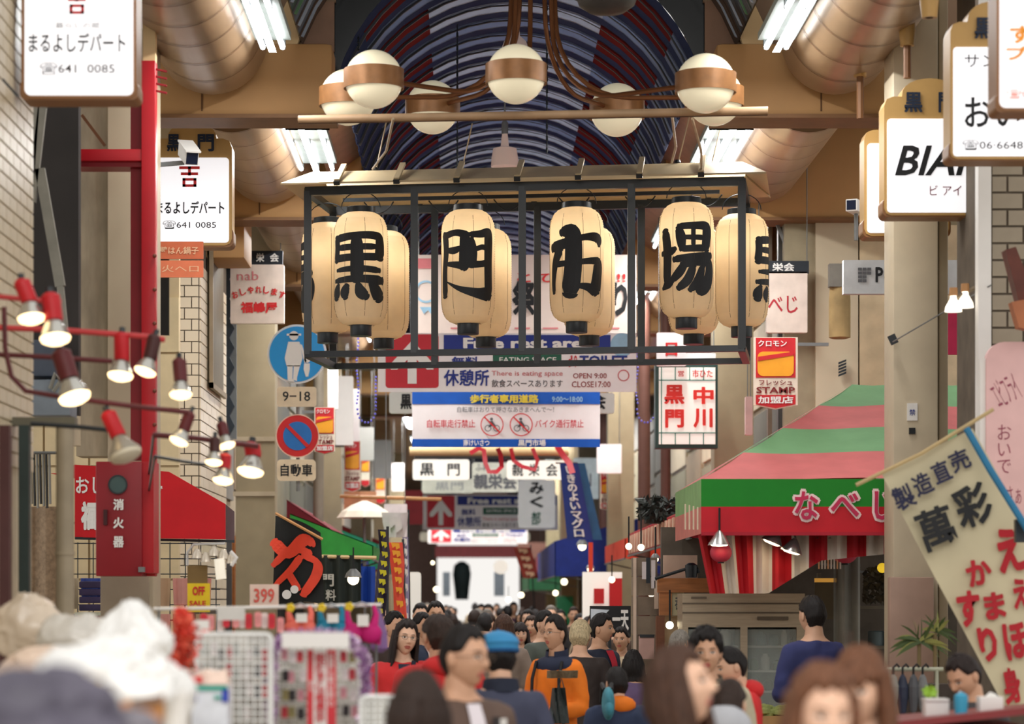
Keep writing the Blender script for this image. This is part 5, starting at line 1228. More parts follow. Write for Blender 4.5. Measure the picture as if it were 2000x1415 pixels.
# ---------------------------------------------------------------- leaning cloth banner with black and red brush letters
o = thing('cloth_banner', 'off-white cloth banner tilted on a stick with black and red brush letters', 'banner', P(1900,1390,14))
def bf(u, v):  # u across, v down
    tl, tr, bl, br = P(1722,926,14), P(1898,838,14), P(1965,1392,14), P(2150,1300,14)
    p = tl.lerp(tr,u).lerp(bl.lerp(br,u), v)
    p.y += .03*math.sin(u*4+v*5)
    return p
MB().grid(lambda u, v: bf(u, 1-v), 12, 24).build('cloth', M('offwhite_cloth', (206,196,164), .8, var=.07, scale=3), o, smooth=True)
MB().tube([P(1672,948,13.95), P(1800,886,13.95), P(1940,800,13.95)], .012, 6).build('stick', M('bamboo_stick', (190,166,120), .5), o, smooth=True)
INK = M('blue_black_ink', (34,36,66), .7); RI = M('red_ink', (178,30,42), .7)
for s, cx, cy, w_, h_, m, bo, rt in (('製',1765,972,42,48,INK,.03,-.42),('造',1802,946,38,44,INK,.03,-.42),('直',1838,922,36,42,INK,.03,-.42),('売',1874,900,40,42,INK,.03,-.42),
    ('萬',1829,1032,72,82,BLACK,.03,-.35),('彩',1900,988,72,82,BLACK,.035,-.35),
    ('え',1972,1075,54,88,RI,.055,-.2),('か',1912,1118,50,52,RI,.05,-.25),('す',1892,1190,46,72,RI,.055,-.1),('ま',1943,1184,42,54,RI,.05,-.15),('え',1994,1160,34,60,RI,.05,-.15),('り',1930,1258,36,70,RI,.05,-.25),('ほ',1984,1252,48,74,RI,.05,-.2),('身',1976,1340,36,72,RI,.05,-.2)):
    T(o, s, cx-w_/2, cy-h_/2, cx+w_/2, cy+h_/2, 13.95, m, bo, rot=rt)
o = thing('slanted_pole', 'thin blue pole leaning beside the cloth banner', 'pole', P(1950,1030,13.9)); MB().tube([P(1888,838,13.9), P(1935,920,13.8), P(2010,1040,13.6)], .02, 8).build('tube', M('blue_pole', (30,110,150), .5), o, smooth=True)
MB().pbox(1984, 1015, 2010, 1060, 13.7, .05).build('dark_clamp', BLACKM, o)

# ---------------------------------------------------------------- lower right: plant, rail, bottles, counter
o = thing('potted_plant', 'spiky green potted plant in front of the beige pillar', 'plant', Vector((P(1810,0,15.5).x,15.5,0)))
b = MB(); rnd = random.Random(21)
for cl, (cx, cy, n, L_) in enumerate(((1795,1262,30,62),(1826,1240,18,50))):
    for k in range(n):
        a = rnd.uniform(-.3, 3.4); l = L_*rnd.uniform(.55,1.05)*15.5/F; base_ = P(cx+rnd.uniform(-6,6), cy, 15.5+rnd.uniform(-.03,.03)); dx = math.cos(a); dy = rnd.uniform(-.5,.5)
        pts = []
        for j in range(6):
            t = j/5; pts.append(base_+Vector((dx*l*t, dy*l*t, math.sin(a)*l*t*1.0-.45*l*t*t*abs(dx)+.02)))
        MBl = MB(); vs = []
        for j, p in enumerate(pts):
            wdt = .013*math.sin(PI*min(.98,(j+.6)/5.6)); vs += [p+Vector((0,0,wdt)), p-Vector((0,0,wdt))+Vector((wdt*.6,0,0))]
        MBl.add(vs, [(2*j,2*j+1,2*j+3,2*j+2) for j in range(5)]).build('leaf', M('leaf_green' if k % 3 else 'leaf_yellow_green', (74,92,50) if k % 3 else (150,152,84), .5, var=.2), o, smooth=True)
MB().tube([P(1795,1310,15.5), P(1795,1258,15.5)], .012, 6).build('stem', M('plant_stem', (120,104,70), .7), o); MB().tube([P(1826,1310,15.5), P(1826,1238,15.5)], .012, 6).build('stem', M('plant_stem'), o)
MB().lathe(Vector((P(1810,0,15.5).x,15.5,.9)), [(.1,0),(.14,.3),(.15,.4)], 16).build('pot', M('dark_pot', (70,60,54), .7), o, smooth=True); MB().box(P(1810,0,15.5).x-.2, 15.3, 0, P(1810,0,15.5).x+.2, 15.7, .9).build('stand', DARK, o)
o = thing('hand_rail', 'pale steel rail in front of the spiky plant', 'rail', P(1785,1310,15)); MB().tube([P(1728,1308,15), P(1842,1308,15)], .012, 8).build('bar', M('pale_rail', (186,190,170), .4), o)
for x in (1738, 1830): MB().tube([P(x,1308,15), Vector((P(x,0,15).x,15,0))], .01, 6).build('upright', M('pale_rail'), o)
for k, (x, m, h_, lb) in enumerate(((1745,'silver_grey_cloth',78,'silver-grey folded umbrella hanging on the rail, nearest the brown-haired woman'),(1763,'navy_umbrella',84,'navy folded umbrella hanging on the rail'),(1784,'dark_grey_umbrella',80,'dark grey folded umbrella hanging on the rail, beside the navy one'),(1802,'mid_grey_umbrella',76,'mid grey folded umbrella hanging on the rail near the lime leaves'))):
    c = P(x, 1318, 14.95); h2 = h_*15/F; o = thing('folded_umbrella', lb, 'umbrella', c-Vector((0,0,h2)), 'folded umbrellas on the rail')
    mm = M(m, {'silver_grey_cloth':(150,146,138),'navy_umbrella':(40,48,70),'dark_grey_umbrella':(84,86,92),'mid_grey_umbrella':(120,122,124)}[m], .5)
    q = MB(); vs = []
    q.lathe(c-Vector((0,0,h2)), [(.006,0),(.02,.03),(.032,h2*.45),(.034,h2*.7),(.02,h2*.92),(.008,h2)], 10); q.build('folded_canopy', mm, o, smooth=False)
    MB().tube([c-Vector((0,0,.01)), c+Vector((0,0,.04)), c+Vector((.02,0,.06)), c+Vector((.035,0,.04))], .007, 6).build('handle', BLACK, o, smooth=True)
o = thing('leafy_sprig', 'bright lime green leaves above the white box', 'plant', P(1818,1368,11.9))
for k in range(9):
    a = k*.7; p = P(1816, 1352, 11.9); t = Vector((math.cos(a)*.04, .02*math.sin(a*3), math.sin(a)*.035))
    s_ = Vector((-t.z, 0, t.x))*.35; MB().add([p, p+t*.5+s_, p+t, p+t*.5-s_], ((0,1,2,3),)).build('leaf', M('lime_leaf', (150,196,60), .5), o)
MB().tube([P(1816,1352,11.9), P(1818,1385,11.9)], .006, 5).build('stem', M('lime_leaf'), o)
ctr = thing('sales_counter', 'dark red counter top at the lower right corner', 'counter', Vector((2.3,11.2,0)))
MB().add([P(1735,1412,11), P(2010,1382,11), P(2010,1375,12.3), P(1735,1398,12.3), P(1735,1426,11), P(2010,1396,11)], ((0,1,2,3),(4,5,1,0))).build('top_board', M('maroon_counter', (128,44,46), .4), ctr)
a_ = P(1735,1420,11.05); MB().box(a_.x, 11.05, 0, a_.x+.7, 12.2, a_.z-.02).build('body_panel', M('maroon_counter'), ctr)
o = thing('paper_box', 'white box on the counter under the lime leaves', 'box', P(1832,1402,11.6)); MB().pbox(1808, 1366, 1854, 1402, 11.6, .09).build('box_body', WHITE, o, bevel=.003); MB().pbox(1808, 1366, 1854, 1370, 11.59, .11).build('box_lid', WHITE, o)
o = thing('blue_cup', 'small blue carton with a straw on the counter', 'cup', P(1878,1396,11.5)); MB().lathe(P(1877,1396,11.5), [(.028,0),(.032,.07),(.03,.085),(.008,.1)], 12).build('cup_body', M('cyan_cup', (60,160,196), .5), o, smooth=True); MB().tube([P(1877,1362,11.5), P(1875,1350,11.5)], .004, 5).build('straw', WHITE, o)
o = thing('paper_box', 'white tissue box on the counter at the foot of the cloth banner', 'box', P(1938,1392,11.5)); MB().pbox(1914, 1362, 1960, 1392, 11.5, .09).build('box_body', WHITE, o, bevel=.003); MB().pprism([(1924,1362),(1934,1352),(1944,1356),(1950,1362)], 11.54, .01).build('tissue', WHITE, o)

# ================================================================ LEFT SIDE
rf = thing('red_steel_frame', 'red painted steel frame with long post and cross bar before the left pillar', 'frame', Vector((P(289,0,16.9).x,16.9,1.9)))
MB().pbox(276, 118, 303, 1126, 16.85, .12).build('post', RED, rf, bevel=.006); MB().pbox(255, 190, 277, 900, 16.95, .06).build('inner_post', REDD, rf)
MB().pbox(108, -20, 132, 300, 17.0, .08).build('post', REDD, rf); MB().pbox(100, 291, 290, 314, 16.86, .1).build('cross_bar', RED, rf, bevel=.005); MB().pbox(100, 313, 290, 326, 16.9, .2).build('bar_underside', REDD, rf)
MB().pbox(279, 0, 303, 120, 16.9, .1).build('cream_post', CREAM, rf)
for k in range(4): MB().tube([P(303,135+k*14,16.9), P(326,140+k*14,16.9)], .008, 5).build('coil_cable', REDD, rf)
for k in range(10): MB().ball(P(302, 500+k*66, 16.83), .014, 8).build('hook', M('rust', (120,60,44), .6), rf)
ex = thing('extinguisher_cabinet', 'deep red extinguisher cabinet with three white characters and round window', 'cabinet', P(240,1126,16.6))
MB().pbox(187, 902, 277, 1126, 16.6, .3).build('cabinet_body', REDD, ex, bevel=.008); MB().pbox(272, 902, 300, 1120, 16.65, .28).build('side_channel', RED, ex)
disc(MB(), 230, 947, 17, 16.585, .02).build('round_window', M('grey_green_glass', (72,92,92), .15), ex)
b = ring(MB(), 230, 947, 16, 19, 16.58); b.build('window_rim', BLACKM, ex)
for s, y in (('消',975),('火',1011),('器',1048)): T(ex, s, 221, y, 242, y+22, 16.59, WHITE, .045)
MB().pbox(202, 996, 209, 1026, 16.57, .03).build('door_handle', M('dark_handle', (60,14,20), .4), ex); MB().pbox(270, 1108, 282, 1118, 16.56, .05).build('latch', GREYM, ex)
# round post and gear at far left
o = thing('round_post', 'grey-beige round post left of the extinguisher cabinet', 'post', Vector((P(128,0,13.3).x,13.3,0)))
c = P(127,0,13.3); MB().lathe(Vector((c.x,13.3,0)), [(.047,0),(.047,P(0,830,13.3).z)], 24).build('shaft', M('greyish_beige', (160,148,126), .5), o, smooth=True)
MB().lathe(Vector((c.x,13.3,P(0,1085,13.3).z)), [(.052,0),(.052,.02)], 24).build('collar', M('greyish_beige'), o)
o = thing('shop_beam', 'olive steel beam over the left shop front', 'beam', P(70,832,13.25)); MB().pbox(-40, 815, 146, 831, 13.25, .1).build('bar', M('olive_steel', (104,100,84), .5), o)
o = thing('shop_post', 'dark green-black post at the far left under the olive beam', 'post', Vector((P(48,0,13.2).x,13.2,0))); MB().pbox(36, 831, 56, 1640, 13.2, .07).build('bar', M('dark_green_steel'), o)
o = thing('shop_post', 'maroon post at the far left edge under the olive beam', 'post', Vector((P(8,0,12.6).x,12.6,0))); MB().pbox(-2, 831, 18, 1640, 12.6, .07).build('bar', M('plum_steel', (84,50,50), .5), o)
# grey steel diagonals and pipes in the recess
o = thing('steel_bracing', 'grey steel diagonal braces between tiled wall and left pillar', 'brace', P(95,560,15.5))
for a, c2, w_ in (((72,180),(55,420),.05),((78,330),(118,560),.06),((62,395),(100,60),.05),((60,230),(95,200),.02),((118,560),(128,660),.04)): MB().bar(P(*a,15.5), P(*c2,15.5), w_, .04).build('bar', M('weathered_grey_steel', (132,130,120), .6, var=.2), o)
MB().tube([P(8,-10,14), P(20,150,14), P(12,190,14)], .03, 8).build('pipe', M('weathered_grey_steel'), o)
MB().bar(P(24,10,13.8), P(38,36,13.8), .012, .012).build('rod', BLACKM, o); MB().bar(P(5,155,12.8), P(35,188,12.8), .012, .012).build('rod', BLACKM, o)
o = thing('column_pipe', 'beige round pipe beside the left flat pillar', 'pipe', Vector((P(142,0,17.3).x,17.3,2.85))); MB().tube([Vector((P(142,0,17.3).x,17.3,2.85)), Vector((P(142,0,17.3).x,17.3,6))], .055, 16).build('tube', BEIGE, o, smooth=True)
MB().bar(P(160,225,17.2), P(205,285,17.2), .02, .02).build('stay', M('rusty_rod'), o)
o = thing('air_conditioner', 'blue-grey outdoor unit in the recess at the far left', 'machine', P(98,812,15.8)); MB().pbox(58, 742, 136, 812, 15.8, .3).build('casing', M('blue_grey_casing', (120,130,140), .5, var=.15), o, bevel=.01); MB().pbox(56, 664, 110, 735, 15.9, .3).build('upper_casing', M('dark_blue_grey', (70,78,92), .5), o, bevel=.01)
b = MB(); b.tube([P(98,760,15.75), P(108,730,15.75), P(118,745,15.75), P(104,765,15.75)], .014, 6); b.build('hose', M('weathered_grey_steel'), o, smooth=True)

# lamp bars with red spot lamps
LD_ = 12.2
def bar_thing(pts, r, mat, label, d=LD_):
    x_, y_ = pts[0]
    o = thing('lamp_bar', label, 'bar', P(pts[len(pts)//2][0], pts[len(pts)//2][1], d)); MB().tube([P(x,y,d) for x, y in pts], r, 8).build('tube', mat, o, smooth=True)
    q_ = P(x_,y_,d)
    if x_ < 0: MB().tube([q_, Vector((q_.x,d,0))], .014, 6).build('upright', BLACKM, o)
    elif x_ > 290: MB().tube([q_, Vector((P(289,y_,16.8).x,16.85,q_.z))], .008, 6).build('arm', BLACKM, o)
    return o
bar_thing([(-20,578),(60,586),(120,590)], .012, M('faded_red_pipe', (190,60,62), .5), 'short red pipe carrying the two upper left spot lamps', 11.6)
bar_thing([(-20,640),(100,644),(215,652),(285,658),(322,664)], .014, M('faded_red_pipe'), 'long pale red pipe across the left pillar carrying spot lamps')
bar_thing([(-20,692),(100,698),(220,706)], .012, M('dark_red_pipe', (92,34,38), .5), 'dark red pipe just below the long pale red pipe')
bar_thing([(8,600),(10,680),(22,735),(50,764),(110,774),(170,782),(260,794),(370,806)], .012, M('dark_red_pipe'), 'curved dark pipe bending down and right behind the big spot lamp', 11.9)
bar_thing([(60,828),(150,834),(210,840)], .011, BLACKM, 'short dark pipe holding the unlit reflector lamp')
bar_thing([(300,850),(380,856),(440,864),(505,872)], .014, M('dark_red_pipe'), 'lower right pipe carrying the cluster of spot lamps', 12.8)
bar_thing([(302,892),(360,902),(425,912)], .008, BLACKM, 'thin lowest pipe beneath the cluster of spot lamps', 12.8)
HR = M('lamp_red', (190,26,36), .45, var=.12); HD = M('lamp_dark_red', (96,34,38), .45, var=.15)
SILV = M('bulb_silver', (196,196,190), .2, metal=.8, var=.03)
def red_lamp(x0, y0, x1, y1, bx, by, r, label, mat, lit=True, d=LD_, hr=None):
    """holder from (x0,y0) to (x1,y1), bulb face centred near (bx,by), r px"""
    o = thing('spot_lamp', label, 'lamp', P(bx,by,d), 'red spot lamps on the left bars')
    a, c, f = P(x0,y0,d), P(x1,y1,d), P(bx,by,d); hr = (hr or r*.62)*d/F; R_ = r*d/F
    dv = (f-a); dv.y = -abs(dv.length)*.25; dv.normalize()
    MB().tube([a, a+dv*.008, c-dv*.01, c], [hr*.7, hr, hr, hr*.95], 18).build('holder', mat, o, smooth=True)
    q = dv.to_track_quat('Z','X').to_matrix()
    MB().lathe(c, [(hr*.8,0),(hr*1.1,R_*.35),(R_*.95,R_*.95),(R_,R_*1.15)], 24, axis=q, cap=False).build('reflector_bulb', SILV if lit else M('dull_reflector', (150,144,132), .35, metal=.4), o, smooth=True)
    MB().lathe(c, [(R_,R_*1.15),(R_*.92,R_*1.35),(R_*.6,R_*1.52),(.002,R_*1.58)], 24, axis=q, cap=False).build('bulb_face', M('lamp_glow', (255,222,168), .3, emit=3.2, var=0) if lit else M('frosted_glass', (206,198,176), .3), o, smooth=True)
    MB().tube([a-dv*.03, a], hr*.4, 8).build('swivel', BLACKM, o)
red_lamp(42,548,58,592,52,612,27,'bright spot lamp with red holder at the far left, higher of the first two',HR,d=11.4)
red_lamp(98,575,105,628,108,652,30,'bright spot lamp with red holder at the far left, lower of the first two',HR,d=11.4)
red_lamp(118,686,136,742,145,770,32,'large warm spot lamp with dark red holder, tilted to the right',HD,d=11.8)
red_lamp(238,652,238,706,233,724,25,'spot lamp with short red holder hanging on the long pale red pipe',HR)
red_lamp(303,656,292,702,284,716,22,'spot lamp with dark brown holder in front of the red post',M('lamp_brown', (70,36,36), .45))
red_lamp(350,702,353,746,352,764,22,'spot lamp with maroon holder against the white tiles, upper one',HD)
red_lamp(210,806,232,854,238,874,33,'unlit dull reflector lamp with red holder above the extinguisher cabinet',HR,lit=False,d=11.9,hr=16)
red_lamp(372,806,358,842,352,856,19,'spot lamp with maroon holder against the white tiles, lower one',HD)
red_lamp(432,826,438,852,444,866,17,'upturned pale spot lamp at the top of the lamp cluster',HD,d=12.8)
red_lamp(420,856,419,884,418,896,17,'dark-holdered spot lamp at the left of the lamp cluster',M('lamp_brown'),d=12.7)
red_lamp(440,888,438,916,436,932,20,'red-holdered spot lamp at the bottom of the lamp cluster',HR,d=12.8)
red_lamp(492,866,494,892,486,908,26,'wide silver spot lamp at the right end of the lamp cluster',HR,d=12.9)

# red awning cloth with white kana on the left
o = thing('awning', 'bright red awning cloth with white kana behind the extinguisher cabinet', 'awning', P(290,1052,20))
RC = M('bright_red_canvas', (196,20,30), .75, var=.06)
MB().pprism([(98,925),(110,925),(146,908),(330,922),(440,985),(440,1054),(146,1050),(146,935)], 20, .04).build('front_cloth', RC, o)
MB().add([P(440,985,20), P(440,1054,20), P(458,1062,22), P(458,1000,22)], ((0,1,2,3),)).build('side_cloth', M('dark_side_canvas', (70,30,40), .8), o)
T(o, 'おしゃれ', 148, 932, 262, 966, 20, WHITE, .02); T(o, '福', 158, 980, 190, 1036, 20, WHITE, .07); T(o, '屋', 300, 950, 318, 962, 20, WHITE, .02)
MB().bar(P(146,1052,20), P(458,1058,20.2), .02, .02).build('rail', BLACKM, o)

# wire mesh wall with goods, hanging lamp cluster, yellow sale sheet
o = thing('wire_grid', 'black wire mesh display grid behind the left goods', 'grid', P(260,1250,19)); 
for k in range(13): MB().tube([P(62+k*30,1060,19), P(62+k*30,1420,19)], .004, 4, caps=False).build('wire', BLACKM, o)
for k in range(8): MB().tube([P(62,1062+k*30,19), P(430,1062+k*30,19)], .004, 4, caps=False).build('wire', BLACKM, o)
rnd = random.Random(5)
gm = [M('goods_pink', (196,140,130), .7), M('goods_tan', (170,140,110), .7), M('goods_darkc', (70,54,60), .7), M('goods_blue', (70,90,170), .7), M('goods_cream', (210,196,170), .7)]
for k in range(16):
    x = 70+(k % 8)*45; y = 1130+(k//8)*70; h_ = rnd.randint(40,60); w_ = rnd.randint(24,38)
    q = MB(); q.grid(lambda u, v: P(x+u*w_+4*(v-.5)*(u-.5), y+h_*(1-v), 18.8+.02*math.sin(u*9)), 6, 3, thick=.01)
    q.build('garment_pack', gm[rnd.randint(0,4)], None, smooth=True, label='packed garment on the black wire grid, %s from the left in its %s row' % (ORD[k % 8], ['upper','lower'][k//8]), cat='garment', group='packs on the wire grid')
o = thing('sale_sheet', 'yellow sheet with red sale lettering on the wire grid', 'sign', P(388,1195,16)); MB().pbox(366, 1140, 410, 1196, 16, .01).build('sheet', M('bright_yellow_sheet', (232,200,30), .5), o)
T(o, 'OFF', 376, 1146, 400, 1164, 16, REDP, .04); T(o, 'SALE', 370, 1174, 402, 1184, 16, REDP, .02); MB().pbox(366, 1105, 405, 1140, 16.1, .02).build('brown_backing', M('olive_brown_card', (130,104,60), .6), o)
o = thing('lamp_cluster', 'cluster of small chrome lamps above the yellow sale sheet', 'lamp', P(420,1120,16)); 
MB().tube([P(366,1105,16), P(366,1080,16), P(378,1064,16), P(440,1062,16)], .008, 6).build('arm', CHROME, o, smooth=True)
for x, y in ((385,1085),(402,1092),(418,1080),(436,1086),(452,1095)): MB().lathe(P(x,y,16), [(.035,-.02),(.03,.01),(.012,.04)], 12).build('lamp_head', M('pearly_lamp', (216,206,190), .25, metal=.4), o, smooth=True)
MB().tube([P(428,1092,15.9), P(432,1132,15.9)], .032, 14).build('white_tube', M('warm_white_tube', (250,240,222), .4, emit=.35), o, smooth=True); MB().tube([P(450,1078,15.9), P(462,1090,15.9), P(452,1106,15.9)], .012, 8).build('ring_hook', WHITE, o, smooth=True)
o = thing('price_card', 'cream price card with red scribbled digits beside the bras', 'sign', P(516,1185,15)); MB().pbox(488, 1142, 544, 1184, 15, .01).build('card', M('pink_cream_card', (240,214,200), .6), o); T(o, '399', 496, 1150, 536, 1178, 15, M('pale_red_print', (222,96,84), .6), .02)

# garment rail with bras
rl = thing('garment_rail', 'white rail from which the bras hang', 'rail', P(580,1185,12.4)); MB().tube([P(300,1190,12.4), P(470,1188,12.4), P(745,1182,12.4)], .009, 8).build('bar', WHITE, rl)
for x in (310, 735): MB().tube([P(x,1186,12.4), Vector((P(x,0,12.4).x,12.4,0))], .006, 8).build('upright', GREYM, rl)
def bra(cx, y, w_, h_, mat, label):
    o = thing('bra', label, 'bra', P(cx, y+h_, 12.3), 'bras hanging on the rail')
    for s_ in (-1, 1):
        c = P(cx+s_*w_*.23, y+h_*.68, 12.28); b = MB(); b.ball(c, w_*.27*12.3/F, 16, sc=(1,.6,.95)); b.build('cup', mat, o, smooth=True)
        MB().tube([P(cx+s_*w_*.3, y+h_*.5, 12.28), P(cx+s_*w_*.36, y+h_*.2, 12.3), P(cx+s_*w_*.3, y-2, 12.32)], [.022,.014,.01], 8).build('strap', mat, o, smooth=True)
    MB().pprism([(cx-w_*.5,y+h_*.62),(cx+w_*.5,y+h_*.62),(cx+w_*.46,y+h_*.98),(cx,y+h_*.9),(cx-w_*.46,y+h_*.98)], 12.3, .02).build('band', mat, o)
    MB().pbox(cx-8, y+h_*.2, cx+14, y+h_*.5, 12.22, .003).build('tag', WHITE, o)
    b = MB()
    for k in range(5): a = k*1.257; b.ball(P(cx-w_*.3+5*math.cos(a), y+5*math.sin(a), 12.2), .011, 8)
    b.build('yellow_flower', M('yellow_flower', (236,206,50), .5), o, smooth=True, kind='stuff')
    MB().tube([P(cx-w_*.3,y,12.32), P(cx,y-8,12.32), P(cx+w_*.3,y,12.32)], .006, 6).build('hanger', CHROME, o)
bra(586, 1188, 62, 56, M('coral_fabric', (232,112,96), .7), 'coral pink bra on the rail, first of the three'); bra(647, 1188, 62, 58, M('teal_fabric', (24,124,156), .7), 'teal blue bra on the rail, middle one'); bra(706, 1186, 80, 76, M('magenta_fabric', (190,20,110), .7), 'magenta bra with white tag, largest on the rail')
o = thing('hanging_bag', 'thin violet plastic bag hanging right of the magenta bra', 'bag', P(742,1280,12.5))
MB().lathe(P(740,1275,12.6), [(.02,0),(.045,.02),(.04,.1),(.02,.17),(.006,.22)], 10, sx=1, sy=.5).build('bag_body', M('violet_film', (130,96,150), .4, var=.2), o)
# pink and red small goods row
for k in range(11):
    x = 392+k*15+rnd.randint(-3,3); y = 1200+rnd.randint(-6,8)
    MB().pprism(rounded(x, y, x+13, y+30, 4, 2), 12.0+.02*(k % 3), .03).build('goods_pouch', M(['pouch_red','pouch_pink','pouch_white'][k % 3], [(206,40,56),(230,150,150),(232,220,216)][k % 3], .4, var=.2, scale=30), None, label='small %s pouch above the white wire rack, %s from the left' % (['red','pink','white'][k % 3], ORD[k]), cat='pouch', group='pouches above the wire rack')
# white wire rack
def wire_rack(x0, y0, x1, y1, d, step, label, nx=None):
    o = thing('wire_rack', label, 'rack', Vector((P((x0+x1)/2,0,d).x, d, 0)), 'white wire racks')
    m = M('white_wire', (232,234,232), .4)
    fr_ = [P(x0,y1,d), P(x0,y0+10,d), P(x0+3,y0+3,d), P(x0+10,y0,d), P(x1-10,y0,d), P(x1-3,y0+3,d), P(x1,y0+10,d), P(x1,y1,d)]
    MB().tube(fr_, .009, 8).build('frame_tube', m, o, smooth=True)
    x = x0+step
    while x < x1-2: MB().tube([P(x,y0+4,d), P(x,y1,d)], .0032, 4, caps=False).build('wire', m, o); x += step
    y = y0+step
    while y < y1: MB().tube([P(x0,y,d), P(x1,y,d)], .0032, 4, caps=False).build('wire', m, o); y += step
    for xx in (x0, x1): MB().tube([P(xx,y1,d), Vector((P(xx,0,d).x,d,0))], .009, 8).build('leg', m, o)
    MB().pbox(x0+3, y0+4, x1-3, y1, d+.28, .01).build('backing_sheet', M('pale_backing', (186,184,176), .6, var=.35, scale=22), o)
    return o
wire_rack(384, 1240, 530, 1430, 9.6, 14, 'white wire rack behind the detergent packs'); wire_rack(540, 1245, 700, 1430, 9.9, 16, 'white wire rack framed in violet tinsel'); wire_rack(705, 1362, 800, 1430, 9.2, 13, 'low white wire rack below the violet bag')
pl_ = plate(550, 1236, 682, 1266, 9.5, [], 'blank white header card over the tinsel-framed rack', WHITE, r=1, th=.01, hang=None)
plate(342, 1212, 408, 1240, 10.5, [('七十',368,1220,392,1234,BLACK,.0)], 'white card with faint black strokes above the wire rack', WHITE, r=1, th=.01, hang=None)
plate(424, 1186, 478, 1212, 11.5, [], 'blank white framed card above the red pouches', M('grey_white_card', (214,212,208), .5), r=1, th=.01, hang=None)
for k in range(36):
    x = 548+(k % 9)*17+rnd.randint(-3,3); y = 1272+(k//9)*36+rnd.randint(-4,4)
    if 596 < x+6 < 662: continue
    MB().pprism(rounded(x, y, x+13, y+22, 3, 2), 9.84, .02).build('hair_accessory', M(['acc_pink','acc_white','acc_red','acc_olive','acc_black'][k % 5], [(214,150,160),(228,220,220),(196,60,70),(150,140,90),(50,46,48)][k % 5], .4, var=.25, scale=40), None, label='small carded accessory in the tinsel frame, %s from the left in the %s row' % (ORD[k % 9], ORD[k//9]), cat='accessory', group='carded accessories in the tinsel frame')
for k in range(30):
    x = 392+(k % 8)*17+rnd.randint(-3,3); y = 1262+(k//8)*38+rnd.randint(-5,5)
    MB().pprism(rounded(x, y, x+12, y+24, 3, 2), 9.7, .02).build('carded_item', M(['acc_grey','acc_white','acc_dark','acc_red'][k % 4], [(170,176,170),(228,220,220),(70,70,74),(196,60,70)][k % 4], .4, var=.25, scale=40), None, label='small carded item on the plain white rack, %s from the left in the %s row' % (ORD[k % 8], ORD[k//8]), cat='accessory', group='carded items on the white rack')
# violet tinsel
def tinsel(pts, d, label, n=2200, r=.036):
    b = MB(); rn = random.Random(2); seg = []
    for i in range(len(pts)-1): seg.append(math.hypot(pts[i+1][0]-pts[i][0], pts[i+1][1]-pts[i][1]))
    tot = sum(seg)
    for k in range(n):
        t = rn.random()*tot; i = 0
        while t > seg[i]: t -= seg[i]; i += 1
        f = t/seg[i]; p = P(pts[i][0]+(pts[i+1][0]-pts[i][0])*f, pts[i][1]+(pts[i+1][1]-pts[i][1])*f, d)
        v = Vector((rn.gauss(0,1), rn.gauss(0,1), rn.gauss(0,1))).normalized()*r*rn.uniform(.5,1); w_ = Vector((rn.gauss(0,1), rn.gauss(0,1), rn.gauss(0,1))).normalized()*.0035
        b.add([p-w_, p+w_, p+v+w_, p+v-w_], ((0,1,2,3),), rn.randint(0,1))
    ob = b.build('tinsel_garland', [M('violet_tinsel', (178,120,190), .25, metal=.3, var=.2), M('pale_tinsel', (226,200,226), .25, metal=.3)], None, label=label, cat='tinsel', kind='stuff')
tinsel([(532,1420),(528,1330),(532,1265),(556,1246),(620,1240),(682,1248),(712,1285),(716,1340),(708,1420)], 9.75, 'violet tinsel garland around the accessory rack')
o = thing('vertical_sign', 'vertical red and white price notice inside the tinsel frame', 'sign', P(628,1420,9.6))
MB().pbox(600, 1270, 656, 1440, 9.6, .01).build('sheet', M('notice_red', (208,52,62), .5), o); MB().pbox(612, 1270, 638, 1440, 9.592, .004).build('white_field', WHITE, o)
T(o, '税抜き価格表示', 615, 1276, 636, 1412, 9.592, M('notice_red'), .03, vert=True); T(o, '店頭価格は税込', 641, 1276, 651, 1380, 9.6, WHITE, .01, vert=True); T(o, '税込', 603, 1330, 610, 1350, 9.6, WHITE, .01, vert=True)
# detergent packs
o = thing('detergent_pack', 'white, green and blue detergent pack at the bottom of the wire rack', 'pack', P(410,1420,8.8))
MB().pprism(rounded(374, 1340, 446, 1440, 8, 3), 8.8, .12).build('pack_body', M('pack_white', (220,224,232), .35, var=.1, scale=20), o, bevel=.004); MB().pbox(378, 1340, 444, 1349, 8.79, .01).build('green_band', M('teal_green_print', (40,160,140), .5), o); MB().pbox(374, 1350, 384, 1372, 8.79, .01).build('blue_band', M('strong_blue_print', (30,60,170), .5), o); MB().pbox(434, 1346, 446, 1372, 8.79, .01).build('blue_band', M('strong_blue_print'), o); MB().pbox(418, 1360, 432, 1366, 8.788, .01).build('green_mark', M('teal_green_print'), o)
o = thing('detergent_pack', 'white and orange refill pack lying on the green and blue pack', 'pack', P(410,1340,8.9)); MB().pprism([(378,1338),(382,1318),(398,1308),(420,1312),(440,1308),(446,1338)], 8.85, .1).build('pack_body', M('pack_white_orange', (238,206,190), .35, var=.25, scale=16), o, bevel=.004); MB().pbox(380, 1322, 394, 1334, 8.84, .01).build('red_mark', REDP, o)
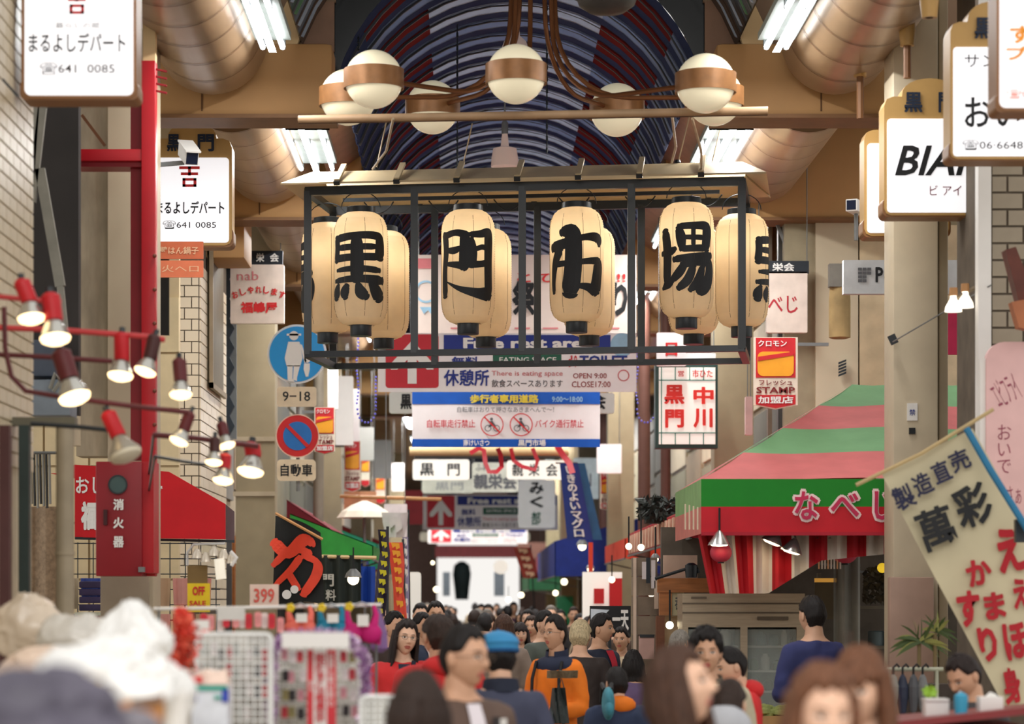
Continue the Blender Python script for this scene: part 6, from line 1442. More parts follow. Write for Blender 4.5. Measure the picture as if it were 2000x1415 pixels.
# red branching foliage
b = MB(); rn = random.Random(9); 
for k in range(1500):
    t = rn.random(); y = 1190+t*180; wd = 8+34*min(1, t*1.7) if t < .75 else 42*(1-(t-.75)*2); cx = 352+12*math.sin(t*7)+(-12*t)
    p = P(cx+rn.gauss(0,.5)*wd, y, 9.2+rn.gauss(0,.05)); v = Vector((rn.gauss(0,1), rn.gauss(0,1), rn.gauss(0,1))).normalized()*.016; w_ = Vector((rn.gauss(0,1), rn.gauss(0,1), rn.gauss(0,1))).normalized()*.007
    b.add([p-v, p+w_, p+v, p-w_], ((0,1,2,3),), rn.randint(0,1))
o = thing('red_foliage', 'bright red leafy branch standing between the plastic bags and the wire rack', 'plant', P(345,1385,9.2)); b.build('foliage', [M('red_leaf', (222,52,36), .5, var=.2), M('orange_leaf', (232,96,70), .5)], o, kind='stuff')
MB().tube([P(352,1210,9.2), P(348,1300,9.2), P(345,1420,9.2)], .008, 6).build('branch', M('red_branch', (120,40,30), .6), o)
# crumpled plastic bags and the goods in front
FILM = M('clear_white_film', (232,232,230), .22, var=.08, scale=5, spec=.7)
def crumple(cx, cy, w_, h_, d, mat, label, seed=0, name='plastic_bag', cat='bag', amp=.22, group='crumpled bags at the lower left', spikes=0):
    c = P(cx, cy, d); rx = w_/2*d/F; rz = h_/2*d/F; b = MB(); b.ball((0,0,0), 1, 64); vs = []; S = Vector((seed*3.1, seed*1.7, seed))
    for v in b.v:
        v = Vector(v); r1 = 1-2*abs(noise.noise(v*1.7+S)); r2 = 1-2*abs(noise.noise(v*3.9+S*2)); r3 = 1-2*abs(noise.noise(v*8.5+S)); r4 = noise.noise(v*.9+S)
        n = amp*(.75*r4*1.6+.42*r1+.30*r2+.14*r3)
        q = v*(.86+n)
        if v.z > .5: q.z += (v.z-.5)*spikes*(.5+r1); q.x *= 1-.35*spikes*(v.z-.5)
        vs.append((c.x+q.x*rx, c.y+q.y*rx*.7, c.z+q.z*rz))
    b.v = vs
    return b.build(name, mat, None, smooth=True, ang=38, label=label, cat=cat, group=group)
crumple(50,1232,150,130,10.6,M('tan_film', (206,190,170), .25, var=.15, scale=5, spec=.7),'tan tinted plastic bag at the far left below the round post',1,spikes=.3)
crumple(165,1252,170,120,10.2,M('grey_film_b', (206,202,194), .25, var=.12, scale=5, spec=.7),'greyish clear plastic bag beside the tan one',2)
crumple(262,1258,150,110,8.6,FILM,'white plastic bag with a peak, nearest the red foliage',3,spikes=.9)
crumple(225,1335,270,170,6.6,FILM,'big white plastic bag in the middle of the lower left pile',4,amp=.3)
crumple(330,1355,110,120,7.2,FILM,'white plastic bag at the right of the pile, above the white tub',5)
crumple(95,1305,190,100,9.2,M('peach_film', (220,196,176), .3, var=.15),'peach tinted plastic bag between the tan and big white ones',6)
crumple(85,1430,380,250,4.6,M('dark_grey_violet_bag', (84,80,94), .5, var=.35, scale=3),'dark grey-violet crumpled bag close in the bottom left corner',7,amp=.3)
crumple(240,1450,180,130,4.9,M('mid_grey_bag', (120,116,124), .5, var=.2, scale=3),'mid grey crumpled bag to the right of the dark corner bag',8,amp=.3)
o = thing('yellow_bottle', 'pale yellow bottle in the lower left pile', 'bottle', P(190,1430,6.0)); MB().lathe(P(190,1440,6.0), [(.035,0),(.036,.08),(.03,.1),(.014,.12),(.014,.135)], 16).build('bottle_body', M('pale_yellow_plastic', (236,216,150), .4), o, smooth=True); MB().lathe(P(190,1440,6.0)+Vector((0,0,.135)), [(.016,0),(.016,.02)], 12).build('cap', WHITE, o)
o = thing('orange_box', 'orange-brown box in the lower left pile', 'box', P(270,1430,6.1)); MB().pprism([(236,1372),(312,1362),(312,1440),(236,1440)], 6.1, .1).build('box_body', M('orange_carton', (206,140,70), .5), o, bevel=.004); MB().pprism([(256,1368),(316,1358),(316,1374),(256,1384)], 6.08, .03).build('dark_rim', M('brown_rim', (120,96,80), .5), o)
o = thing('white_tub', 'white plastic tub between the orange box and the detergent pack', 'tub', P(345,1440,6.6)); MB().lathe(P(342,1445,6.6), [(.03,0),(.04,.1),(.042,.11)], 18).build('tub_body', WHITE, o, smooth=True); MB().lathe(P(342,1445,6.6)+Vector((0,0,.11)), [(.044,0),(.044,.012)], 18).build('lid', WHITE, o)
# display table under the left goods
tb = thing('display_table', 'display table carrying the bags and packs at the lower left', 'table', Vector((-1.0,7.2,0))); MB().box(-1.75, 4.2, 1.30, -.62, 8.7, 1.36).build('table_top', M('pale_table', (190,180,164), .6), tb)
for x, y in ((-1.7,4.3),(-.68,4.3),(-1.7,8.6),(-.68,8.6)): MB().box(x-.03, y-.03, 0, x+.03, y+.03, 1.3).build('leg', M('pale_table'), tb)

o = thing('mesh_sheet', 'tan see-through mesh sheet hanging behind the dark green-black post', 'sheet', P(85,1180,18.5)); MB().grid(lambda u, v: P(58+u*62, 1185-195*v, 18.5+.03*math.sin(u*9)), 12, 1).build('mesh_cloth', M('tan_mesh', (158,136,112), .8, var=.25, scale=30), o, smooth=True)
for k in range(7): MB().tube([P(60+k*6,888,18.3), P(62+k*6,985+(k % 3)*4,18.3)], .010, 5).build('hanger_strip', M(['silver_strip','dark_strip'][k % 2], [(150,150,144),(60,60,58)][k % 2], .5), o)
MB().tube([P(55,885,18.3), P(112,885,18.3)], .012, 6).build('rail', GREYM, o)
for k, (x, c_, lb) in enumerate(((84,'plum','dark plum folded cloths on the shelf at the far left'),(180,'violet','dark violet folded cloths on the shelf beside the pillar base'))):
    o = thing('cloth_stack', lb, 'cloth', P(x,1200,18.6)); 
    for j in range(4): MB().pbox(x-26, 1136+j*15, x+24, 1149+j*15, 18.6, .15).build('folded_cloth', M('cloth_dark_'+c_, (64,44,58) if c_ == 'plum' else (60,50,84), .8, var=.3), o, bevel=.01)
    MB().pbox(x-34, 1197, x+34, 1203, 18.5, .35).build('shelf_board', M('pale_rail'), o)

tb = thing('display_table', 'second display table carrying the tan and greyish bags at the far left', 'table', Vector((-1.7,10.4,0))); MB().box(-2.2, 9.0, 1.44, -1.2, 11.4, 1.5).build('table_top', M('pale_table'), tb)
for x, y in ((-2.15,9.1),(-1.25,9.1),(-2.15,11.3),(-1.25,11.3)): MB().box(x-.03, y-.03, 0, x+.03, y+.03, 1.44).build('leg', M('pale_table'), tb)
# ================================================================ PEOPLE
def sm(x, a, b):
    t = max(0.0, min(1.0, (x-a)/(b-a))); return t*t*(3-2*t)
G = lambda x, s: math.exp(-(x/s)**2)
def head_pt(th, ph, fem=False, out=0.0):
    nx, ny, nz = math.sin(th)*math.cos(ph), -math.cos(th)*math.cos(ph), math.sin(ph)
    a, b, c = (.072 if fem else .075)+out, .094+out, .116+out
    x, y, z = a*nx, b*ny, c*nz
    t = max(0, -z/.116)
    x *= 1-(.34 if fem else .26)*t*t
    y *= (1-.42*t) if y > 0 else (1-.06*t)
    if y > 0: y *= 1.05; 
    if y < 0 and out == 0:
        f = sm(-y, .02, .06); ax = abs(x)
        g = sm(.028-z, 0, .05)*(1-sm(-z, .022, .036)) if z < .028 else 0
        d = .023*G(x, .0105)*g + .007*G(ax-.012, .007)*G(z+.024, .009)
        d += -.010*G(ax-.031, .016)*G(z-.012, .011) + .004*G(ax-.03, .02)*G(z-.034, .008) + .004*G(ax-.042, .018)*G(z+.02, .02)
        d += .006*G(x, .019)*(G(z+.050, .0048)+G(z+.062, .0055)) - .004*G(x, .022)*G(z+.056, .0024) + .007*G(x, .02)*G(z+.096, .013)
        y -= d*f
    return Vector((x, y, z))
def head_geo(b, fem, X, hi=True, mi_skin=0, mi_lip=1):
    nu, nv = (72, 64) if hi else (32, 28)
    vs = []; k = .5
    for j in range(nv+1):
        ph = -PI/2+PI*j/nv
        for i in range(nu):
            s_ = -PI+2*PI*i/nu; vs.append(head_pt(s_-k*math.sin(s_), ph, fem))
    f0 = []; f1 = []
    for j in range(nv):
        for i in range(nu):
            i2 = (i+1) % nu; f = (j*nu+i, j*nu+i2, (j+1)*nu+i2, (j+1)*nu+i); c = (vs[f[0]]+vs[f[2]])/2
            (f1 if (abs(c.x) < .024-abs(c.z+.056)*.9 and -.067 < c.z < -.046 and c.y < -.06) else f0).append(f)
    n = len(b.v); vw = [X @ v for v in vs]
    b.add(vw, f0, mi_skin); b.f += [tuple(i+n for i in f) for f in f1]; b.m += [mi_lip]*len(f1)
    for s_ in (-1, 1):
        e = MB(); e.ball((0,0,0), 1, 12)
        b.add([X @ Vector((s_*.0765+v[0]*.010+s_*max(0,v[1])*.006, .010+v[1]*.020, -.002+v[2]*.031+v[1]*.004)) for v in e.v], e.f, mi_skin)
        e = MB(); e.ball((0,0,0), 1, 8)
def remesh(b, name, vox, smooth_it=6, fold=0.0, seed=0.0):
    me = b.mesh(name); o = bpy.data.objects.new('tmp', me); COL.objects.link(o)
    m = o.modifiers.new('r', 'REMESH'); m.mode = 'VOXEL'; m.voxel_size = vox
    s_ = o.modifiers.new('s', 'SMOOTH'); s_.iterations = smooth_it; s_.factor = .5
    dg = bpy.context.evaluated_depsgraph_get(); me2 = bpy.data.meshes.new_from_object(o.evaluated_get(dg))
    n = len(me2.vertices); co = np.empty(n*3); me2.vertices.foreach_get('co', co); co = co.reshape(-1,3)
    if fold:
        nr = np.empty(n*3); me2.vertices.foreach_get('normal', nr); nr = nr.reshape(-1,3)
        x, y, z = co.T
        w_ = np.sin(z*34+np.sin(x*17+seed)*2.2+np.sin(y*23)*1.6+seed)*.5+np.sin((x*1.4+z)*52+np.sin(z*21+seed*2)*2)*.3+np.sin((y-x)*38+z*13+seed)*.35
        co = co+nr*(w_*fold)[:,None]
    fs = [tuple(p.vertices) for p in me2.polygons]; out = [tuple(v) for v in co]
    bpy.data.objects.remove(o); bpy.data.meshes.remove(me); bpy.data.meshes.remove(me2)
    return out, fs
TOR = [(.80,.155,.105,.01),(.92,.168,.118,.012),(1.02,.150,.105,.005),(1.12,.148,.102,0),(1.24,.168,.116,-.004),(1.34,.182,.116,0),(1.40,.182,.100,.008),(1.435,.150,.085,.012),(1.462,.105,.075,.014),(1.49,.060,.058,.014),(1.56,.056,.056,.010)]
def torso(b, inf=0.0, z0=0, z1=9, flare=0, w=1.0, n=24):
    rings = [r for r in TOR if z0 <= r[0] <= z1]
    if z0 < .8:
        rings = [(z0, (.165+flare)*1.0, .12+flare, .01), ((z0+.8)/2, .165+flare/2, .118+flare/2, .01)]+rings
    vs = []; m = len(rings)
    for i, (z, hx, hy, cy) in enumerate(rings):
        k = inf if z < 1.43 else inf*.7
        for q in range(n):
            a = 2*PI*q/n; c, s_ = math.cos(a), math.sin(a)
            c2 = math.copysign(abs(c)**.85, c); s2 = math.copysign(abs(s_)**.85, s_)
            vs.append(Vector(((hx*w+k)*c2, (hy+k)*s2+cy, z)))
    fs = [(i*n+q, i*n+(q+1)%n, (i+1)*n+(q+1)%n, (i+1)*n+q) for i in range(m-1) for q in range(n)]
    fs += [tuple(range(n-1,-1,-1)), tuple((m-1)*n+q for q in range(n))]
    b.add(vs, fs)
POSES = {
 'down': [((.235,.02,1.12),(.24,-.05,.88)), ((-.235,.02,1.12),(-.24,-.05,.88))],
 'hold': [((.25,.0,1.12),(.09,-.25,1.10)), ((-.25,.0,1.12),(-.09,-.25,1.10))],
 'walk': [((.24,.06,1.13),(.25,.04,.88)), ((-.24,-.04,1.13),(-.22,-.18,.93))],
 'up':   [((.26,-.05,1.14),(.16,-.24,1.28)), ((-.24,.02,1.12),(-.24,-.04,.88))],
}
def arms(b, pose, inf=0.0, sleeve=False, w=1.0):
    for (e, wr), s_ in zip(POSES[pose], (1,-1)):
        sh = Vector((s_*.170*w, .008, 1.385)); e = Vector(e); wr = Vector(wr); e.x *= w; wr.x *= w
        r = [.056, .052, .046, .041, .036, .030, .025]
        pts = [sh, sh.lerp(e,.35)+Vector((s_*.012,0,0)), sh.lerp(e,.7)+Vector((s_*.006,0,0)), e, e.lerp(wr,.3), e.lerp(wr,.7), wr]
        if sleeve: pts[-1] = e.lerp(wr,.97); r = [.056,.054,.050,.047,.043,.040,.036]
        b.tube(pts, [x+inf for x in r], 14)
        b.ball(tuple(sh), .058+inf, 14)
def legs(b, inf=0.0, pants=False, stride=0.0, z1=.86):
    for s_ in (1,-1):
        k = Vector((s_*.10, -.02-stride*s_*.5, .48)); a = Vector((s_*.10, .02-stride*s_, .08))
        h = Vector((s_*.085, .01, z1))
        r = [.088,.078,.060,.054,.044] if not pants else [.090,.082,.070,.068,.062]
        b.tube([h, h.lerp(k,.5), k, k.lerp(a,.45), a], [x+inf for x in r], 14)
def hand(b, wrist, dirv, side, palm_n, X, curl=.6):
    d = Vector(dirv).normalized(); n = Vector(palm_n).normalized(); s_ = d.cross(n).normalized()*side
    w_ = Vector(wrist); T_ = lambda p: X @ p
    q = MB()
    q.tube([w_-d*.01, w_+d*.02, w_+d*.05, w_+d*.085], [.026,.030,.036,.032], 12)
    vs = [Vector(v) for v in q.v]; vs = [w_+(v-w_)-n*((v-w_).dot(n))*.55 for v in vs]; b.add([T_(v) for v in vs], q.f, 0)
    for k, (off, L_) in enumerate(((-.026,.062),(-.009,.072),(.009,.068),(.025,.055))):
        p = w_+d*.08+s_*off; q = MB(); pts = [p-d*.02]; dd = d.copy()
        for j in range(4):
            pts.append(p.copy()); p = p+dd*L_/3; dd = (dd+n*curl*.5).normalized()
        q.tube(pts, [.0095,.0095,.0088,.0078,.006][:len(pts)], 8); b.add([T_(Vector(v)) for v in q.v], q.f, 0)
    p = w_+d*.025-s_*.028; q = MB(); q.tube([p+s_*.012, p-s_*.012+d*.015, p-s_*.016+d*.04+n*.012, p-s_*.010+d*.06+n*.02], [.012,.0115,.010,.007], 8); b.add([T_(Vector(v)) for v in q.v], q.f, 0)
HC = (0, -.004, 1.622)
NECK = Vector((0,.015,1.53))
def headX(yaw, pitch, roll=0):
    c = Vector(HC)
    return Matrix.Translation(NECK) @ Matrix.Rotation(yaw,4,'Z') @ Matrix.Rotation(roll,4,'Y') @ Matrix.Rotation(pitch,4,'X') @ Matrix.Translation(c-NECK-Vector((0,.012,0)))
CACHE = {}
def body_mesh(pose, fem, yaw, pitch, hi, roll=0):
    key = ('body', pose, fem, round(yaw,2), round(pitch,2), hi, roll)
    if key in CACHE: return CACHE[key]
    kb = ('bodybase', pose, hi, fem)
    w = .9 if fem else 1.0
    if kb not in CACHE:
        b = MB(); torso(b, 0, w=w); arms(b, pose, w=w); legs(b)
        for s_ in (1,-1): b.tube([(s_*.10,.05,.05),(s_*.10,-.05,.035),(s_*.105,-.15,.03)], [.038,.04,.028], 10)
        CACHE[kb] = remesh(b, 'tmp', .016 if hi else .026, 5)
    vs, fs = CACHE[kb]
    b = MB(); b.add(vs, fs, 0); X = headX(yaw, pitch, roll)
    head_geo(b, fem, X, hi)
    p0 = X @ Vector((0,.022,-.055)); b.tube([Vector((0,.012,1.40)), Vector((0,.012,1.47)), (Vector((0,.012,1.5))+p0)/2, p0, X @ Vector((0,.02,0))], [.075,.066,.057 if not fem else .048,.056 if not fem else .048,.04], 20)
    if hi or pose == 'hold':
        for (e, wr), s_ in zip(POSES[pose], (1,-1)):
            e = Vector((e[0]*w,e[1],e[2])); wr = Vector((wr[0]*w,wr[1],wr[2])); dv = (wr-e).normalized()
            hand(b, wr, dv, s_, (0,-.3,-1) if pose in ('hold','up') else (-s_,0,0), Matrix.Identity(4))
    me = b.mesh('body', True, ang=85); me.materials.append(M('skin')); me.materials.append(M('lip_skin'))
    CACHE[key] = me; return me
def jacket_mesh(pose, fem, style, hi, seed=0):
    key = ('jacket', pose, fem, style, hi)
    if key in CACHE: return CACHE[key]
    w = .9 if fem else 1.0; b = MB()
    hem = {'jacket':.82,'coat':.52,'puffy':.80}[style]; inf = {'jacket':.022,'coat':.028,'puffy':.036}[style]
    torso(b, inf, z0=hem, z1=1.465, flare=.03 if style == 'coat' else .0, w=w); arms(b, pose, inf*.75, True, w=w)
    b.ball((0,.01,1.42), .10, 14, sc=(1.25,.85,.55))
    vs, fs = remesh(b, 'tmp', .016 if hi else .028, 5, fold=.0045 if style != 'puffy' else .007, seed=seed)
    b = MB(); b.add(vs, fs); me = b.mesh('jacket', True, ang=85); CACHE[key] = me; return me
def trousers_mesh(stride, hi):
    key = ('trousers', stride, hi)
    if key in CACHE: return CACHE[key]
    b = MB(); legs(b, .006, True, stride); torso(b, .012, z0=.80, z1=1.03)
    vs, fs = remesh(b, 'tmp', .02 if hi else .03, 4, fold=.003); b = MB(); b.add(vs, fs); me = b.mesh('trousers', True, ang=85); CACHE[key] = me; return me
def shoes_mesh():
    if 'shoes' in CACHE: return CACHE['shoes']
    b = MB()
    for s_ in (1,-1):
        b.add(*(lambda q: ([(v[0]*.048+s_*.10, v[1]*.14-.045, max(0,v[2]*.055+.045)) for v in q.v], q.f))(MB().ball((0,0,0),1,14)))
    me = b.mesh('shoes', True); CACHE['shoes'] = me; return me
def hair_geo(style, fem, X, hi):
    key = ('hair', style, fem, hi, tuple(round(v,2) for r in X for v in r))
    if key in CACHE: return CACHE[key]
    b = MB(); nu, nv = (72, 48) if hi else (28, 20)
    th0 = {'short':.016,'wavy':.026,'bob':.02,'long':.018,'bangs':.018,'bald':.004,'bun':.016,'grey':.018}[style]
    vs = []
    for j in range(nv+1):
        ph = -PI/2+PI*j/nv
        for i in range(nu):
            th = -PI+2*PI*i/nu; a = abs(math.degrees(th)); el = math.degrees(ph)
            front = {'short':40,'wavy':36,'bob':16,'long':38,'bangs':13,'bald':70,'bun':38,'grey':44}[style]
            hl = front+4*math.cos(th*9) if a < 42 else front+(12-front)*sm(a,42,74) if a < 74 else 12+(8-12)*sm(a,74,100) if a < 100 else 8+(-40-8)*sm(a,100,132)
            if style == 'wavy' and 40 < a < 80: hl -= 14
            m = sm(el-hl, -3, 9)
            nz = noise.noise(Vector((math.sin(th)*3, math.cos(th)*3, ph*2.2)))*.006+noise.noise(Vector((th*11, ph*2.0, 3)))*.004+noise.noise(Vector((th*30, ph*3.0, 9)))*.003
            if style == 'wavy': nz *= 2.4
            top = .008*sm(el, 20, 80)
            vs.append(X @ head_pt(th, ph, fem, out=(th0+top+nz)*m-.014*(1-m) if m < 1 or True else 0))
    b.add(vs, [(j*nu+i, j*nu+(i+1)%nu, (j+1)*nu+(i+1)%nu, (j+1)*nu+i) for j in range(nv) for i in range(nu)])
    L_ = {'long':.36,'bangs':.33,'bob':.15}.get(style, 0)
    if L_:
        a0 = 58 if style != 'bob' else 62; n_u = 60 if hi else 24; n_v = 16 if hi else 8
        def cur(u, v, off=0):
            th = math.radians(a0+(360-2*a0)*u); t = 1-v; z = .055-(L_+.055)*t
            st = noise.noise(Vector((th*9, t*1.2, 1)))*.010+noise.noise(Vector((th*28, t*.8, 5)))*.004
            r = .0 + .012*sm(t,0,.3) + st + off
            x = math.sin(th)*(.082+r+.02*sm(t,.4,1)); y = -math.cos(th)*(.100+r)
            if z < -.03 and y > 0: y = y*(1-.2*sm(-z,.03,.12))
            return X @ Vector((x, y+.008, z+.02*noise.noise(Vector((th*6,0,2)))*t))
        b2 = MB(); 
        o_ = [cur(i/n_u, j/n_v, .010) for j in range(n_v+1) for i in range(n_u+1)]; n_ = [cur(i/n_u, j/n_v, -.012) for j in range(n_v+1) for i in range(n_u+1)]
        m = len(o_); W = n_u+1
        fs = [(j*W+i, j*W+i+1, (j+1)*W+i+1, (j+1)*W+i) for j in range(n_v) for i in range(n_u)]
        fs += [tuple(q+m for q in reversed(f)) for f in fs]
        bd = [i for i in range(W)]+[(j+1)*W-1 for j in range(1,n_v+1)]+[n_v*W+i for i in range(n_u-1,-1,-1)]+[j*W for j in range(n_v-1,0,-1)]
        fs += [(bd[(k+1)%len(bd)], bd[k], bd[k]+m, bd[(k+1)%len(bd)]+m) for k in range(len(bd))]
        b.add(o_+n_, fs)
    if style == 'bun': b.add(*(lambda q: ([X @ Vector((v[0]*.04, v[1]*.035+.115, v[2]*.04+.04)) for v in q.v], q.f))(MB().ball((0,0,0),1,16)))
    me = b.mesh('hair', True, ang=85); CACHE[key] = me; return me
def eyes_geo(b, X, fem):
    for s_ in (-1,1):
        def pt(dx, dz, off):
            x = s_*.031+dx; th = math.atan2(x, .09); 
            # project on the face
            z = .010+dz; ph = math.asin(max(-.9,min(.9,z/.116))); th = math.asin(max(-.9,min(.9, x/(.074*math.cos(ph)))))
            q = head_pt(th, ph, fem); return X @ Vector((q.x, q.y-off, q.z))
        n = 12
        ring_ = [pt(.0145*math.cos(2*PI*k/n), .0052*math.sin(2*PI*k/n)*(1 if math.sin(2*PI*k/n) > 0 else .7), .0022) for k in range(n)]
        b.add([pt(0,0,.004)]+ring_, [(0,k+1,(k+1)%n+1) for k in range(n)], 0)
        ring_ = [pt(.0052*math.cos(2*PI*k/n), .0050*math.sin(2*PI*k/n), .0048) for k in range(n)]
        b.add([pt(0,0,.0055)]+ring_, [(0,k+1,(k+1)%n+1) for k in range(n)], 1)
        up = [pt(.016*(k/4-1), .0045*math.sin(PI*k/8)+.0005, .0052) for k in range(9)]; dn = [pt(.016*(k/4-1), .0065*math.sin(PI*k/8)+.0012, .0042) for k in range(9)]
        b.add(up+dn, [(k,k+1,k+10,k+9) for k in range(8)], 1)
def brows_geo(b, X, fem):
    for s_ in (-1,1):
        lo, hi_ = [], []
        for k in range(9):
            dx = s_*(.014+.034*k/8); z = .030+.004*math.sin(PI*k/8*.9); tk = (.0035 if fem else .0052)*math.sin(PI*(k+1.2)/10.5)
            for lst, zz in ((lo, z-tk/2),(hi_, z+tk/2)):
                ph = math.asin(zz/.116); th = math.asin(max(-.9,min(.9,dx/(.074*math.cos(ph))))); q = head_pt(th, ph, fem); lst.append(X @ Vector((q.x,q.y-.0025,q.z)))
        b.add(lo+hi_, [(k,k+1,k+10,k+9) for k in range(8)])
M('skin', (216,172,144), .5, var=.06, scale=9); M('lip_skin', (186,104,92), .4, var=.05)
SKINS = [MATS['skin'], M('skin_tan', (204,158,128), .5, var=.06, scale=9), M('skin_pale', (228,184,156), .5, var=.05, scale=9)]
HAIRS = {k: M('hair_'+k, c, .62, var=.45, scale=36, stretch=(4,4,.4), spec=.3, bump=.35) for k, c in {'black':(26,22,22),'dark_brown':(48,34,28),'brown':(72,48,36),'chestnut':(108,70,48),'grey':(120,114,106),'blond_grey':(186,170,136),'brown_black':(38,28,26)}.items()}
PANTS = [M('trouser_navy', (40,44,58), .8), M('trouser_black', (32,32,34), .8), M('trouser_tan', (130,112,88), .8), M('jeans_blue', (58,74,104), .8)]
SHOE = M('shoe_dark', (40,34,32), .5)
EYEW = M('eye_white', (226,220,212), .3, var=.02); EYED = M('eye_dark', (26,18,16), .2, var=.02)
PPL = {}
def person(px, py_top, d, yaw, label, jacket, hair='short', hcol='black', fem=False, pose='down', style='jacket', skin=0, hyaw=0, hpitch=0, hroll=0, group=None, hi=True, pants=0, bulk=1.0, key=None, cap=None):
    x = (px-CX)*d/F; zt_ = CAMZ-(py_top-CY)*d/F; s = zt_/1.752
    o = thing('person', label, 'person', (x, d, 0), group)
    # head centre sits over the given pixel column: shift for head offset is negligible
    o.rotation_euler = (0,0,yaw); o.scale = (s*bulk, s*bulk, s)
    def part(name, me, mats):
        q = bpy.data.objects.new(name, me); COL.objects.link(q); q.parent = o; ORG[q.name] = Vector((0,0,0))
        if not me.materials:
            for m in mats: me.materials.append(m)
        for i, m in enumerate(mats):
            if i < len(q.material_slots): q.material_slots[i].link = 'OBJECT'; q.material_slots[i].material = m
        return q
    X = headX(hyaw, hpitch, hroll)
    part('body', body_mesh(pose, fem, hyaw, hpitch, hi, hroll), [SKINS[skin], MATS['lip_skin']])
    if hair: part('hair', hair_geo(hair, fem, X, hi), [HAIRS[hcol]])
    part('jacket' if style != 'coat' else 'coat', jacket_mesh(pose, fem, style, hi), [jacket])
    part('trousers', trousers_mesh(.0 if pose != 'walk' else .16, hi), [PANTS[pants]])
    part('shoes', shoes_mesh(), [SHOE])
    face_to_cam = math.cos(yaw+hyaw) > -.35
    if face_to_cam:
        ke = ('eyes', fem, round(hyaw,2), round(hpitch,2), hroll)
        if ke not in CACHE:
            b = MB(); eyes_geo(b, X, fem); m1 = b.mesh('eyes', True); b = MB(); brows_geo(b, X, fem); CACHE[ke] = (m1, b.mesh('eyebrows', True))
        part('eyes', CACHE[ke][0], [EYEW, EYED]); part('eyebrows', CACHE[ke][1], [HAIRS[hcol if hcol != 'grey' else 'dark_brown']])
    if key: PPL[key] = (o, X, part)
    return o
def addpart(key, name, b, mats, smooth=True, ang=60):
    o, X, part = PPL[key]; me = b.mesh(name, smooth, ang=ang)
    return part(name, me, mats if isinstance(mats, list) else [mats])
def collar(key, mat, r=.088, h=.06, z=1.455, open_=0.0, name='collar'):
    b = MB(); n = 24
    def cf_(u, v):
        a = -PI/2+open_+(2*PI-2*open_)*u; rr = r-.012*v; return Vector((rr*math.cos(a), rr*.95*math.sin(a)+.012, z+h*v-.015*math.cos(a+PI/2)))
    b.grid(cf_, n, 3, thick=.008); addpart(key, name, b, mat)
def front_panel(key, mat, w0, w1, z0, z1, inf=.028, name='shirt_front', w=1.0, cx=0.0):
    def yy(x, z):
        for (za,ha,da,ca),(zb,hb,db,cb) in zip(TOR, TOR[1:]):
            if za <= z <= zb:
                t = (z-za)/(zb-za); hx = ha+(hb-ha)*t+inf; hy = da+(db-da)*t+inf; c = ca+(cb-ca)*t
                k = max(0, 1-abs(x/(hx*w))**(2/.85)); return c-hy*k**(.85/2)
        return -.1
    b = MB(); b.grid(lambda u, v: (lambda z, ww: Vector((cx+(u*2-1)*ww, yy(cx+(u*2-1)*ww, z)-.004, z)))(z0+(z1-z0)*v, w0+(w1-w0)*v), 8, 20); addpart(key, name, b, mat)
def glasses(key, fem=False):
    o, X, part = PPL[key]; b = MB()
    for s_ in (-1,1):
        b.tube([X @ Vector((s_*.033+.021*math.cos(2*PI*k/20), -.106+.004*abs(math.cos(2*PI*k/20)), .010+.0145*math.sin(2*PI*k/20))) for k in range(21)], .0014, 5)
        b.tube([X @ Vector((s_*.054,-.100,.014)), X @ Vector((s_*.078,-.06,.012)), X @ Vector((s_*.08,.01,.012))], .0014, 5)
    b.tube([X @ Vector((-.012,-.108,.012)), X @ Vector((0,-.112,.015)), X @ Vector((.012,-.108,.012))], .0014, 5)
    addpart(key, 'glasses', b, M('glasses_frame', (110,96,84), .3, metal=.5))
def scarf(key, mat, r=.10, z=1.44, t=.03):
    b = MB(); b.tube([(r*math.cos(2*PI*k/20), r*.9*math.sin(2*PI*k/20)+.01, z+.012*math.sin(k)) for k in range(21)], t, 10); addpart(key, 'scarf', b, mat)
def backpack(px, py0, py1, w_, d, mat, label):
    o = thing('backpack', label, 'backpack', P(px, py1, d)); b = MB(); c = P(px, (py0+py1)/2, d); hh = (py1-py0)/2*d/F; ww = w_/2*d/F
    b.ball((c.x,c.y,c.z), 1, 20, sc=(ww, .11, hh)); b.build('bag_body', mat, o, smooth=True)
    b = MB(); b.ball((c.x, c.y-.09, c.z-hh*.3), 1, 14, sc=(ww*.7,.05,hh*.45)); b.build('front_pocket', mat, o, smooth=True)
    for s_ in (-1,1): MB().tube([c+Vector((s_*ww*.5,.05,hh*.8)), c+Vector((s_*ww*.7,.16,hh*1.1)), c+Vector((s_*ww*.8,.22,0))], .014, 6).build('strap', BLACK, o, smooth=True)
JB = lambda n, c, **k: M('cloth_'+n, c, .8, var=k.get('var',.12), scale=7)
R90 = PI/2
# --- main figures, near to far
person(1597,1296,6.2,.1,'blurred brown-haired woman closest to the camera at the lower right',JB('taupe',(150,120,96)),'long','chestnut',True,hpitch=.12,hyaw=.1,skin=2)
person(1688,1260,7.6,-.35,'blurred woman with straight brown hair and fringe just behind the closest woman',JB('plum_brown',(96,64,62)),'bangs','chestnut',True,hpitch=.2,hyaw=-.1,skin=2)
person(817,1316,7.4,PI,'blurred back of a dark-haired head low in the crowd left of centre',JB('dark_olive',(70,64,56)),'bob','dark_brown',True,hi=True,style='coat')
o = person(1332,1268,7.5,.75,'woman with long brown hair looking up to the right, cream sleeve',JB('cream_knit',(206,200,186)),'long','brown',True,hyaw=.45,hpitch=-.22,skin=2,key='w')
scarf('w', JB('dark_scarf',(56,56,60)), .10, 1.42, .03); front_panel('w', JB('dark_top',(44,46,56)), .10, .06, .95, 1.42, .028, w=.9)
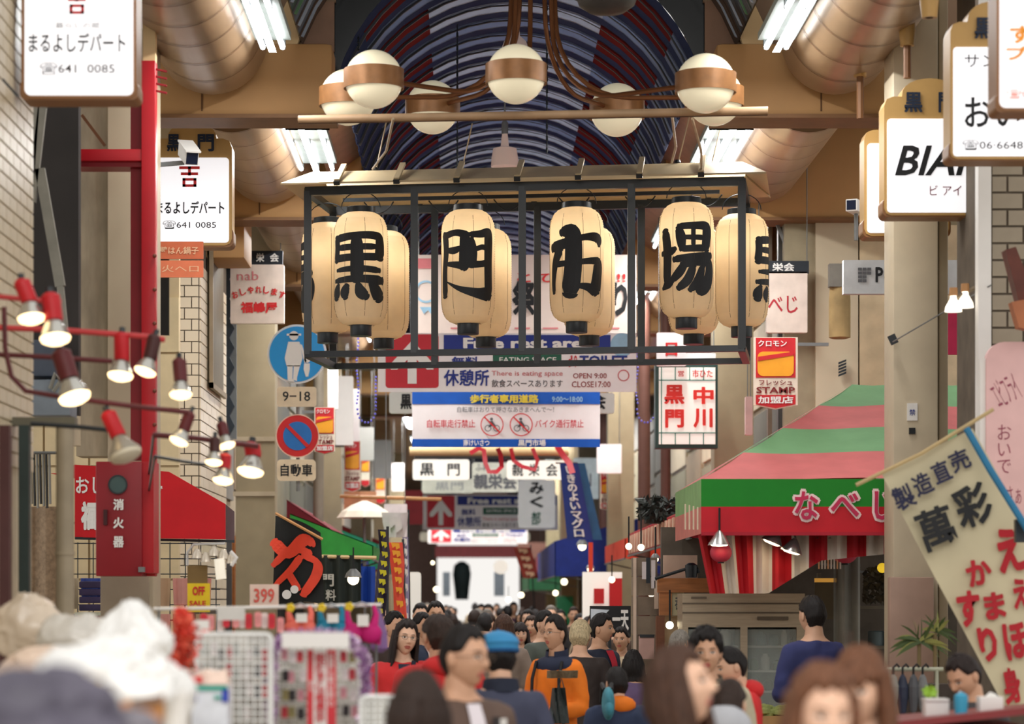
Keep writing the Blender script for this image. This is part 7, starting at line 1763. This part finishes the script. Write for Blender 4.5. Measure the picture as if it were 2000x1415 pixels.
person(900,1222,9.7,.55,'man with glasses in a brown jacket and white shirt looking to the right',JB('brown_jacket',(96,76,66)),'short','black',hyaw=.38,hpitch=.02,skin=1,key='g')
glasses('g'); front_panel('g', JB('white_shirt',(222,214,220),var=.04), .05, .03, .95, 1.45, .026, cx=.0); collar('g', JB('white_shirt',(222,214,220)), .078, .045, 1.445, .35)
b = MB(); b.grid(lambda u, v: Vector((.085+.075*u, -.135+.03*u-.02*v*0, 1.12+.035*v-.02*u)), 3, 2, thick=.006); addpart('g', 'orange_badge', b, M('orange_badge', (220,110,60), .6))
b = MB(); b.bar((.075,-.150,.95),(.072,-.145,1.40),.03,.008); addpart('g', 'placket', b, M('dark_placket', (50,44,44), .7))
b = MB(); b.grid(lambda u, v: Vector((.10+.05*u, -.128+.03*u, 1.36+.03*v)), 2, 2, thick=.01); addpart('g', 'white_tab', b, WHITE)
person(977,1236,12.3,PI+.1,'man from behind in a bright blue cap and navy jacket',JB('slate_navy',(66,70,92)),'short','black',key='c',hyaw=.15,hpitch=.1)
o_, X, part = PPL['c']; b = MB(); b.add(*(lambda q: ([X @ Vector((v[0],v[1],v[2])) for v in q.v], q.f))(MB().lathe((0,.002,.028), [(.098,0),(.104,.02),(.104,.045),(.108,.05),(.098,.075),(.070,.098),(.03,.112),(.002,.116)], 32, sy=1.14)))
addpart('c', 'cap', b, M('cap_blue', (58,142,196), .7, var=.08)); b = MB(); b.add(*(lambda q: ([X @ Vector(v) for v in q.v], q.f))(MB().ball((0,.002,.145), .008, 8))); addpart('c', 'cap_button', b, M('cap_blue_dark', (24,84,140), .7))
b = MB(); b.add(*(lambda q: ([X @ Vector(v) for v in q.v], q.f))(MB().lathe((0,.002,.026), [(.100,0),(.106,.004),(.106,.018)], 32, cap=False, sy=1.14))); addpart('c', 'cap_band', b, M('cap_blue_dark'))
b = MB(); b.add(*(lambda q: ([X @ Vector(v) for v in q.v], q.f))(MB().grid(lambda u, v: Vector(((u-.5)*.15, -.10-.06*v*(1-(2*u-1)**2*.6), .04-.015*v)), 8, 3, thick=.004))); addpart('c', 'cap_peak', b, M('cap_blue_dark'))
collar('c', JB('dark_navy',(34,40,58)), .10, .07, 1.44, .25)
person(1380,1229,13.0,.15,'wavy-haired man facing the camera in a beige jacket with grey collar',JB('beige_jacket',(196,186,158)),'wavy','black',hyaw=-.2,hpitch=.05,skin=1,key='m')
collar('m', JB('grey_collar',(96,86,74)), .10, .07, 1.43, .5); front_panel('m', JB('dark_tee',(60,56,54)), .035, .03, 1.0, 1.45, .026)
person(1438,1262,14.4,-1.3,'person in a bright red hooded jacket behind the beige-jacketed man',JB('bright_red',(206,44,46)),'short','black',style='puffy',key='r',hpitch=.25)
b = MB(); b.ball((0,.10,1.47), .11, 16, sc=(1.1,.7,.6)); addpart('r', 'hood', b, JB('bright_red',(206,44,46)))
person(1326,1230,16.8,PI-.6,'balding grey-haired man with his back turned left of the globe lamp',JB('slate',(70,80,88)),'bald','grey',skin=1)
person(1424,1330,10.8,PI-.4,'low figure in a light grey hooded top right of the long-haired woman',JB('light_grey',(176,178,184)),'short','dark_brown',fem=True,key='lg',style='puffy')
b = MB(); b.ball((0,.08,1.50), .15, 18, sc=(1.0,.75,.9)); addpart('lg', 'hood', b, JB('light_grey',(176,178,184)))
person(1086,1203,17.0,-.6,'man in an orange and navy outdoor jacket looking left with a map in hand',JB('orange',(236,124,30)),'short','black',hyaw=-.25,hpitch=-.05,skin=1,pose='hold',style='jacket',key='o',pants=1,bulk=.86)
glasses('o'); 
b = MB(); b.add(*(lambda q: ([Vector((v[0]*.205, v[1]*.135+.008, v[2]*.085+1.40)) for v in q.v], q.f))(MB().ball((0,0,0),1,24))); addpart('o', 'navy_yoke', b, JB('navy_shell',(34,42,66)))
collar('o', JB('navy_shell',(34,42,66)), .10, .09, 1.43, .3)
for s_ in (-1,1):
    b = MB(); b.tube([(s_*.12,-.10,1.44),(s_*.125,-.155,1.32),(s_*.13,-.16,1.15),(s_*.15,-.12,1.0)], .013, 8); addpart('o', 'backpack_strap', b, BLACK)
o = thing('map_sheet', 'folded grey-brown map held by the man in the orange jacket', 'map', P(1083,1335,16.7)); b = MB(); c = P(1098,1318,16.66); b.grid(lambda u, v: c+Vector(((u-.5)*.2,-.03*math.sin(u*12)-.05*v,(v-.5)*.05)), 8, 2, thick=.003); b.build('sheet', M('map_paper', (130,118,96), .7, var=.3, scale=30), o)
o = thing('waist_bag', 'dark bag hanging from the hand of the man in orange', 'bag', P(1095,1400,16.7)); b = MB(); b.grid(lambda u, v: P(1078+34*u+(8-16*u)*v, 1414-70*v, 16.6+.03*math.sin(u*7+v*3)), 8, 8, thick=.03); b.tube([P(1090,1346,16.62), P(1097,1326,16.64), P(1102,1346,16.62)], .005, 5); b.build('bag_body', M('dark_teal_bag', (50,58,58), .5, var=.2), o, smooth=True)
person(1133,1213,19.4,PI-.25,'person from behind with pale blond-grey hair in a long dark coat',JB('charcoal_brown',(52,44,42)),'grey','blond_grey',style='coat',pose='walk')
person(787,1212,17.0,.1,'woman with glasses and long dark hair in a bright red jacket',JB('bright_red',(206,44,46)),'long','brown_black',True,hyaw=.2,skin=2,key='rw',style='puffy',hroll=.12)
glasses('rw'); front_panel('rw', JB('dark_navy',(34,40,58)), .02, .04, 1.1, 1.45, .04, w=.9); b = MB(); b.tube([(.07,-.09,1.47),(.04,-.13,1.3),(.03,-.135,1.15)], .016, 8); addpart('rw', 'scarf_end', b, JB('dark_navy',(34,40,58)))
person(858,1203,14.6,PI+.5,'person with a red hooded jacket seen from behind, left of the man with glasses',JB('bright_red',(206,44,46)),'short','dark_brown',style='puffy',key='rh',skin=1,bulk=1.12)
b = MB(); b.ball((0,.09,1.46), .125, 16, sc=(1.15,.7,.55)); addpart('rh', 'hood', b, JB('bright_red',(206,44,46)))
person(1172,1200,20.6,.9,'man in dark jacket with a red lanyard facing right',JB('dark_navy',(34,40,58)),'short','black',skin=1,hyaw=.3,key='l'); front_panel('l', M('lanyard_red', (196,40,60), .6), .018, .05, 1.05, 1.45, .03, name='lanyard')
person(1214,1226,23,-.3,'short person with an orange-lit face below the menu board',JB('apron_cream',(206,186,156)),'short','black',fem=True,skin=1,pose='hold')
person(1236,1272,19.2,PI-.2,'short dark-capped person in a violet and orange top low beside the stone pillar',JB('violet_mix',(96,78,112)),'bob','black',fem=True)
person(1205,1305,15.6,PI+.3,'crouching-height child in an orange and dark blue jacket with teal pack',JB('orange_navy',(44,56,84)),'short','black',style='puffy',key='k'); b = MB(); b.ball((0,.06,1.47), .12, 14, sc=(1.1,.8,.6)); addpart('k', 'hood', b, JB('orange',(236,124,30)))
backpack(1188,1342,1408,26,15.3,M('teal_pack', (60,132,150), .6, var=.3, scale=20),'teal patterned backpack worn by the child in dark blue')
person(1016,1218,25.5,.1,'smiling woman in a brownish-red coat behind the blue-capped man',JB('rosewood',(108,56,58)),'bob','brown_black',True,skin=0)
person(984,1202,22.0,PI,'brown-haired woman from behind in a grey-beige coat beyond the blue cap',JB('greige',(140,124,112)),'long','brown',True,style='coat',key='hb')
person(1062,1194,23.4,.8,'man with a dark cap turning right, left of the man in orange',JB('grey_green',(84,92,86)),'short','black',skin=0)
person(1038,1204,27.5,-.2,'person with a reddish face between the smiling woman and the dark cap',JB('wine',(96,40,48)),'short','dark_brown',skin=1)
person(851,1176,24.5,.1,'tall man with a broad forehead above the red-hooded person',JB('dark_navy',(34,40,58)),'short','black',skin=1)
person(822,1198,22.5,.8,'small man in a dark navy suit right of the red-jacketed woman',JB('navy_suit',(44,54,76)),'short','black',skin=1,key='s'); front_panel('s', JB('white_shirt',(222,214,220)), .015, .04, 1.15, 1.45, .03)
person(768,1196,20.5,.7,'dark-haired person half hidden behind the red-jacketed woman',JB('dark_brown_coat',(60,46,42)),'short','black',skin=1)
person(1588,1166,17.6,PI+.5,'shopkeeper in a navy jacket turned away beside the display fridge',JB('shop_navy',(50,56,104)),'short','black',key='sk',pose='hold')
person(1895,1268,12.6,-.9,'dark-haired man bending behind the counter under the cloth banner',JB('counter_dark',(72,70,72)),'short','brown_black',skin=1,hpitch=.5,pose='hold')
# --- the far crowd: one thing per person
rnd = random.Random(12)
cols = {'black':(34,34,36),'navy':(40,46,66),'grey':(104,104,106),'brown':(84,66,54),'olive':(82,80,62),'beige':(170,152,126),'red':(160,44,50),'blue':(58,84,130),'charcoal':(56,58,62),'plum':(84,54,74),'white':(200,196,190),'teal':(50,96,100)}
cn = list(cols)
rows = [26,27.2,28.6,30,31.5,33,35,37,39.5,42,45,48,52,56,61,67]
hairs = [('short','black','short black hair'),('bob','dark_brown','a brown bob'),('long','brown_black','long dark hair'),('short','dark_brown','short brown hair'),('grey','grey','grey hair')]
used = {}
for ri, y in enumerate(rows):
    x = -1.15
    while x < 1.6:
        xx = x+rnd.uniform(-.1,.1); yy = y+rnd.uniform(-.4,.4); c = rnd.choice(cn[:6]*2+cn); h = rnd.choice(hairs[:1]*2+hairs)
        fem = h[0] in ('bob','long'); hgt = rnd.uniform(1.52,1.64) if fem else rnd.uniform(1.62,1.78)
        away = rnd.random() < .45; px = CX+xx*F/yy; py = CY+(CAMZ-hgt)*F/yy
        if y < 30 and (px < 800 or rnd.random() < .25): x += .62; continue
        lab = '%s-clad person with %s %s, %s of the street' % (c, h[2], 'walking away' if away else 'coming this way', 'left side' if xx < -.4 else 'middle' if xx < .6 else 'right side')
        used[lab] = used.get(lab, 0)+1
        if used[lab] > 1: lab += ', %s row' % (ORD[min(11, ri)])
        person(px, py, yy, (PI if away else 0)+rnd.choice((-.4,-.2,0,.2,.4)), lab, JB('crowd_'+c, cols[c]), h[0], h[1], fem, pose=rnd.choice(('down','walk','down')), style=rnd.choice(('jacket','coat','puffy')) if not fem else rnd.choice(('coat','jacket')), group='distant crowd', hi=False, pants=rnd.randint(0,3), skin=rnd.randint(0,2))
        x += rnd.uniform(.58,.74)
flush_text()
